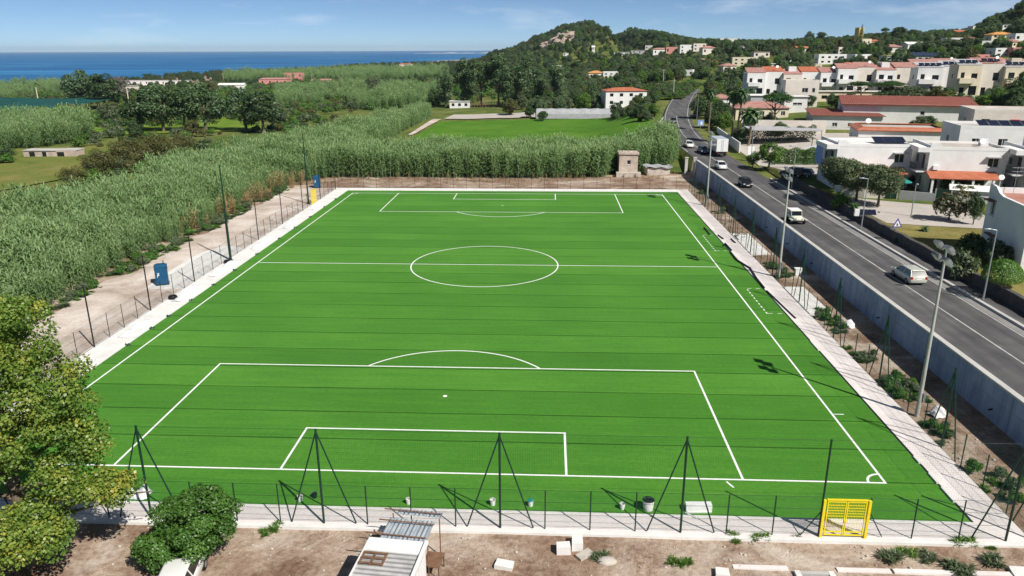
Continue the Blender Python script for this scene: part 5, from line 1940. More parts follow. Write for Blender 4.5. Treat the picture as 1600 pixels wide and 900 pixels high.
# ---- the big plane tree and the dense bush in front
def plane_tree():
    root = empty("plane_tree", (-19.1, -9.6, 0), 0, "tall plane tree with yellowing leaves at the near corner", "tree")
    cs, rs = [], []
    big = [((-1.2, -0.4, 9.4), (5.0, 4.2, 5.8), 150), ((2.2, 0.2, 9.6), (2.7, 2.4, 3.4), 64), ((0.2, 0.0, 13.2), (3.3, 3.0, 2.6), 60), ((3.4, -0.4, 5.3), (2.2, 1.6, 1.5), 30), ((-2.4, -2.8, 4.4), (4.8, 3.2, 2.8), 60), ((5.0, 0.2, 4.5), (1.1, 0.9, 0.8), 12), ((3.6, 0.2, 7.4), (1.5, 1.3, 1.6), 22), ((0.6, -3.2, 3.4), (2.4, 1.8, 1.5), 26), ((-1.0, -4.6, 2.4), (3.6, 2.2, 2.0), 44), ((1.6, -1.6, 3.2), (2.4, 1.6, 1.6), 26)]
    for c, r, n in big:
        a, b = blobs_in(c, r, n, 0.32, 0.95, 0.8, True)
        cs.append(a)
        rs.append(b)
    cs, rs = np.concatenate(cs), np.concatenate(rs)
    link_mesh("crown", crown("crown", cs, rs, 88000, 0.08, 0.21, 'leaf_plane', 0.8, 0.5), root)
    mb = MB()
    mb.path([(0, 0, -0.3), (0.1, 0, 2.2), (0.0, 0.1, 5), (0.3, 0, 9.5)], [0.42, 0.34, 0.27, 0.1], 10)
    for k in range(16):
        a = k * 2.4
        z = 2.2 + k * 0.42
        s = random.uniform(2.8, 5.0)
        e = Vector((math.cos(a) * s, math.sin(a) * s, z + random.uniform(1.0, 3.0)))
        mid = e * 0.5 + Vector((0, 0, z * 0.5 + 0.1))
        mb.path([(0, 0, z), tuple(mid), tuple(e)], [0.15, 0.09, 0.03], 6)
    mb.path([(0.1, 0, 2.4), (3.0, 0.9, 3.4), (6.2, 1.6, 3.5)], [0.16, 0.1, 0.03], 6)
    mb.build("trunk", MATS['bark'], root)


plane_tree()
root = empty("dense_bush", (-10.2, -9.1, 0), 0, "dense rounded dark green bush tree at the edge of the bare ground", "bush")
_a, _b = blobs_in((0.1, 0, 2.45), (2.45, 2.2, 1.95), 110, 0.22, 0.7, 0.9, True)
_a2, _b2 = blobs_in((-1.4, -0.8, 1.4), (1.7, 1.4, 1.1), 40, 0.2, 0.6, 0.9, True)
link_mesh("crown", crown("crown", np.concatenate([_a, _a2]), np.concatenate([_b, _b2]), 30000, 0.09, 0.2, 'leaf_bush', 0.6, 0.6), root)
link_mesh("trunk", trunk_mesh(1.6, 0.14, 7, 1.5, 3.4), root)

# ---- reeds
def cane_clump(i, dry=0.0):
    vs, qs, var = [], [], []
    wild = 1.0 if i % 3 else 2.4
    for k in range(9):
        bx, by = random.uniform(-0.65, 0.65), random.uniform(-0.65, 0.65)
        lx, ly = random.uniform(-0.5, 0.5) * wild, random.uniform(-0.5, 0.5) * wild
        h = random.uniform(3.2 if i % 2 else 3.9, 5.6)
        tone = random.uniform(-0.12, 0.12)
        st = lambda f: Vector((bx + lx * f * f, by + ly * f * f, h * f))
        for j in range(3):
            a, b = st(j / 3), st((j + 1) / 3)
            o = Vector((0.022, 0.015, 0))
            n0 = len(vs)
            vs += [tuple(a - o), tuple(a + o), tuple(b + o), tuple(b - o)]
            qs.append((n0, n0 + 1, n0 + 2, n0 + 3))
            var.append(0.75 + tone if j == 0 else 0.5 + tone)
        m = 11
        for j in range(m):
            f = 0.2 + 0.8 * j / (m - 1)
            p = st(f)
            a = j * 2.5 + random.uniform(-0.5, 0.5) + k
            d = Vector((math.cos(a), math.sin(a), 0))
            ln = random.uniform(0.7, 1.2) * (1.15 - 0.35 * f)
            up = 0.35 + 0.75 * f + random.uniform(-0.15, 0.15)
            p1 = p + d * ln * 0.5 + Vector((0, 0, ln * 0.5 * up))
            p2 = p + d * ln * 0.98 + Vector((0, 0, ln * (0.55 * up - 0.22)))
            s = Vector((-d.y, d.x, 0)) * 0.075
            n0 = len(vs)
            vs += [tuple(p - s * .5), tuple(p + s * .5), tuple(p1 + s), tuple(p1 - s), tuple(p2 + s * .12), tuple(p2 - s * .12)]
            qs += [(n0, n0 + 1, n0 + 2, n0 + 3), (n0 + 3, n0 + 2, n0 + 4, n0 + 5)]
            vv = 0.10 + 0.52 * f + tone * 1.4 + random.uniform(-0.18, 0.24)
            var += [vv, vv + 0.04]
    return fast_mesh("cane_clump", np.array(vs), np.array(qs), ['leaf_dry' if dry else 'leaf_cane'], np.clip(np.array(var), 0, 1))


def src_collection(name, meshes):
    c = bpy.data.collections.new(name)
    for i, me in enumerate(meshes):
        o = bpy.data.objects.new("%s_source" % name, me)
        c.objects.link(o)
    return c


SRC = {}
SRC['cane'] = (src_collection("cane", [cane_clump(i) for i in range(6)]), 6)
SRC['dry'] = (src_collection("dry_cane", [cane_clump(i, 1.0) for i in range(2)]), 2)


def joined(t, c, name):
    """trunk and crown in one source mesh for masses of far trees"""
    bm = bmesh.new()
    bm.from_mesh(c)
    lay = bm.faces.layers.float.get("var")
    k = len(bm.faces)
    bm.from_mesh(t)
    bm.faces.ensure_lookup_table()
    for f in bm.faces[k:]: f.material_index = 1
    me = bpy.data.meshes.new(name)
    bm.to_mesh(me)
    bm.free()
    me.materials.append(c.materials[0])
    me.materials.append(MATS['bark'])
    return me


SRC['wood'] = (src_collection("wood", [joined(*KINDS['dark'][i], "wood_tree") for i in range(4)] + [joined(*KINDS['euc_round'][i], "wood_tree") for i in range(2)] + [joined(*KINDS['bright'][1], "wood_tree"), joined(*KINDS['olive'][2], "wood_tree"), joined(*KINDS['brown'][0], "wood_tree"), joined(*KINDS['olive'][3], "wood_tree")]), 10)
SRC['coast'] = (src_collection("coast_wood", [joined(*KINDS['dark'][i], "wood_tree") for i in range(4)] + [joined(*KINDS['brown'][0], "wood_tree")]), 5)
SRC['scrub'] = (src_collection("scrub", [KINDS['shrub'][0][1], KINDS['shrub_olive'][1][1], KINDS['shrub_brown'][2][1], KINDS['shrub_bright'][1][1], KINDS['shrub_dark'][0][1]]), 5)


def tuft_mesh(n, ln, mat):
    """a ragged sprawling weed: thin blades leaning out of several crowns"""
    vs, qs, var = [], [], []
    cr = [(random.gauss(0, .5), random.gauss(0, .5)) for _ in range(7)]
    for k in range(n):
        cx, cy = random.choice(cr)
        p = Vector((cx + random.gauss(0, .1), cy + random.gauss(0, .1), 0))
        a = random.uniform(0, 2 * PI)
        d = Vector((math.cos(a), math.sin(a), 0))
        l = ln * random.uniform(.4, 1.1)
        e = random.uniform(.3, 1.2)
        p1 = p + d * l * .45 * math.cos(e) + Vector((0, 0, l * .6 * math.sin(e)))
        p2 = p + d * l * math.cos(e) + Vector((0, 0, l * .8 * math.sin(e)))
        s = Vector((-d.y, d.x, 0)) * random.uniform(.03, .07)
        b = len(vs)
        vs += [tuple(p - s * .6), tuple(p + s * .6), tuple(p1 + s), tuple(p1 - s), tuple(p2 + s * .1), tuple(p2 - s * .1)]
        qs += [(b, b + 1, b + 2, b + 3), (b + 3, b + 2, b + 4, b + 5)]
        v_ = random.random()
        var += [v_ * .8, v_]
    return fast_mesh("crown", np.array(vs), np.array(qs), [mat], np.array(var))


_stub = MB().tube((0, 0, -.1), (0, 0, .12), .05, .02, 5).mesh("trunk", MATS['bark'])
_tufts = [tuft_mesh(420, 1.0, 'leaf_bright') for _ in range(2)] + [tuft_mesh(420, 1.0, 'leaf_olive') for _ in range(2)]
kind('tuft', [(_stub, t_) for t_ in _tufts])
SRC['weed'] = (src_collection("weed", [KINDS['shrub'][0][1], KINDS['shrub_olive'][1][1]] + _tufts), 6)


def scatter(name, label, cat, pts, scl, src):
    """one object of kind stuff: source meshes stood on its points"""
    n = len(pts)
    me = bpy.data.meshes.new(name)
    me.vertices.add(n)
    me.vertices.foreach_set("co", np.asarray(pts, np.float32).ravel())
    for nm, tp, dat in (("scl", 'FLOAT', scl), ("rot", 'FLOAT', RNG.uniform(0, 6.283, n)), ("idx", 'INT', RNG.integers(0, SRC[src][1], n))):
        a = me.attributes.new(nm, tp, 'POINT')
        a.data.foreach_set("value", np.asarray(dat, np.float32 if tp == 'FLOAT' else np.int32))
    me.update()
    o = link_mesh(name, me)
    ng = bpy.data.node_groups.new(name + "_nodes", 'GeometryNodeTree')
    ng.interface.new_socket(name="Geometry", in_out='INPUT', socket_type='NodeSocketGeometry')
    ng.interface.new_socket(name="Geometry", in_out='OUTPUT', socket_type='NodeSocketGeometry')
    gi, go = ng.nodes.new('NodeGroupInput'), ng.nodes.new('NodeGroupOutput')
    ip = ng.nodes.new('GeometryNodeInstanceOnPoints')
    ci = ng.nodes.new('GeometryNodeCollectionInfo')
    ci.inputs['Collection'].default_value = SRC[src][0]
    ci.inputs['Separate Children'].default_value = True
    ci.inputs['Reset Children'].default_value = True
    ip.inputs['Pick Instance'].default_value = True

    def attr(nm, tp):
        a = ng.nodes.new('GeometryNodeInputNamedAttribute')
        a.data_type = tp
        a.inputs['Name'].default_value = nm
        return a.outputs['Attribute']
    cx = ng.nodes.new('ShaderNodeCombineXYZ')
    ng.links.new(attr("rot", 'FLOAT'), cx.inputs[2])
    ng.links.new(gi.outputs[0], ip.inputs['Points'])
    ng.links.new(ci.outputs[0], ip.inputs['Instance'])
    ng.links.new(attr("idx", 'INT'), ip.inputs['Instance Index'])
    ng.links.new(cx.outputs[0], ip.inputs['Rotation'])
    ng.links.new(attr("scl", 'FLOAT'), ip.inputs['Scale'])
    ng.links.new(ip.outputs[0], go.inputs[0])
    md = o.modifiers.new("scatter", 'NODES')
    md.node_group = ng
    tag(o, label, cat, kind="stuff")
    return o


def in_poly(px, py, poly):
    inside = np.zeros(len(px), bool)
    j = len(poly) - 1
    for i in range(len(poly)):
        xi, yi = poly[i][0], poly[i][1]
        xj, yj = poly[j][0], poly[j][1]
        c = ((yi > py) != (yj > py)) & (px < (xj - xi) * (py - yi) / (yj - yi + 1e-12) + xi)
        inside ^= c
        j = i
    return inside


def fill_poly(poly, step, jit=0.5):
    xs = [p[0] for p in poly]
    ys = [p[1] for p in poly]
    gx, gy = np.meshgrid(np.arange(min(xs), max(xs), step), np.arange(min(ys), max(ys), step))
    gx = gx.ravel() + RNG.uniform(-jit, jit, gx.size) * step
    gy = gy.ravel() + RNG.uniform(-jit, jit, gy.size) * step
    k = in_poly(gx, gy, poly)
    return gx[k], gy[k]


def vnoise(x, y, s, seed=0.0):
    """smooth cheap noise from a few waves"""
    return (np.sin(x / s * 1.7 + seed) * np.cos(y / s * 1.3 + seed * 2) + np.sin((x * 0.6 + y) / s * 2.9 + seed * 3) * 0.6 + np.sin((x - y * 0.7) / s * 4.7 + seed) * 0.4) / 2


outer = [G(-160, 385, 5), G(-60, 335, 5), G(0, 316, 5), G(110, 286, 5), G(215, 268, 5), G(262, 240, 5), G(330, 232, 5), G(420, 211, 5), G(520, 188, 5), G(600, 170, 5), G(650, 159, 5), G(672, 156, 5)]
outer = [(p.x, p.y) for p in outer]
inner = [(-41.0, 262), (-42.5, 215), (-40.5, 165), (-39.0, 140), (-39, 112), (-43.5, 107), (-45.6, 90), (-44.6, 70), (-45.4, 50), (-44.9, 30), (-45.8, 10), (-45, -14), (-60, -20)]
x, y = fill_poly(outer + inner, 0.98)
hh = 0.95 + 0.26 * vnoise(x, y, 8.0) + RNG.uniform(-0.2, 0.24, len(x))
edge = np.clip((-45.0 - x) / 5.0, 0, 1)
hh *= np.where(y < 105, 0.62 + 0.38 * edge, 1.0)
keep = RNG.random(len(x)) < np.where(vnoise(x, y, 6.0, 2.0) < -0.45, 0.4, 1.0)
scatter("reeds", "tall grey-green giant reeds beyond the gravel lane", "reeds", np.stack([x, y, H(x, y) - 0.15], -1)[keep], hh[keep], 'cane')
band = [(-40, 113.5), (-20, 114.6), (0, 113.8), (14, 114.5), (20, 116), (21.5, 121.5), (29, 121.5), (30, 124), (33.5, 123), (37.0, 128), (36.2, 150), (36.0, 143), (33, 137), (0, 136), (-40, 139)]
x, y = fill_poly(band, 0.9)
hh = 1.02 + 0.16 * vnoise(x, y, 7.0) + RNG.uniform(-0.16, 0.2, len(x))
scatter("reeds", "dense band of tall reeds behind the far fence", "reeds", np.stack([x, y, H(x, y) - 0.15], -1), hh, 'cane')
# dry reed litter along the lane
x, y = fill_poly([(-46.6, 60), (-43.6, 62), (-42.2, 98), (-40, 112), (-46, 110)], 1.15)
k = RNG.random(len(x)) < 0.3
scatter("dry_reeds", "straw-coloured dead reeds along the lane verge", "reeds", np.stack([x, y, H(x, y) - 0.2], -1)[k], RNG.uniform(0.25, 0.75, k.sum()), 'dry')
x, y = fill_poly([(-40, 104.5), (20, 110), (36, 112), (36, 119), (22, 116), (-40, 114)], 1.6)
k = RNG.random(len(x)) < 0.33
scatter("dry_reeds", "low straw-coloured litter behind the far fence", "reeds", np.stack([x, y, H(x, y) - 0.12], -1)[k], RNG.uniform(0.1, 0.28, k.sum()), 'dry')
# more reed beds out on the plain
BEDS = [
    ("reed bed in front of the teal shade net", [(-180, 238), (60, 226), (142, 212), (140, 186), (60, 188), (-180, 200)], 2.0, 1.25),
    ("pale reed bed behind the teal shade net", [(-60, 157), (88, 150), (96, 131), (50, 128), (-60, 138)], 3.2, 1.5),
    ("broad reed bed left of the farm track", [(432, 164), (520, 168), (690, 160), (690, 138), (560, 131), (430, 140)], 2.6, 1.35),
    ("far strip of reeds below the coastal wood", [(350, 124), (560, 124), (700, 118), (700, 104), (560, 106), (350, 116)], 5.0, 1.9),
]
for lab, poly, step, s in BEDS:
    pp = [tuple(GT(a, b + 6))[:2] for a, b in poly]
    x, y = fill_poly(pp, step)
    nn = vnoise(x, y, 20.0, 1.0) + RNG.uniform(-.12, .12, len(x))
    k = nn > (0.12 if step > 2.2 else -0.3)
    k2 = (~k) & (RNG.random(len(x)) < 0.28)
    for (cx, cy, cr) in CLEAR:
        k &= np.hypot(x - cx, y - cy) > cr
        k2 &= np.hypot(x - cx, y - cy) > cr
    x2, y2 = x[k2], y[k2]
    scatter("scrub", "dark scrub filling the gaps of the " + lab, "scrub", np.stack([x2, y2, H(x2, y2) - 0.2], -1), RNG.uniform(1.0, 2.6, len(x2)), 'scrub')
    x, y = x[k], y[k]
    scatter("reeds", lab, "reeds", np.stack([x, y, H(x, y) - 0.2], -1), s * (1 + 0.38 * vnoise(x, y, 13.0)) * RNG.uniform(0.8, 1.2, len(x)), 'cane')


def polar(n, u0, u1, d0, d1):
    u = RNG.uniform(u0, u1, n)
    D = np.sqrt(RNG.uniform(d0 * d0, d1 * d1, n))
    az = np.arctan((u - 800) / 1224.0) + YAW
    return CAM.x + D * np.sin(az), CAM.y + D * np.cos(az), u, D


def clear_of(x, y, ahead=22.0):
    """away from houses and from the line of sight just before them, off the roads"""
    D = np.hypot(x - CAM.x, y - CAM.y)
    k = np.abs(x - road_x(y)) > np.where(y < ROAD_END, 8.5, 0)
    for (cx, cy, cr) in CLEAR:
        d = math.hypot(cx - CAM.x, cy - CAM.y)
        tx, ty = (cx - CAM.x) / d, (cy - CAM.y) / d
        al = (x - CAM.x) * tx + (y - CAM.y) * ty - d
        lat = np.abs(-(x - CAM.x) * ty + (y - CAM.y) * tx)
        k &= ~((lat < cr * 0.95) & (al > -ahead - cr * 0.5) & (al < cr + 2))
    return k


# hillside wood
x, y, u, D = polar(7600, 792, 1760, 300, 1300)
d_n = vnoise(x, y, 38.0, 0.7)
k = (d_n > -0.78 + 0.18 * (u > 1150)) & clear_of(x, y)
k &= ~((u > 1000) & (u < 1108) & (D < 395)) & ~((u > 1015) & (u < 1125) & (D > 575) & (D < 640)) & (H(x, y) > -3)
rock = (u > 846) & (u < 900) & (D > 830) & (D < 985)
k &= ~(rock & (RNG.random(len(x)) < 0.85))
x, y, u, D = x[k], y[k], u[k], D[k]
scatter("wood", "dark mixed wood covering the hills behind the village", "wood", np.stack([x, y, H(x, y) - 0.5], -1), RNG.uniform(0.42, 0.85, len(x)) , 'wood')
# trees between the farmhouses, below the hill
x, y, u, D = polar(900, 835, 1110, 290, 560)
k = clear_of(x, y, 26) & ~((u > 1000) & (D < 400)) & (vnoise(x, y, 20, 3.0) > -0.6)
x, y, D = x[k], y[k], D[k]
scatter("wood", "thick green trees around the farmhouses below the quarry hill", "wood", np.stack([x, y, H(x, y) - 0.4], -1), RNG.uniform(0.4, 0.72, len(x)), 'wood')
# brush on the bank below the far road, and rows of vines on the slope
x, y = fill_poly([(14, 262), (26, 240), (33, 215), (35.5, 180), (34, 152), (36.8, 150), (37.2, 178), (44, 222), (52, 255), (58, 285), (40, 300), (20, 285)], 3.4)
k = (vnoise(x, y, 8, 1.0) > -0.45) & clear_of(x, y, 8)
x, y = x[k], y[k]
scatter("brush", "green brush and small trees on the bank left of the far road", "brush", np.stack([x, y, H(x, y) - 0.4], -1), RNG.uniform(0.18, 0.46, len(x)), 'wood')
q = [tuple(GT(1008, 160))[:2], tuple(GT(1066, 156))[:2], tuple(GT(1098, 132))[:2], tuple(GT(1005, 136))[:2]]
x, y = fill_poly(q, 1.5, 0.25)
k = (np.abs((y * 0.55) % 2.0 - 1.0) < 0.62)
x, y = x[k], y[k]
scatter("vines", "rows of vines on the light green slope by the road bend", "vines", np.stack([x, y, H(x, y) + 0.4], -1), RNG.uniform(0.6, 1.0, len(x)), 'weed')
# village gardens
x, y, u, D = polar(1500, 1100, 1700, 175, 330)
k = clear_of(x, y, 12) & (vnoise(x, y, 13, 5.0) > -0.1)
x, y = x[k], y[k]
scatter("garden_trees", "trees and tall shrubs packed between the village houses", "garden greenery", np.stack([x, y, H(x, y) - 0.4], -1), RNG.uniform(0.3, 0.62, len(x)), 'wood')
# coastal wood and plain scrub
x, y, u, D = polar(5200, -140, 800, 760, 2000)
k = (H(x, y) > -11.2) & (vnoise(x, y, 60, 1.0) > -0.75) & clear_of(x, y, 40)
x, y, D = x[k], y[k], D[k]
scatter("coastal_wood", "low dark belt of trees along the shore", "wood", np.stack([x, y, H(x, y) - 0.5], -1), RNG.uniform(0.45, 0.8, len(x)) * np.where(D > 1100, 1.25, 1.0), 'coast')
x, y, u, D = polar(5200, -160, 835, 150, 800)
poly_l = outer + inner
k = clear_of(x, y, 30) & ~in_poly(x, y, poly_l) & (x < -50 - 0 * y) & (vnoise(x, y, 22, 4.0) > 0.05)
k |= clear_of(x, y, 10) & (D > 400) & (vnoise(x, y, 35, 2.0) > 0.1)
k &= ~((x > -48) & (y < 300))
x, y, D = x[k], y[k], D[k]
scatter("scrub", "patchy green and brown scrub across the coastal plain", "scrub", np.stack([x, y, H(x, y) - 0.2], -1), RNG.uniform(0.8, 2.2, len(x)) * np.where(D > 400, 1.5, 1.0), 'scrub')
# weeds along the wall side of the right fence
x, y = fill_poly([(34.7, -4), (37.4, -4), (36.4, 30), (36.6, 58), (34.7, 58)], 0.55)
k = (vnoise(x, y, 3.2, 0.4) > 0.02) & ~((y > 32.5) & (y < 43.5)) & ~((y > 53.5) & (y < 66)) & (RNG.random(len(x)) < np.where(y < 2, 0.35, 0.9))
x, y = x[k], y[k]
scatter("weeds", "green weeds behind the fence above the retaining wall foot", "weeds", np.stack([x, y, H(x, y) - 0.05], -1), RNG.uniform(0.2, 0.55, len(x)), 'weed')
x, y = fill_poly([(34.7, 60), (38.5, 66), (39, 100), (34.7, 100)], 0.9)
k = (vnoise(x, y, 4.0, 0.9) > 0.35)
x, y = x[k], y[k]
scatter("weeds", "sparse weeds on the bare strip towards the far corner", "weeds", np.stack([x, y, H(x, y) - 0.05], -1), RNG.uniform(0.12, 0.4, len(x)), 'weed')
# verge growth at the foot of the reeds
x, y = fill_poly([(-44.2, 0), (-42.9, 0), (-42.7, 60), (-42.3, 100), (-45, 100), (-45, 60)], 0.8)
k = (vnoise(x, y, 5.0, 2.9) > -0.35)
x, y = x[k], y[k]
scatter("verge_growth", "green undergrowth at the foot of the reeds", "undergrowth", np.stack([x, y, H(x, y) - 0.05], -1), RNG.uniform(0.25, 0.8, len(x)), 'weed')
# grassy specks and stones on the bare ground in front
pts = [GT(a, b) for a, b in ((425, 822), (1395, 862), (1440, 866), (1475, 848), (1510, 853))]


def weed_clump(u, v, s, label, key='tuft'):
    p = GT(u, v)
    s *= 1.15
    plant(key, p, s * 0.8, label, "weed", "weed", s)


for a in ((425, 826, 0.42, "small weed clump at the kerb left of the hut"), (1392, 872, 0.5, "weed clump left of the two in front of the gate corner"), (1412, 868, 0.42, "weed clump touching its left neighbour near the gate corner"),
          (1452, 872, 0.42, "low dry-tipped weed clump below the corner posts"), (1505, 851, 0.42, "weed clump against the kerb by the corner post"), (1548, 856, 0.24, "tiny weed tuft at the end of the kerb"), (1552, 878, 0.5, "weed clump beside the white slab"),
          (937, 872, 0.42, "weed clump beside the pale boulder"), (1065, 878, 0.4, "weed clump in the rubble line"), (1150, 843, 0.34, "weed tuft at the kerb below the white tray"), (1187, 843, 0.34, "weed tuft at the kerb left of the gate"), (1245, 842, 0.3, "weed tuft beside the gate post"),
          (1500, 893, 0.62, "bushy grass clump growing over the concrete strip")):
    weed_clump(*a)


def stone_scatter():
    mb = MB()
    for i in range(620):
        x_, y_ = random.uniform(-16, 36), -6.3 - abs(random.gauss(0, 2.6))
        if random.random() < 0.35: x_, y_ = random.uniform(34.8, 38), random.uniform(-6, 60)
        r_ = random.choice((0.03, 0.045, 0.06, 0.05, 0.09)) * random.uniform(0.7, 1.4)
        M = Matrix.Translation((x_, y_, Hs(x_, y_))) @ Matrix.Rotation(random.uniform(0, 6), 4, 'Z') @ Matrix.Diagonal((1.0, random.uniform(0.6, 1), random.uniform(0.5, 0.9), 1))
        mb.lathe([(0.005, -r_ * .5), (r_, 0), (r_ * .75, r_ * .6), (0.005, r_ * .85)], 5, 0, M)
    tag(mb.build("rubble", MATS['rubble_stone']), "small pale stones strewn over the bare ground", "rubble", kind="stuff")


stone_scatter()

# ---- single trees and shrubs
T = plant_px
for i, (u, v, hp) in enumerate(((697, 168, 62), (724, 167, 72), (752, 167, 76), (779, 166, 80), (808, 166, 82), (836, 167, 62), (872, 168, 68))):
    T('euc', u, v, hp, 19.5, ["leftmost tall eucalyptus of the row behind the block hut", "second tall eucalyptus from the block hut", "third tall eucalyptus from the block hut", "fourth tall eucalyptus, in the middle of the row",
      "tallest eucalyptus, fifth from the block hut", "shorter eucalyptus near the right-hand end of the row", "last eucalyptus of the row, left of the farmhouse"][i], "eucalyptus_tree", "tree", var=i, wpx=hp * 0.62, unit_w=10.5)
T('bright', 912, 176, 30, 9.5, "light green round tree behind the growing tunnel")
T('dark', 1000, 190, 26, 9.5, "dark tree at the right-hand end of the growing tunnel")
T('bright', 1022, 186, 24, 9.5, "bright green tree between the tunnel and the road")
T('dark', 962, 184, 24, 9.5, "dark tree before the white farmhouse")
T('euc_round', 800, 175, 14, 9.5, "small tree at the edge of the dusty yard")
T('shrub_dark', 849, 190, 16, 1.6, "dark shrub at the left end of the growing tunnel", "shrub", "shrub")
# left clumps
for u, v, hp, key, lab in ((128, 166, 54, 'euc_round', "big dark tree left of the long farm building"), (164, 168, 52, 'dark', "dark tree touching the bare grey tree"), (186, 165, 46, 'grey', "bare grey tree beside the long farm building"),
                           (222, 205, 62, 'dark', "leftmost big tree of the dark clump below the farm building"), (256, 206, 72, 'euc_round', "tallest tree of the dark clump below the farm building"), (290, 206, 70, 'dark', "third big tree of the dark clump"), (322, 205, 74, 'euc_round', "right-hand big tree of the dark clump"),
                           (172, 196, 34, 'olive', "rounded grey-green tree in front of the shade net's end"), (302, 214, 26, 'brown', "brownish low tree under the dark clump"), (212, 214, 26, 'dark', "low dark tree at the left foot of the dark clump"),
                           (385, 206, 66, 'euc_round', "dark tree right of the green clearing"), (412, 208, 66, 'dark', "second dark tree right of the green clearing"), (436, 203, 40, 'olive', "shorter grey-green tree right of the clearing"),
                           (15, 253, 26, 'dark', "dark tree at the left edge beside the tumbledown shed"), (326, 150, 24, 'brown', "brown tree right of the long farm building"), (230, 128, 12, 'pine', "small pine sticking up behind the long farm building"),
                           (585, 150, 30, 'olive', "round willow-like tree in the reed bed"), (680, 165, 26, 'dark', "dark tree left of the eucalyptus row")):
    T(key, u, v, hp, 9.5, lab, wpx=hp * 1.02, unit_w=8.5)
for u, v, hp, lab in ((120, 292, 34, "low olive-brown bush at the meadow corner"), (158, 276, 44, "olive-brown bush beyond the reeds"), (205, 262, 48, "tallest olive-brown bush beyond the reeds"), (245, 250, 44, "olive-brown bush right of the tallest one"), (285, 240, 32, "last olive-brown bush of the line")):
    T('thicket', u, v, hp, 1.55, lab, "bush", "bush", wpx=hp * 1.5, unit_w=2.0)
# right-hand side
T('pine', 1210, 206, 56, 9.3, "umbrella pine left of the school wing", "pine_tree", wpx=62, unit_w=10.5)
T('palm', 1107, 205, 64, 9.8, "tall slim palm at the road junction", "palm_tree", wpx=22, unit_w=4.6)
T('palm', 1141, 224, 78, 9.8, "tall palm with pale trunk right of the road", "palm_tree", wpx=26, unit_w=4.6)
T('palm', 1152, 226, 84, 9.8, "tallest dark palm close to its pale-trunked neighbour", "palm_tree", wpx=28, unit_w=4.6)
T('fan_palm', 1169, 228, 58, 7.6, "stout fan palm before the long white wall", "palm_tree", wpx=44, unit_w=5.6)
T('dark', 1092, 186, 36, 9.5, "dark tree overhanging the road bend")
T('bright', 1110, 182, 34, 9.5, "green tree behind the slim palm")
T('dark', 1125, 192, 34, 9.5, "dark tree between slim palm and white wall")
T('shrub_olive', 1120, 200, 14, 1.6, "grey-green shrub below the round road mirror", "shrub", "shrub")
T('bright', 1201, 264, 40, 9.5, "bright green garden tree at the driveway corner", wpx=44, unit_w=8.5)
T('bright', 1176, 262, 26, 9.5, "small green tree left of the driveway corner tree")
for i, (x_, y_) in enumerate(((51.9, 73.5), (52.9, 69.0), (54.3, 64.8))):
    plant('clipped', (x_, y_, Hs(x_, y_)), 1.05, ["farthest of three flat-topped clipped trees beside the road", "middle one of three flat-topped clipped trees beside the road", "nearest of three flat-topped clipped trees beside the road"][i], wscale=1.12)
T('dome', 1561, 458, 44, 2.9, "round clipped dome tree on the lawn", wpx=57, unit_w=4.6)
T('shrub_olive', 1505, 440, 44, 1.55, "loose pale green bush left of the dome tree", "bush", "bush", wpx=46, unit_w=2.0)
T('shrub_pink', 1482, 345, 42, 1.55, "brownish-pink oleander bush at the edge of the paved court", "bush", "bush", wpx=50, unit_w=2.0)
T('shrub_bright', 1312, 331, 27, 1.55, "round green bush beside the pale notice board", "bush", "bush", wpx=26, unit_w=2.0)
T('shrub_dark', 1403, 381, 10, 1.55, "small dark bush under the warning triangle", "bush", "bush")
T('low_palm', 1444, 362, 9, 1.0, "tiny palm in the middle of the dry lawn", "palm_plant", "palm plant")
T('low_palm', 1333, 339, 10, 1.0, "small reddish palm beside the street lamp", "palm_plant", "palm plant")
T('dark', 1520, 352, 52, 9.5, "dark slim tree at the corner of the big white house", wpx=26, unit_w=8.5)
T('shrub_dark', 1520, 402, 34, 1.55, "dark shrub at the foot of the big white house", "shrub", "shrub")
T('shrub_olive', 1560, 418, 38, 1.55, "spiky pale shrub behind the dome tree", "shrub", "shrub")
T('shrub_dark', 1545, 410, 30, 1.55, "dark shrub between the pale bushes and the house", "shrub", "shrub")
for a in ((1395, 298, 18, 'shrub', "green shrubs heaped above the brown garden wall"), (1370, 304, 14, 'shrub_dark', "dark shrub left of the green parasol"), (1428, 290, 16, 'shrub_dark', "dark shrub before the middle row house porch"),
          (1484, 302, 22, 'shrub_dark', "dark garden shrub right of the white shed"), (1500, 312, 22, 'shrub_brown', "brownish garden shrub behind the white wall"), (1350, 300, 16, 'shrub_bright', "leafy shrub beside the low carport"), (1515, 300, 22, 'shrub_olive', "grey-green shrub near the antenna")):
    T(a[3], a[0], a[1], a[2], 1.55, a[4], "shrub", "shrub", wpx=a[2] * 1.5, unit_w=2.0)
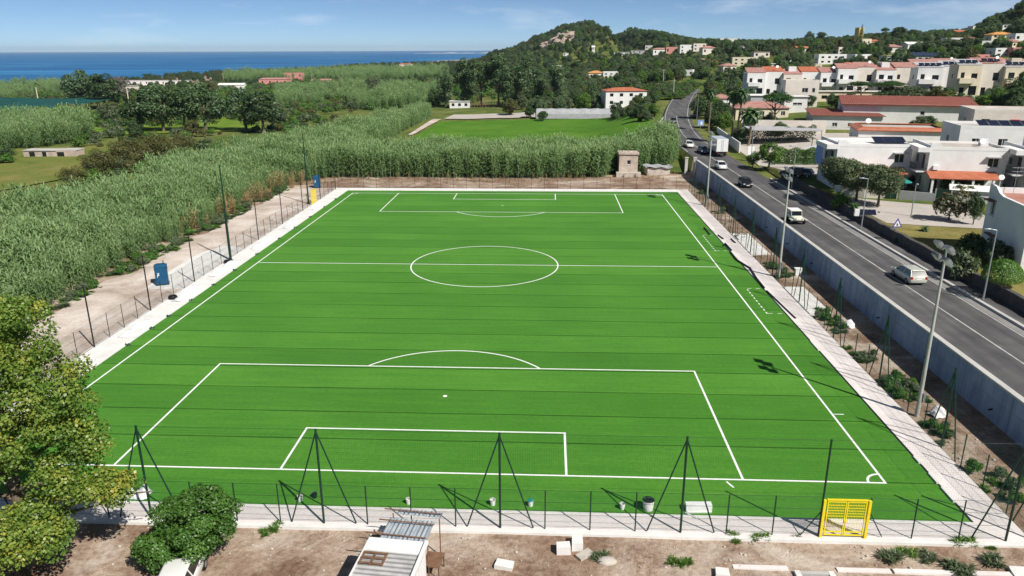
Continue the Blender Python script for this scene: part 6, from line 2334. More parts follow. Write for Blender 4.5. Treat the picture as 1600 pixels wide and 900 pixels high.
for u, v, hp, wp, key, lab in ((1345, 160, 30, 52, 'pine', "broad dark pine below the right half of the terrace"), (1385, 162, 32, 60, 'pine', "second broad dark pine below the terrace"), (1430, 172, 36, 50, 'olive', "olive-green tree right of the broad pines"),
                               (1468, 176, 40, 52, 'brown', "brown-green tree below the grey-sided terrace"), (1500, 172, 26, 36, 'dark', "dark tree before the cream loggia terrace"), (1535, 168, 20, 34, 'bright', "light shrubby tree below the cream loggias"), (1585, 160, 46, 40, 'dark', "tall dark tree at the right end of the cream terrace"),
                               (1400, 142, 38, 24, 'dark', "dark conifer-like tree between the two terraces"), (1262, 172, 24, 26, 'dark', "dark garden tree right of the cream house"), (1230, 165, 24, 24, 'brown', "brown-green tree left of the cream house"),
                               (1402, 66, 24, 26, 'dark', "big round dark tree on the ridge"), (1381, 66, 20, 16, 'pine', "parasol pine standing free on the ridge"), (1343, 74, 34, 11, 'conifer', "tall pointed conifer beside the yellow tower"), (1425, 66, 20, 20, 'dark', "round dark tree left of the red ridge house"),
                               (1264, 68, 18, 16, 'dark', "dark ridge tree above the palm grove"), (1282, 68, 18, 18, 'dark', "second dark ridge tree above the palm grove"), (1065, 62, 16, 10, 'dark', "lone tall tree on the vine terrace ridge"), (947, 58, 18, 14, 'dark', "lone dark tree on the shoulder of the quarry hill")):
    T(key, u, v, hp, {'pine': 9.3, 'conifer': 16.0}.get(key, 9.5), lab, "pine_tree" if key == 'pine' else ("conifer" if key == 'conifer' else "tree"), "tree", wpx=wp, unit_w={'pine': 10.5, 'conifer': 5.5}.get(key, 8.5))
for i, (u, v) in enumerate(((1182, 84), (1200, 82), (1216, 84), (1232, 80))):
    T('palm', u, v, 18, 9.8, ["leftmost palm of the grove on the slope", "second palm of the grove on the slope", "third palm of the grove on the slope", "rightmost palm of the grove on the slope"][i], "palm_tree", wpx=13, unit_w=4.6)


# hedges: clipped blocks of leaves
def hedge(label, pts, w, h, mat, dens=60, z=None):
    P, Nn = [], []
    for (a, b) in zip(pts[:-1], pts[1:]):
        a, b = np.array(a, float), np.array(b, float)
        Ln = np.linalg.norm(b - a)
        t = (b - a) / Ln
        nn = np.array([-t[1], t[0]])
        n = int(dens * Ln * (w + 2 * h))
        s = RNG.random(n) * Ln
        per = RNG.random(n) * (w + 2 * h)
        off = np.where(per < h, -w / 2, np.where(per < h + w, per - h - w / 2, w / 2))
        zz = np.where(per < h, per, np.where(per < h + w, h, per - h - w))
        xy = a + s[:, None] * t + off[:, None] * nn
        bump = 0.12 * np.sin(s * 2.1) + RNG.uniform(-0.1, 0.1, n)
        nr = np.where((per < h)[:, None], np.append(-nn, 0), np.where((per < h + w)[:, None], np.array([0, 0, 1.0]), np.append(nn, 0)))
        base = H(xy[:, 0], xy[:, 1]) if z is None else z
        P.append(np.stack([xy[:, 0], xy[:, 1], base + zz * (1 + bump * 0.4)], -1) + nr * bump[:, None])
        Nn.append(nr)
    P, Nn = np.concatenate(P), np.concatenate(Nn)
    Nn = Nn + unit(len(P)) * 0.8
    Nn /= np.linalg.norm(Nn, axis=1, keepdims=True)
    v, q = leaves(P, Nn, RNG.uniform(0.14, 0.34, len(P)), 0.7)
    o = link_mesh("hedge", fast_mesh("hedge", v, q, [mat], RNG.uniform(0.15, 0.9, len(P))))
    tag(o, label, "hedge")


hedge("tall clipped green hedge beside the driveway behind the garden tree", [(52.8, 110), (62, 105.5), (72.5, 99.5)], 1.8, 2.9, 'leaf_bush', 70)
hedge("dark hedge continuing behind the first row house", [(60, 99), (71, 92.5)], 1.8, 2.8, 'leaf_dark', 70)
hedge("dark low hedge along the lane of the white roadside wall", [(51.8, 143), (57, 141), (70, 138.5)], 2.2, 2.8, 'leaf_olive', 45)

# ------------------------------------------------------------------ vehicles
def loft(mb, st, mi=0):
    rings = []
    for (x, zl, zt, hw) in st:
        rings.append([(x, -hw * .9, zl), (x, -hw, zl + (zt - zl) * .3), (x, -hw, zt - (zt - zl) * .22), (x, -hw * .86, zt), (x, hw * .86, zt), (x, hw, zt - (zt - zl) * .22), (x, hw, zl + (zt - zl) * .3), (x, hw * .9, zl)])
    vs = [p for r in rings for p in r]
    fs = []
    for i in range(len(rings) - 1):
        for k in range(8):
            fs.append((i * 8 + k, i * 8 + (k + 1) % 8, (i + 1) * 8 + (k + 1) % 8, (i + 1) * 8 + k))
    fs.append(tuple(range(8))[::-1])
    fs.append(tuple(range(len(vs) - 8, len(vs))))
    mb.add(vs, fs, mi, True)


def wheels(root, xs, hw, r=0.31, w=0.2):
    for x in xs:
        for s in (-1, 1):
            y = s * (hw - w / 2 + 0.02)
            t = MB().tube((x, y - w / 2, r), (x, y + w / 2, r), r, r, 16).build("wheel", MATS['rubber_black'], root)
            MB().tube((x, y + s * w / 2, r), (x, y + s * (w / 2 + 0.012), r), r * .62, r * .55, 12).build("rim", MATS['grey_metal'], t)


def cabin(root, xa, xb, ra, rb, z0, z1, hb, ht, paint_, roof_paint=None):
    """glass house: base from xa to xb, roof from ra to rb"""
    B = [(xa, -hb, z0), (xb, -hb, z0), (xb, hb, z0), (xa, hb, z0)]
    T_ = [(ra, -ht, z1), (rb, -ht, z1), (rb, ht, z1), (ra, ht, z1)]
    MB().add(B + T_, [(0, 1, 5, 4), (1, 2, 6, 5), (2, 3, 7, 6), (3, 0, 4, 7)]).build("windows", MATS['car_glass'], root)
    m = MB()
    loft(m, [(ra - 0.06, z1 - 0.05, z1 + 0.02, ht * .96), (ra + 0.1, z1 - 0.04, z1 + 0.05, ht * 1.03), (rb - 0.1, z1 - 0.04, z1 + 0.05, ht * 1.03), (rb + 0.06, z1 - 0.05, z1 + 0.02, ht * .96)])
    m.build("roof", MATS[roof_paint or paint_], root)
    m = MB()
    for a, b in zip(B, T_): m.tube(a, b, 0.045, 0.04, 6)
    xm = (xa + xb) / 2 - 0.1
    for s in (-1, 1): m.tube((xm, s * hb, z0), ((ra + rb) / 2 - 0.05, s * ht, z1), 0.045, 0.04, 6)
    m.build("pillars", MATS[paint_], root)


def lamps(root, L_, hw, zf, zr):
    for s in (-1, 1):
        MB().cbox(L_ / 2 - 0.05, s * hw * .72, zf, 0.12, 0.34, 0.15).build("headlight", MATS['lamp_glass'], root)
        MB().cbox(-L_ / 2 + 0.05, s * hw * .8, zr, 0.12, 0.22, 0.26).build("tail_light", MATS['red_lens'], root)
    MB().cbox(-L_ / 2 + 0.012, 0, zr - 0.12, 0.06, 0.52, 0.12).build("number_plate", MATS['white_plastic'], root)
    MB().cbox(L_ / 2 - 0.02, 0, zf - 0.22, 0.06, 0.52, 0.11).build("number_plate", MATS['white_plastic'], root)


def car(label, loc, heading, paint_, L_=4.1, W=1.74, Hh=1.46, style='hatch', name="car"):
    """heading: direction the bonnet points, radians from +x"""
    r = empty(name, loc, heading, label, "car")
    h = W / 2
    a = L_ / 2
    m = MB()
    if style == 'sedan':
        st = [(-a, .38, .72, h * .8), (-a + .08, .28, .92, h * .93), (-a + .6, .22, .98, h), (0, .2, .94, h), (a - 1.1, .2, .92, h * .99), (a - .25, .22, .80, h * .94), (a, .32, .6, h * .78)]
        cab = (-a + .55, a - 1.15, -a + 1.2, a - 1.95)
    else:
        st = [(-a, .36, .80, h * .84), (-a + .06, .26, .98, h * .95), (-a + .6, .2, 1.0, h), (0, .2, .96, h), (a - .95, .2, .93, h * .99), (a - .2, .22, .80, h * .94), (a, .32, .6, h * .78)]
        cab = (-a + .1, a - .95, -a + .5, a - 1.8)
    loft(m, st)
    m.build("body", MATS[paint_], r)
    cabin(r, *cab, .92, Hh - .04, h * .9, h * .72, paint_)
    wheels(r, (-a + .75, a - .78), h)
    lamps(r, L_, h, .68, .78)
    for s in (-1, 1): MB().cbox(a - 1.25, s * (h + .08), 1.0, .14, .16, .12).build("mirror", MATS[paint_], r)
    return r


def on_road(u, v, lane=None):
    """the road surface point under a picture point"""
    z = 3.0
    for _ in range(8):
        p = G(u, v, z)
        z = float(road_z(p.y))
    p = G(u, v, z)
    if lane is not None: p.x = float(road_x(p.y)) + lane
    p.z = float(road_z(p.y)) + 0.005
    return p


UP, DOWN = PI / 2, -PI / 2
car("silver-green car driving away on the near stretch of road", on_road(1418, 437), UP + 0.03, 'car_silver', 4.3, 1.78, 1.5)
car("small black car driving towards the camera", on_road(1164, 291), DOWN, 'car_black', 3.9, 1.7, 1.45)
car("white car driving towards the camera behind the black one", on_road(1126, 264), DOWN + 0.02, 'car_white', 3.9, 1.7, 1.45)
car("dark blue car beside the white truck", on_road(1098, 239), DOWN + 0.03, 'car_blue', 4.3, 1.78, 1.45, 'sedan')
car("white car ahead of the truck by the road wall", on_road(1076, 230), DOWN + 0.03, 'car_white', 4.2, 1.75, 1.46, 'sedan')
car("white car where the road wall begins, facing the camera", on_road(1045, 203), DOWN - 0.02, 'car_white', 4.0, 1.75, 1.5)
car("silver car far up the road before the bend", on_road(1087, 183), DOWN - 0.2, 'car_grey', 4.4, 1.8, 1.5)
car("dark grey car coming out of the shade far up the road", on_road(1052, 192), DOWN - 0.1, 'car_grey', 4.2, 1.75, 1.5, 'sedan')
p = GT(1236, 287)
car("dark car parked in the driveway behind the stone wall", p + Vector((0, 0, 0.09)), 2.5, 'car_black', 4.2, 1.8, 1.6)
p = GT(1250, 277)
car("dark grey car parked deeper in the driveway with bright windscreen", p + Vector((0, 0, 0.09)), 2.6, 'car_grey', 4.2, 1.8, 1.5)

# white open jeep
p = on_road(1242, 347)
j = empty("jeep", p, DOWN, "white boxy open jeep driving towards the camera", "car")
m = MB()
loft(m, [(-1.75, .45, .95, .70), (-1.7, .38, 1.0, .76), (0.3, .38, 1.0, .76), (0.35, .38, .96, .74), (1.55, .42, .90, .66), (1.65, .5, .8, .6)])
m.build("body", MATS['car_cream'], j)
for s in (-1, 1):
    MB().box(0.75, s * .95 - .16, .62, 1.75, s * .95 + .16, .7).build("front_wing", MATS['car_cream'], j)
    MB().box(-1.7, s * .9 - .12, .62, -.8, s * .9 + .12, .7).build("rear_wing", MATS['car_cream'], j)
m = MB()
for s in (-1, 1): m.tube((0.42, s * .70, .98), (0.22, s * .68, 1.58), .035, .035, 6)
m.tube((0.22, -.68, 1.58), (0.22, .68, 1.58), .035, .035, 6)
m.build("windscreen_frame", MATS['car_cream'], j)
MB().add([(0.40, -.67, 1.0), (0.40, .67, 1.0), (0.23, .66, 1.55), (0.23, -.66, 1.55)], [(0, 1, 2, 3)]).build("windscreen", MATS['car_glass'], j)
MB().box(-1.7, -.74, 1.58, 0.2, .74, 1.66).build("soft_top", MATS['canvas_white'], j)
m = MB()
for x_ in (-1.62, -0.7):
    for s in (-1, 1): m.tube((x_, s * .7, .98), (x_, s * .7, 1.6), .03, .03, 6)
m.build("hood_bows", MATS['black_metal'], j)
for s in (-1, 1): MB().box(-.45, s * .33 - .22, .95, -.3, s * .33 + .22, 1.4).build("seat", MATS['black_plastic'], j)
wheels(j, (-1.15, 1.2), .88, .36, .22)
for s in (-1, 1): MB().tube((1.62, s * .42, .82), (1.70, s * .42, .82), .11, .11, 12).build("headlight", MATS['lamp_glass'], j)
MB().box(1.68, -.8, .45, 1.8, .8, .58).build("bumper", MATS['black_metal'], j)

# box truck
p = on_road(1120, 241)
t = empty("box_truck", p, UP + 0.02, "white box truck seen from behind beside the palms", "truck")
MB().box(-4.2, -1.2, 1.05, 2.2, 1.2, 3.7).build("cargo_box", MATS['car_white'], t)
d1 = MB().box(-4.24, -1.16, 1.1, -4.202, -.02, 3.62).build("rear_door", MATS['white_plastic'], t)
d2 = MB().box(-4.24, .02, 1.1, -4.202, 1.16, 3.62).build("rear_door", MATS['white_plastic'], t)
for d, s in ((d1, -1), (d2, 1)): MB().tube((-4.26, s * .18, 1.2), (-4.26, s * .18, 3.5), .02, .02, 6).build("lock_bar", MATS['grey_metal'], d)
MB().box(-4.1, -1.0, .72, 4.0, 1.0, 1.04).build("chassis", MATS['black_metal'], t)
m = MB()
loft(m, [(2.35, .55, 2.6, 1.1), (2.5, .5, 2.7, 1.14), (3.7, .5, 2.6, 1.12), (4.15, .5, 1.5, 1.08), (4.25, .55, 1.3, 1.0)])
m.build("cab", MATS['car_white'], t)
MB().add([(4.16, -.98, 1.55), (4.16, .98, 1.55), (3.76, .95, 2.52), (3.76, -.95, 2.52)], [(0, 1, 2, 3)]).build("windscreen", MATS['car_glass'], t)
wheels(t, (-2.6, 3.1), 1.15, .45, .3)
MB().box(-4.3, -1.1, .5, -4.2, 1.1, .66).build("bumper", MATS['black_metal'], t)
for s in (-1, 1): MB().cbox(-4.26, s * .95, .9, .06, .3, .14).build("tail_light", MATS['red_lens'], t)

# the white car half hidden under the bush
car("white car with red tail lights parked under the dense bush", (-10.35, -11.0, 0.02), 1.75, 'car_white', 4.0, 1.72, 1.5)


# ------------------------------------------------------------------ lights and poles
stone('mast_metal', (0.36, 0.36, 0.33), (0.50, 0.49, 0.45), 0.8, 0.5, 0.002, 6)

def floodlight(label, x, y, hgt=12.0):
    r = empty("floodlight_mast", (x, y, Hs(x, y) - 0.05), 0, label, "floodlight mast")
    m = MB().path([(0, 0, -.2), (0, 0, hgt * .25), (0, 0, hgt)], [.17, .14, .08], 12)
    m.build("pole", MATS['mast_metal'], r)
    MB().box(.12, -.2, 1.2, .3, .2, 1.9).build("switch_box", MATS['grey_metal'], r)
    c = MB()
    c.tube((0, -1.0, hgt - .1), (0, 1.0, hgt - .1), .05, .05, 8)
    c.tube((0, -1.0, hgt + .75), (0, 1.0, hgt + .75), .05, .05, 8)
    c.tube((0, 0, hgt - .4), (0, 0, hgt + .9), .07, .06, 8)
    c.build("cross_arm", MATS['galvanised'], r)
    for zz in (hgt - .1, hgt + .75):
        for yy in (-.72, .72):
            M = Matrix.Translation((-.18, yy, zz)) @ Matrix.Rotation(math.radians(-38), 4, 'Y')
            b = MB()
            b.box(-.1, -.36, -.3, .1, .36, .3, 0, M)
            b.box(.1, -.2, -.18, .22, .2, .18, 0, M)
            lo = b.build("lamp_housing", MATS['grey_metal'], r)
            MB().box(-.115, -.33, -.27, -.102, .33, .27, 0, M).build("lamp_glass", MATS['lamp_glass'], lo)
    return r


floodlight("pale floodlight mast nearest the camera, between fence and wall", 34.95, 9.2, 12.0)
floodlight("pale floodlight mast level with the halfway line", 34.95, 43.9, 11.9)
floodlight("pale floodlight mast near the far right corner of the pitch", 34.95, 86.3, 11.6)
for lab, x, y in (("dark green unfinished light pole halfway along the gravel lane", -33.0, 49.0), ("dark green unfinished light pole near the far lane corner", -34.1, 86.0)):
    g = empty("light_pole", (x + (0.0 if y > 60 else 0.35), y, 0.05), 0, lab, "pole")
    MB().path([(0, 0, -.1), (0, 0, 4), (0, 0, 12.2)], [.14, .12, .075], 10).build("shaft", MATS['green_metal'], g)
    MB().tube((0, 0, 0), (0, 0, .06), .28, .28, 12).build("base_plate", MATS['green_metal'], g)


def street_lamp(label, x, y, hgt, arm=(-1, 0), z=None):
    zz = Hs(x, y) if z is None else z
    r = empty("street_lamp", (x, y, zz), math.atan2(arm[1], arm[0]), label, "street lamp")
    MB().path([(0, 0, -.2), (0, 0, hgt * .5), (0, 0, hgt)], [.085, .07, .05], 8).build("pole", MATS['galvanised'], r)
    MB().tube((0, 0, hgt), (.55, 0, hgt + .08), .035, .03, 6).build("arm", MATS['galvanised'], r)
    b = MB()
    loft(b, [(.4, hgt + .04, hgt + .12, .07), (.6, hgt + .02, hgt + .16, .14), (1.05, hgt + .03, hgt + .14, .12), (1.15, hgt + .06, hgt + .11, .06)])
    b.build("lamp_head", MATS['galvanised'], r)
    return r


street_lamp("street lamp on the pavement in front of the big white house", float(road_x(27)) + 4.9, 26.9, 6.7, (-1, 0.1), float(road_z(27)) + .15)
street_lamp("street lamp on the pavement below the paved court", float(road_x(56)) + 4.9, 55.6, 6.6, (-1, 0.1), float(road_z(56)) + .15)
street_lamp("shorter lamp standing between lawn and paved court", 56.1, 58.6, 4.4, (-0.3, -1))
street_lamp("shorter lamp in the paved court before the carport", 55.6, 73.0, 4.2, (-0.3, -1))
street_lamp("street lamp on the pavement level with the parked cars", float(road_x(84)) + 4.9, 84, 7.0, (-1, 0.1), float(road_z(84)) + .15)
street_lamp("street lamp at the junction right of the white truck", float(road_x(112)) + 6.2, 112, 7.2, (-1, 0.1))
street_lamp("far street lamp where the road starts to climb", float(road_x(176)) + 5.2, 176, 8.0, (-1, 0.1))
for lab, u, v, hp in (("thin pole standing in the plain right of the rose-red house", 488, 133, 17), ("thin pole in the reeds left of the rose-red house", 350, 130, 15), ("thin pole beside the vineyard slope", 1052, 150, 26), ("tall thin mast in the trees above the farmhouse", 1036, 131, 22), ("thin pole in the plain beyond the far track", 612, 118, 12)):
    q = GT(u, v)
    k = (q - CAM).dot(_F) / FOC
    o = MB().tube((0, 0, -.5), (0, 0, hp * k), .16, .1, 6).tube((-.9, 0, hp * k - .6), (.9, 0, hp * k - .6), .07, .07, 4).build("utility_pole", MATS['kerb_stone'], None, q)
    tag(o, lab, "pole")

# signs
q = GT(1397, 379)
s = empty("road_sign", q, 0.15, "triangular warning sign on a post at the lawn edge", "road sign")
MB().tube((0, 0, -.3), (0, 0, 2.7), .035, .035, 8).build("post", MATS['galvanised'], s)
stone('sign_violet', (0.06, 0.05, 0.28), (0.09, 0.07, 0.34), 2.0, 0.5)
tri = lambda r_, y_, z_: [(-r_ * .866, y_, z_ - r_ * .5), (r_ * .866, y_, z_ - r_ * .5), (0, y_, z_ + r_)]
a_, b_ = tri(.78, -.05, 2.3), tri(.78, -.08, 2.3)
MB().add(a_ + b_, [(0, 1, 2)[::-1], (3, 4, 5), (0, 1, 4, 3), (1, 2, 5, 4), (2, 0, 3, 5)]).build("plate", MATS['sign_violet'], s)
MB().add(tri(.5, -.085, 2.3), [(0, 1, 2)]).build("field", MATS['white_plastic'], s)
MB().box(-.1, -.092, 2.12, .02, -.087, 2.45).box(.04, -.092, 2.12, .14, -.087, 2.3).build("pictogram", MATS['black_plastic'], s)
q = GT(1306, 325)
s = empty("notice_board", q, -0.2, "small pale blue notice board beside the round bush", "sign")
MB().box(-.5, -.03, 1.3, .5, .03, 2.3).build("panel", MATS['lamp_glass'], s)
MB().tube((-.3, 0, -.2), (-.3, 0, 2.3), .04, .04, 6).tube((.3, 0, -.2), (.3, 0, 2.3), .04, .04, 6).build("legs", MATS['grey_metal'], s)
q = GT(1172, 252)
s = empty("sign_panel", q, 0.1, "white double-sided sign panel at the driveway mouth", "sign")
MB().box(-.7, -.06, 1.2, .7, .06, 3.0).build("panel", MATS['white_plastic'], s)
MB().tube((-.6, 0, -.2), (-.6, 0, 3.0), .06, .06, 6).tube((.6, 0, -.2), (.6, 0, 3.0), .06, .06, 6).build("legs", MATS['grey_metal'], s)
q = GT(1094, 206)
s = empty("road_sign", q, 0.0, "blue and white direction sign at the road junction", "road sign")
MB().tube((0, 0, -.3), (0, 0, 3.0), .06, .06, 6).build("post", MATS['galvanised'], s)
MB().cbox(0, -.06, 2.3, 1.6, .05, 1.4).build("plate", MATS['blue_plaster'], s)
MB().cbox(.15, -.10, 2.2, .5, .02, .8).build("field", MATS['white_plastic'], s)
q = GT(1357, 337)
s = empty("solar_array", q, -0.12, "row of dark solar panels on a low stand in the paved court", "solar panel")
M = Matrix.Translation((-1.7, 0, .25)) @ Matrix.Rotation(math.radians(38), 4, 'X')
for i in range(4): MB().box(i * .85, 0, 0, i * .85 + .8, 1.5, .05, 0, M).build("panel", MATS['solar_panel'], s)
MB().box(-1.7, .15, -.2, 1.7, .25, .35).box(-1.7, 1.0, -.2, 1.7, 1.1, 1.0).build("stand", MATS['grey_metal'], s)
MB().box(-2.9, .2, -.2, -1.9, 1.0, 1.3).build("inverter_box", MATS['white_plastic'], s)
s.scale = (.6, .6, .6)

# two concrete gate pillars where the retaining wall ends
for lab, x, y in (("left one of two pale concrete pillars at the end of the retaining wall", 36.6, 116.6), ("right one of two pale concrete pillars at the end of the retaining wall", 38.2, 115.8)):
    tag(MB().box(-.28, -.28, -.4, .28, .28, 3.4).box(-.36, -.36, 3.4, .36, .36, 3.6).build("gate_pillar", MATS['kerb_stone'], None, (x, y, Hs(x, y))), lab, "pillar")


# ------------------------------------------------------------------ portable cabins
def cabin_wc(label, loc, rz):
    r = empty("portable_toilet", loc, rz, label, "portable toilet")
    w, hh = .66, 2.15
    b = MB()
    b.box(-w, -w, .1, w, w, hh)
    b.build("shell", MATS['blue_plastic'], r)
    MB().box(-w - .05, -w - .05, -.02, w + .05, w + .05, .1).build("base", MATS['black_plastic'], r)
    m = MB()
    m.add([(-w - .04, -w - .04, hh), (w + .04, -w - .04, hh), (w + .04, w + .04, hh), (-w - .04, w + .04, hh), (-w * .6, -w * .6, hh + .22), (w * .6, -w * .6, hh + .22), (w * .6, w * .6, hh + .22), (-w * .6, w * .6, hh + .22)],
          [(0, 1, 5, 4), (1, 2, 6, 5), (2, 3, 7, 6), (3, 0, 4, 7), (4, 5, 6, 7)])
    m.build("roof", MATS['blue_plastic'], r)
    d = MB().box(-w * .75, -w - .035, .18, w * .75, -w - .002, hh - .1).build("door", MATS['blue_plastic'], r)
    MB().cbox(-w * .6, -w - .055, 1.1, .07, .04, .2).build("handle", MATS['white_plastic'], d)
    for zz in (1.25, 1.42): MB().cbox(-w * .45, -w - .042, zz, .2, .012, .1).build("notice", MATS['white_plastic'], d)
    for s_ in (-1, 1):
        for k in range(4): MB().box(s_ * (w + .02) - .02, -w * .7, 1.75 + k * .07, s_ * (w + .02) + .02, w * .7, 1.78 + k * .07).build("vent_slat", MATS['black_plastic'], r)
    MB().tube((w * .5, w * .6, hh), (w * .5, w * .6, hh + .5), .05, .05, 8).build("vent_pipe", MATS['black_plastic'], r)


cabin_wc("blue portable toilet on the bright slab in the gravel lane", (-36.5, 38.9, 0.03), 0.45)
cabin_wc("blue portable toilet at the far end of the lane by the yellow gate", (-37.4, 102.2, 0.0), 0.3)

# ------------------------------------------------------------------ the hut in front and its lean-to
corrugated('roof_sheet', (0.34, 0.34, 0.33), (0.52, 0.51, 0.49), .32, 1, 0.6, 0.1)
corrugated('zinc_sheet', (0.36, 0.42, 0.46), (0.55, 0.60, 0.63), .28, 0, 0.4, 0.3)
h = empty("hut", (0.35, -12.6, 0), -0.10, "small white hut with grey corrugated roof at the bottom edge", "hut")
wallbox(h, 2.7, 4.6, 2.35, 'white_plaster', {'r': [(1.1, .7, 2.3, 1.25)], 'b': [(.8, .05, .9, 1.95, 'door')]}, y0=-2.2)
MB().box(-1.5, -2.35, 2.352, 1.5, 1.5, 2.43).build("roof", MATS['roof_sheet'], h)
MB().box(-1.45, 1.52, 2.352, 1.42, 2.5, 2.47).build("roof_panel", MATS['white_plastic'], h)
MB().box(1.35, -2.35, 2.432, 1.52, 2.45, 2.6).build("roof_rim", MATS['white_plaster'], h)
MB().box(-1.52, -2.35, 2.432, -1.44, 2.45, 2.5).build("roof_rim", MATS['white_plaster'], h)
pal = empty("pallet", (-0.35, -11.65, 2.44), -0.1, "brown slatted pallet lying on the hut roof", "pallet")
for i in range(3):
    for k_ in range(2): MB().box(-.62 + k_ * .66, -.42 + i * .38, .07, -.04 + k_ * .66, -.30 + i * .38, .1).build("slat", MATS['rust_brown'], pal)
for k_ in range(3): MB().box(-.62 + k_ * .56, -.42, 0, -.54 + k_ * .56, .46, .068).build("bearer", MATS['rust_brown'], pal)
lt = empty("lean_to", (1.1, -8.7, 0), -0.10, "lean-to of grey-blue corrugated sheets on thin poles behind the hut", "lean-to")


def wavy(mb, x0, x1, y0, y1, z0, z1, amp=.03, pitch_=.2):
    n = int((x1 - x0) / (pitch_ / 6))
    vs, fs = [], []
    for i in range(n + 1):
        x_ = x0 + (x1 - x0) * i / n
        dz = amp * math.sin(2 * PI * (x_ - x0) / pitch_)
        vs += [(x_, y0, z0 + dz), (x_, y1, z1 + dz)]
    for i in range(n): fs.append((2 * i, 2 * i + 2, 2 * i + 3, 2 * i + 1))
    mb.add(vs, fs, 0, True)


for k_, (y0, y1, x0, x1, z0, z1) in enumerate(((-1.35, .62, -1.45, .95, 2.32, 2.2), (.85, 1.42, -1.2, 1.2, 2.28, 2.24))):
    m = MB()
    wavy(m, x0, x1, y0, y1, z0, z1)
    m.build("corrugated_sheet", MATS['zinc_sheet'], lt)
for y_, xa, xb in ((-1.05, -2.2, .9), (.1, -1.9, 1.05), (1.05, -1.9, 1.2)):
    MB().tube((xa, y_, 2.42), (xb, y_, 2.38), .035, .035, 6).build("holding_pipe", MATS['rust_brown'], lt)
for x_, y_ in ((1.15, .75), (1.05, -1.3), (-1.4, .9), (-1.5, -1.2)):
    MB().tube((x_, y_, -.2), (x_, y_, 2.28), .035, .035, 6).build("pole", MATS['rust_brown'], lt)
bn = empty("workbench", (2.15, -9.4, 0), -.1, "dark rusty bench standing under the lean-to", "bench")
MB().box(-.45, -.6, .75, .45, .6, .8).build("top", MATS['rust_brown'], bn)
for sx in (-1, 1):
    for sy in (-1, 1): MB().tube((sx * .4, sy * .54, -.05), (sx * .4, sy * .54, .75), .025, .025, 6).build("leg", MATS['black_metal'], bn)


# ------------------------------------------------------------------ things lying about
def bucket(label, x, y, r=.15, hh=.32, mat='white_plastic', lid=None, rz=0):
    b = empty("bucket", (x, y, 0.036), rz, label, "bucket")
    pm = MB().lathe([(.01, .01), (r * .82, .01), (r, hh), (r * 1.06, hh), (r * 1.06, hh + .02), (r * .93, hh + .02), (r * .78, .05), (.01, .05)], 20)
    pm.sm = [False] * len(pm.sm)
    pm.build("pail", MATS[mat], b)
    m = MB()
    for k in range(8):
        a0, a1 = PI * k / 8, PI * (k + 1) / 8
        m.tube((r * math.cos(a0), r * .5 * math.sin(a0), hh + .01 + r * .5 * math.sin(a0) * .3), (r * math.cos(a1), r * .5 * math.sin(a1), hh + .01 + r * .5 * math.sin(a1) * .3), .008, .008, 4)
    m.build("handle", MATS['grey_metal'], b)
    if lid: MB().lathe([(.01, hh + .045), (r * .9, hh + .045), (r * 1.07, hh + .03), (r * 1.07, hh + .022)], 14).build("lid", MATS[lid], b)
    return b


bucket("white bucket leftmost on the near turf edge", -6.75, -3.45, .16, .36)
bucket("dark bucket beside the leftmost white one", -6.0, -3.05, .16, .3, 'black_plastic')
bucket("white bucket partly behind the lean-to sheets", -0.25, -3.45, .15, .34)
bucket("white bucket near the second braced post", 4.75, -3.35, .17, .36)
bucket("white bucket with teal lid on the near turf edge", 6.98, -3.35, .17, .36, 'white_plastic', 'teal_plastic')
bucket("small white bucket left of the big drum", 12.35, -3.45, .16, .36)
bucket("big white drum with black top on the near turf edge", 13.85, -3.4, .34, .62, 'white_plastic', 'black_plastic')
t = empty("trough", (16.75, -3.35, .036), 0.06, "long white upturned trough beside the near turf edge", "trough")
MB().prism([(-.75, -.22), (.75, -.24), (.78, .22), (-.72, .24)], .0, .42).build("shell", MATS['white_plastic'], t)
MB().box(-.7, -.32, .0, .7, -.245, .08).build("rim", MATS['white_plastic'], t)
tag(MB().tube((0, 0, .04), (.55, -.5, .04), .045, .045, 8).build("plastic_pipe", MATS['white_plastic'], None, (15.95, -3.75, .06)), "short white pipe lying by the upturned trough", "pipe")


def crumple(name, label, cat, x, y, z, l, w, hh, mat, rz=0.0, seed=0, group=None):
    rr = random.Random(seed)
    n, m_ = 14, 8
    vs, fs = [], []
    for i in range(n + 1):
        for k in range(m_ + 1):
            a, b = i / n, k / m_
            e = math.sin(PI * b) ** .5 * min(1, math.sin(PI * min(max(a, .02), .98)) * 2.2)
            vs.append(((a - .5) * l + rr.uniform(-.04, .04) * l * .3, (b - .5) * w * (1 + .15 * math.sin(a * 9 + seed)) + rr.uniform(-.03, .03), hh * e * (0.65 + .35 * math.sin(a * 11 + seed * 2 + b * 4)) + rr.uniform(0, .03)))
    for i in range(n):
        for k in range(m_):
            q_ = i * (m_ + 1) + k
            fs.append((q_, q_ + m_ + 1, q_ + m_ + 2, q_ + 1))
    o = MB().add(vs, fs, 0, True).build(name, MATS[mat], None, (x, y, z))
    o.rotation_euler = (0, 0, rz)
    return tag(o, label, cat, group)


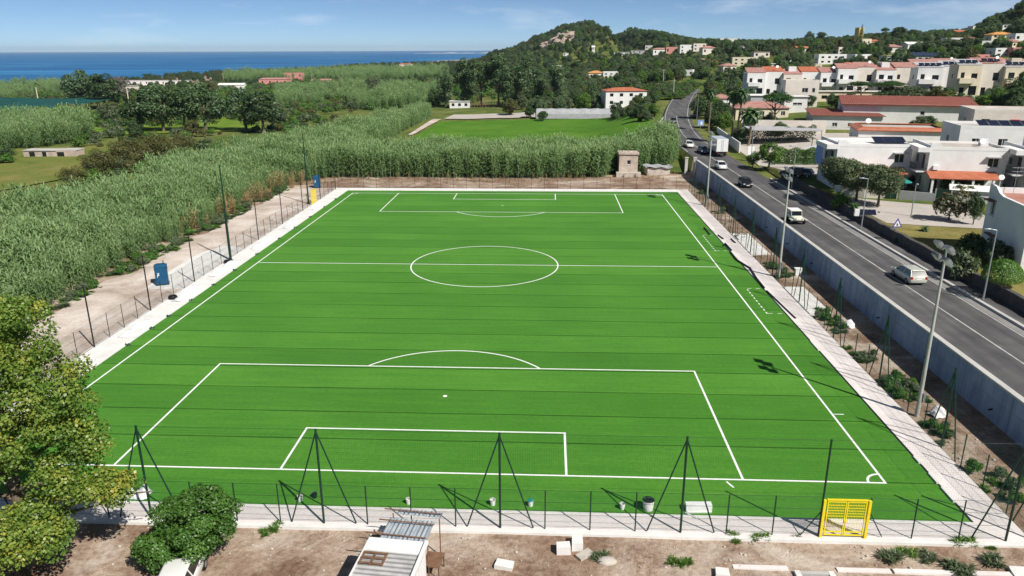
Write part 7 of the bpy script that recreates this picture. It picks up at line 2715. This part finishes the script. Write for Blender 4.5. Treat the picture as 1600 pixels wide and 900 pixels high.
crumple("sack", "heap of white sacks under the plane tree's low branch", "sack", -17.0, -3.3, .04, 2.0, .9, .75, 'sack_white', .1, 1)
crumple("sack", "second white sack left of the heap by the plane tree", "sack", -19.6, -3.5, .04, 1.6, .7, .45, 'sack_white', -.1, 2)
crumple("sack", "white builder's bag on the bare strip nearest the camera", "sack", 36.4, 9.2, .12, 1.2, 1.0, .7, 'sack_white', .4, 3)
crumple("sack", "white builder's bag on the bare strip below the retaining wall's middle", "sack", 36.9, 27.4, .15, 1.1, 1.0, .7, 'sack_white', .8, 4)
tag(MB().box(-.4, -.35, 0, .4, .35, .75).box(-.43, -.38, .75, .43, .38, .8).build("meter_box", MATS['white_plastic'], None, (37.4, 44.6, .2)), "white meter box standing by the middle floodlight mast", "box")
for i, (y, l, w, hgt) in enumerate(((14, 5.5, 1.1, .35), (24.5, 5, .9, .3), (35.5, 6, 1.2, .6), (45, 6.5, 1.3, .45), (58, 7, 1.0, .35), (70, 6.5, 1.0, .35), (83, 5, 1.1, .4))):
    crumple("fabric_roll", ["loose white ground fabric nearest the plane tree", "loose white ground fabric before the first black coil", "thick fold of white ground fabric below the blue toilet", "white ground fabric beside the tall green pole",
            "long white ground fabric past the second black coil", "long thin white ground fabric towards the far end", "white ground fabric beside the far yellow gate"][i], "ground fabric", -31.9, y, .072, l, w, hgt, 'sack_white', PI / 2 + .03 * (i % 3 - 1), 20 + i)
for lab, x, y in (("black coil of hose at the fence before the blue toilet", -32.6, 33.4), ("black coil of hose at the foot of the green light pole", -32.5, 47.6)):
    m = MB()
    for k in range(18):
        a0, a1 = 2 * PI * k / 18, 2 * PI * (k + 1) / 18
        for rr_, zz in ((.36, .12), (.42, .22), (.36, .33), (.26, .2)):
            m.tube((rr_ * math.cos(a0), rr_ * math.sin(a0), zz), (rr_ * math.cos(a1), rr_ * math.sin(a1), zz), .07, .07, 6, cap=False)
    tag(m.build("hose_coil", MATS['black_plastic'], None, (x, y, .07)), lab, "hose")
BAGS = ["%s small dark ballast bag from the plane tree along the turf edge" % w for w in ("first", "second", "third", "fourth", "fifth", "sixth", "seventh", "eighth", "ninth", "tenth", "eleventh", "twelfth")]
for i, y in enumerate((20.3, 24.6, 28.0, 33.0, 38.6, 44.6, 52.0, 60.5, 67.5, 75.0, 83.0, 90.0)):
    o = crumple("ballast_bag", BAGS[i], "ballast bag", -30.4, y, .03, .5, .32, .2, "green_metal", .3 * (i % 4), 40 + i, "dark ballast bags along the lane-side turf edge")
# black pipes on the wall-side footpath
def hose(label, px, r=.07, z=.06):
    pts = [G(a, b, .05) for a, b in px]
    tag(MB().path([(p.x, p.y, p.z + r) for p in pts], [r] * len(pts), 8).build("pipe", MATS['black_plastic']), label, "pipe")


hose("long bent black pipe on the footpath near the halfway line", [(1141, 394), (1151, 407), (1172, 420), (1182, 436), (1194, 451)], .1)
hose("short black pipe on the far dugout slab", [(1122, 368), (1130, 374)], .09)
hose("first of two black pipes side by side on the far dugout slab", [(1142, 374), (1149, 380)], .09)
hose("second of two black pipes side by side on the far dugout slab", [(1147, 369), (1154, 376)], .09)
hose("hooked black pipe in the middle of the footpath", [(1130, 385), (1133, 381), (1143, 392)], .09)
hose("thin black pipe along the turf edge by the near dugout slab", [(1198, 455), (1222, 478), (1243, 498)], .07)
hose("black pipe along the turf edge by the far dashed area", [(1100, 356), (1109, 367)], .08)
# broken white edging along the turf near the corner
for i, (y, l) in enumerate(((0.6, 1.1), (-1.2, 1.5), (2.8, .8), (22.5, 2.2))):
    tag(MB().box(-.09, -l / 2, 0, .09, l / 2, .12).build("edging_block", MATS['bright_concrete'], None, (32.03, y, .03)), ["broken white edging block, second from the near corner", "long white edging block at the near corner", "short white edging block, third from the near corner", "white edging strip below the near dashed area"][i], "edging block")
# blocks and slabs on the bare ground in front
def gz(x, y): return Hs(x, y)


for nm, lab, x, y, l, w, hh, rz, mt in (
        ("concrete_block", "white concrete block, left one of the pair on the bare ground", 8.85, -7.45, .75, .55, .5, .05, 'bright_concrete'),
        ("concrete_block", "white concrete block, right one of the pair on the bare ground", 9.6, -7.0, .6, .8, .5, -.02, 'bright_concrete'),
        ("stone_slab", "flat stone slab leaning by the pair of white blocks", 9.95, -7.75, .95, .5, .14, .7, 'rubble_stone'),
        ("stone_slab", "pale flat slab alone on the bare ground right of the hut", 5.75, -8.75, .95, .6, .22, -.2, 'bright_concrete'),
        ("concrete_block", "small white block at the bottom edge left of the chamber", 16.9, -9.0, .7, .6, .3, -.1, 'bright_concrete'),
        ("stone_slab", "large white slab at the bottom right corner", 32.6, -8.55, 1.9, 1.3, .2, -.1, 'bright_concrete')):
    o = MB().prism([(-l / 2, -w / 2), (l / 2, -w / 2 + .02), (l / 2 - .02, w / 2), (-l / 2 + .02, w / 2 - .02)], -.03, hh).build(nm, MATS[mt], None, (x, y, gz(x, y)))
    o.rotation_euler = (random.uniform(-.05, .05), random.uniform(-.05, .05), rz)
    tag(o, lab, "concrete block" if 'block' in nm else "slab")
o = MB().lathe([(.01, -.1), (.42, -.02), (.46, .1), (.35, .24), (.15, .3), (.01, .31)], 11).build("boulder", MATS['rubble_stone'], None, (11.1, -8.2, gz(11.1, -8.2)))
o.scale = (1.2, .8, .8)
tag(o, "pale rounded boulder beside a weed clump on the bare ground", "boulder")
ch = empty("inspection_chamber", (21.6, -9.3, gz(21.6, -9.3)), 0.0, "open concrete drain chamber cut by the bottom edge", "drain chamber")
for sx in (-1, 1): MB().box(sx * .85 - .14, -.8, -.3, sx * .85 + .14, .62, .16).build("side_wall", MATS['bright_concrete'], ch)
MB().box(-.7, .35, -.3, .7, .6, .15).build("end_wall", MATS['grey_concrete'], ch)
MB().box(-.7, -.8, -.2, .7, .34, .02).build("floor_slab", MATS['rubber_black'], ch)
for i, (x0, x1) in enumerate(((17.6, 20.4), (22.9, 25.6), (25.75, 31.6))):
    tag(MB().box(x0, -8.52, -.35, x1, -8.2, .09 + gz((x0 + x1) / 2, -8.3)).build("concrete_strip", MATS['path_concrete']), ["pale concrete strip left of the drain chamber", "pale concrete strip right of the drain chamber", "long pale concrete strip under the bushy grass clump"][i], "concrete strip")
# plastic cover over a tank by the field hut
tk = empty("covered_tank", (31.0, 118.8, Hs(31, 118.8)), 0.1, "grey-white cover sagging over a stone water tank by the field hut", "water tank")
MB().prism([(-2.4, -1.3), (2.4, -1.3), (2.4, 1.5), (-2.4, 1.5)], -.4, 1.5).build("tank_wall", MATS['rubble_stone'], tk)
m = MB()
n = 12
for i in range(n):
    for k in range(6):
        P = lambda a, b: (-2.9 + 5.8 * a / n, -1.7 + 3.6 * b / 6, 1.72 + .14 * math.sin(a * 1.1) - .1 * math.cos(b * 1.7) + .1 * math.sin(a * .5))
        m.add([P(i, k), P(i + 1, k), P(i + 1, k + 1), P(i, k + 1)], [(0, 1, 2, 3)], 0, True)
m.build("cover_sheet", MATS['plastic_film'], tk)
# rock face of the quarry hill, set into the slope
rr = random.Random(5)
NU, NV = 26, 9
vs, fs = [], []
for j in range(NV + 1):
    for i in range(NU + 1):
        u_, d_ = 846 + 50 * i / NU + 9 * math.sin(j * 1.1), 850 + 130 * j / NV
        p = AT(u_, d_)
        dz = 1.6 + 3.0 * rr.random() + 3.0 * math.sin(i * .9) * math.sin(j * 1.3)
        vs.append((p.x + rr.uniform(-3, 3), p.y + rr.uniform(-4, 4), p.z + dz * (0 if i in (0, NU) or j in (0, NV) else 1) - (1.5 if i in (0, NU) or j in (0, NV) else 0)))
for j in range(NV):
    for i in range(NU):
        q_ = j * (NU + 1) + i
        fs.append((q_, q_ + 1, q_ + NU + 2, q_ + NU + 1))
tag(MB().add(vs, fs).build("rock_face", MATS['cliff_rock']), "pale pinkish rock face high on the wooded hill", "rock face", kind="structure")
# low coast on the horizon
mb = MB()
rr = random.Random(3)
xs_ = np.linspace(-1400, 700, 60)
for a, b in zip(xs_[:-1], xs_[1:]):
    ha, hb = [9 * (0.5 + 0.5 * math.sin(q * .011) * math.sin(q * .023)) * min(1, (q + 1400) / 400) + 2 for q in (a, b)]
    mb.add([(a, 8000, -12.5), (b, 8000, -12.5), (b, 8060, -12 + hb), (a, 8060, -12 + ha), (b, 8400, -12.5), (a, 8400, -12.5)], [(0, 1, 2, 3), (3, 2, 4, 5)])
tag(mb.build("distant_coast", MATS['grey_plaster']), "thin pale coast on the sea horizon", "coast", kind="structure")

# ------------------------------------------------------------------ air
m, nt, out = new_mat('haze_air')
pv_ = N(nt, "ShaderNodeVolumePrincipled")
pv_.inputs['Color'].default_value = (0.62, 0.80, 1.0, 1)
pv_.inputs['Density'].default_value = 0.000038
pv_.inputs['Anisotropy'].default_value = 0.0
L(nt, pv_.outputs[0], out.inputs['Volume'])
tag(MB().box(-32000, -900, -62, 32000, 32000, 170).build("haze", m), "thin bluish air over land and sea", "haze", kind="stuff")
scene.cycles.volume_bounces = 0
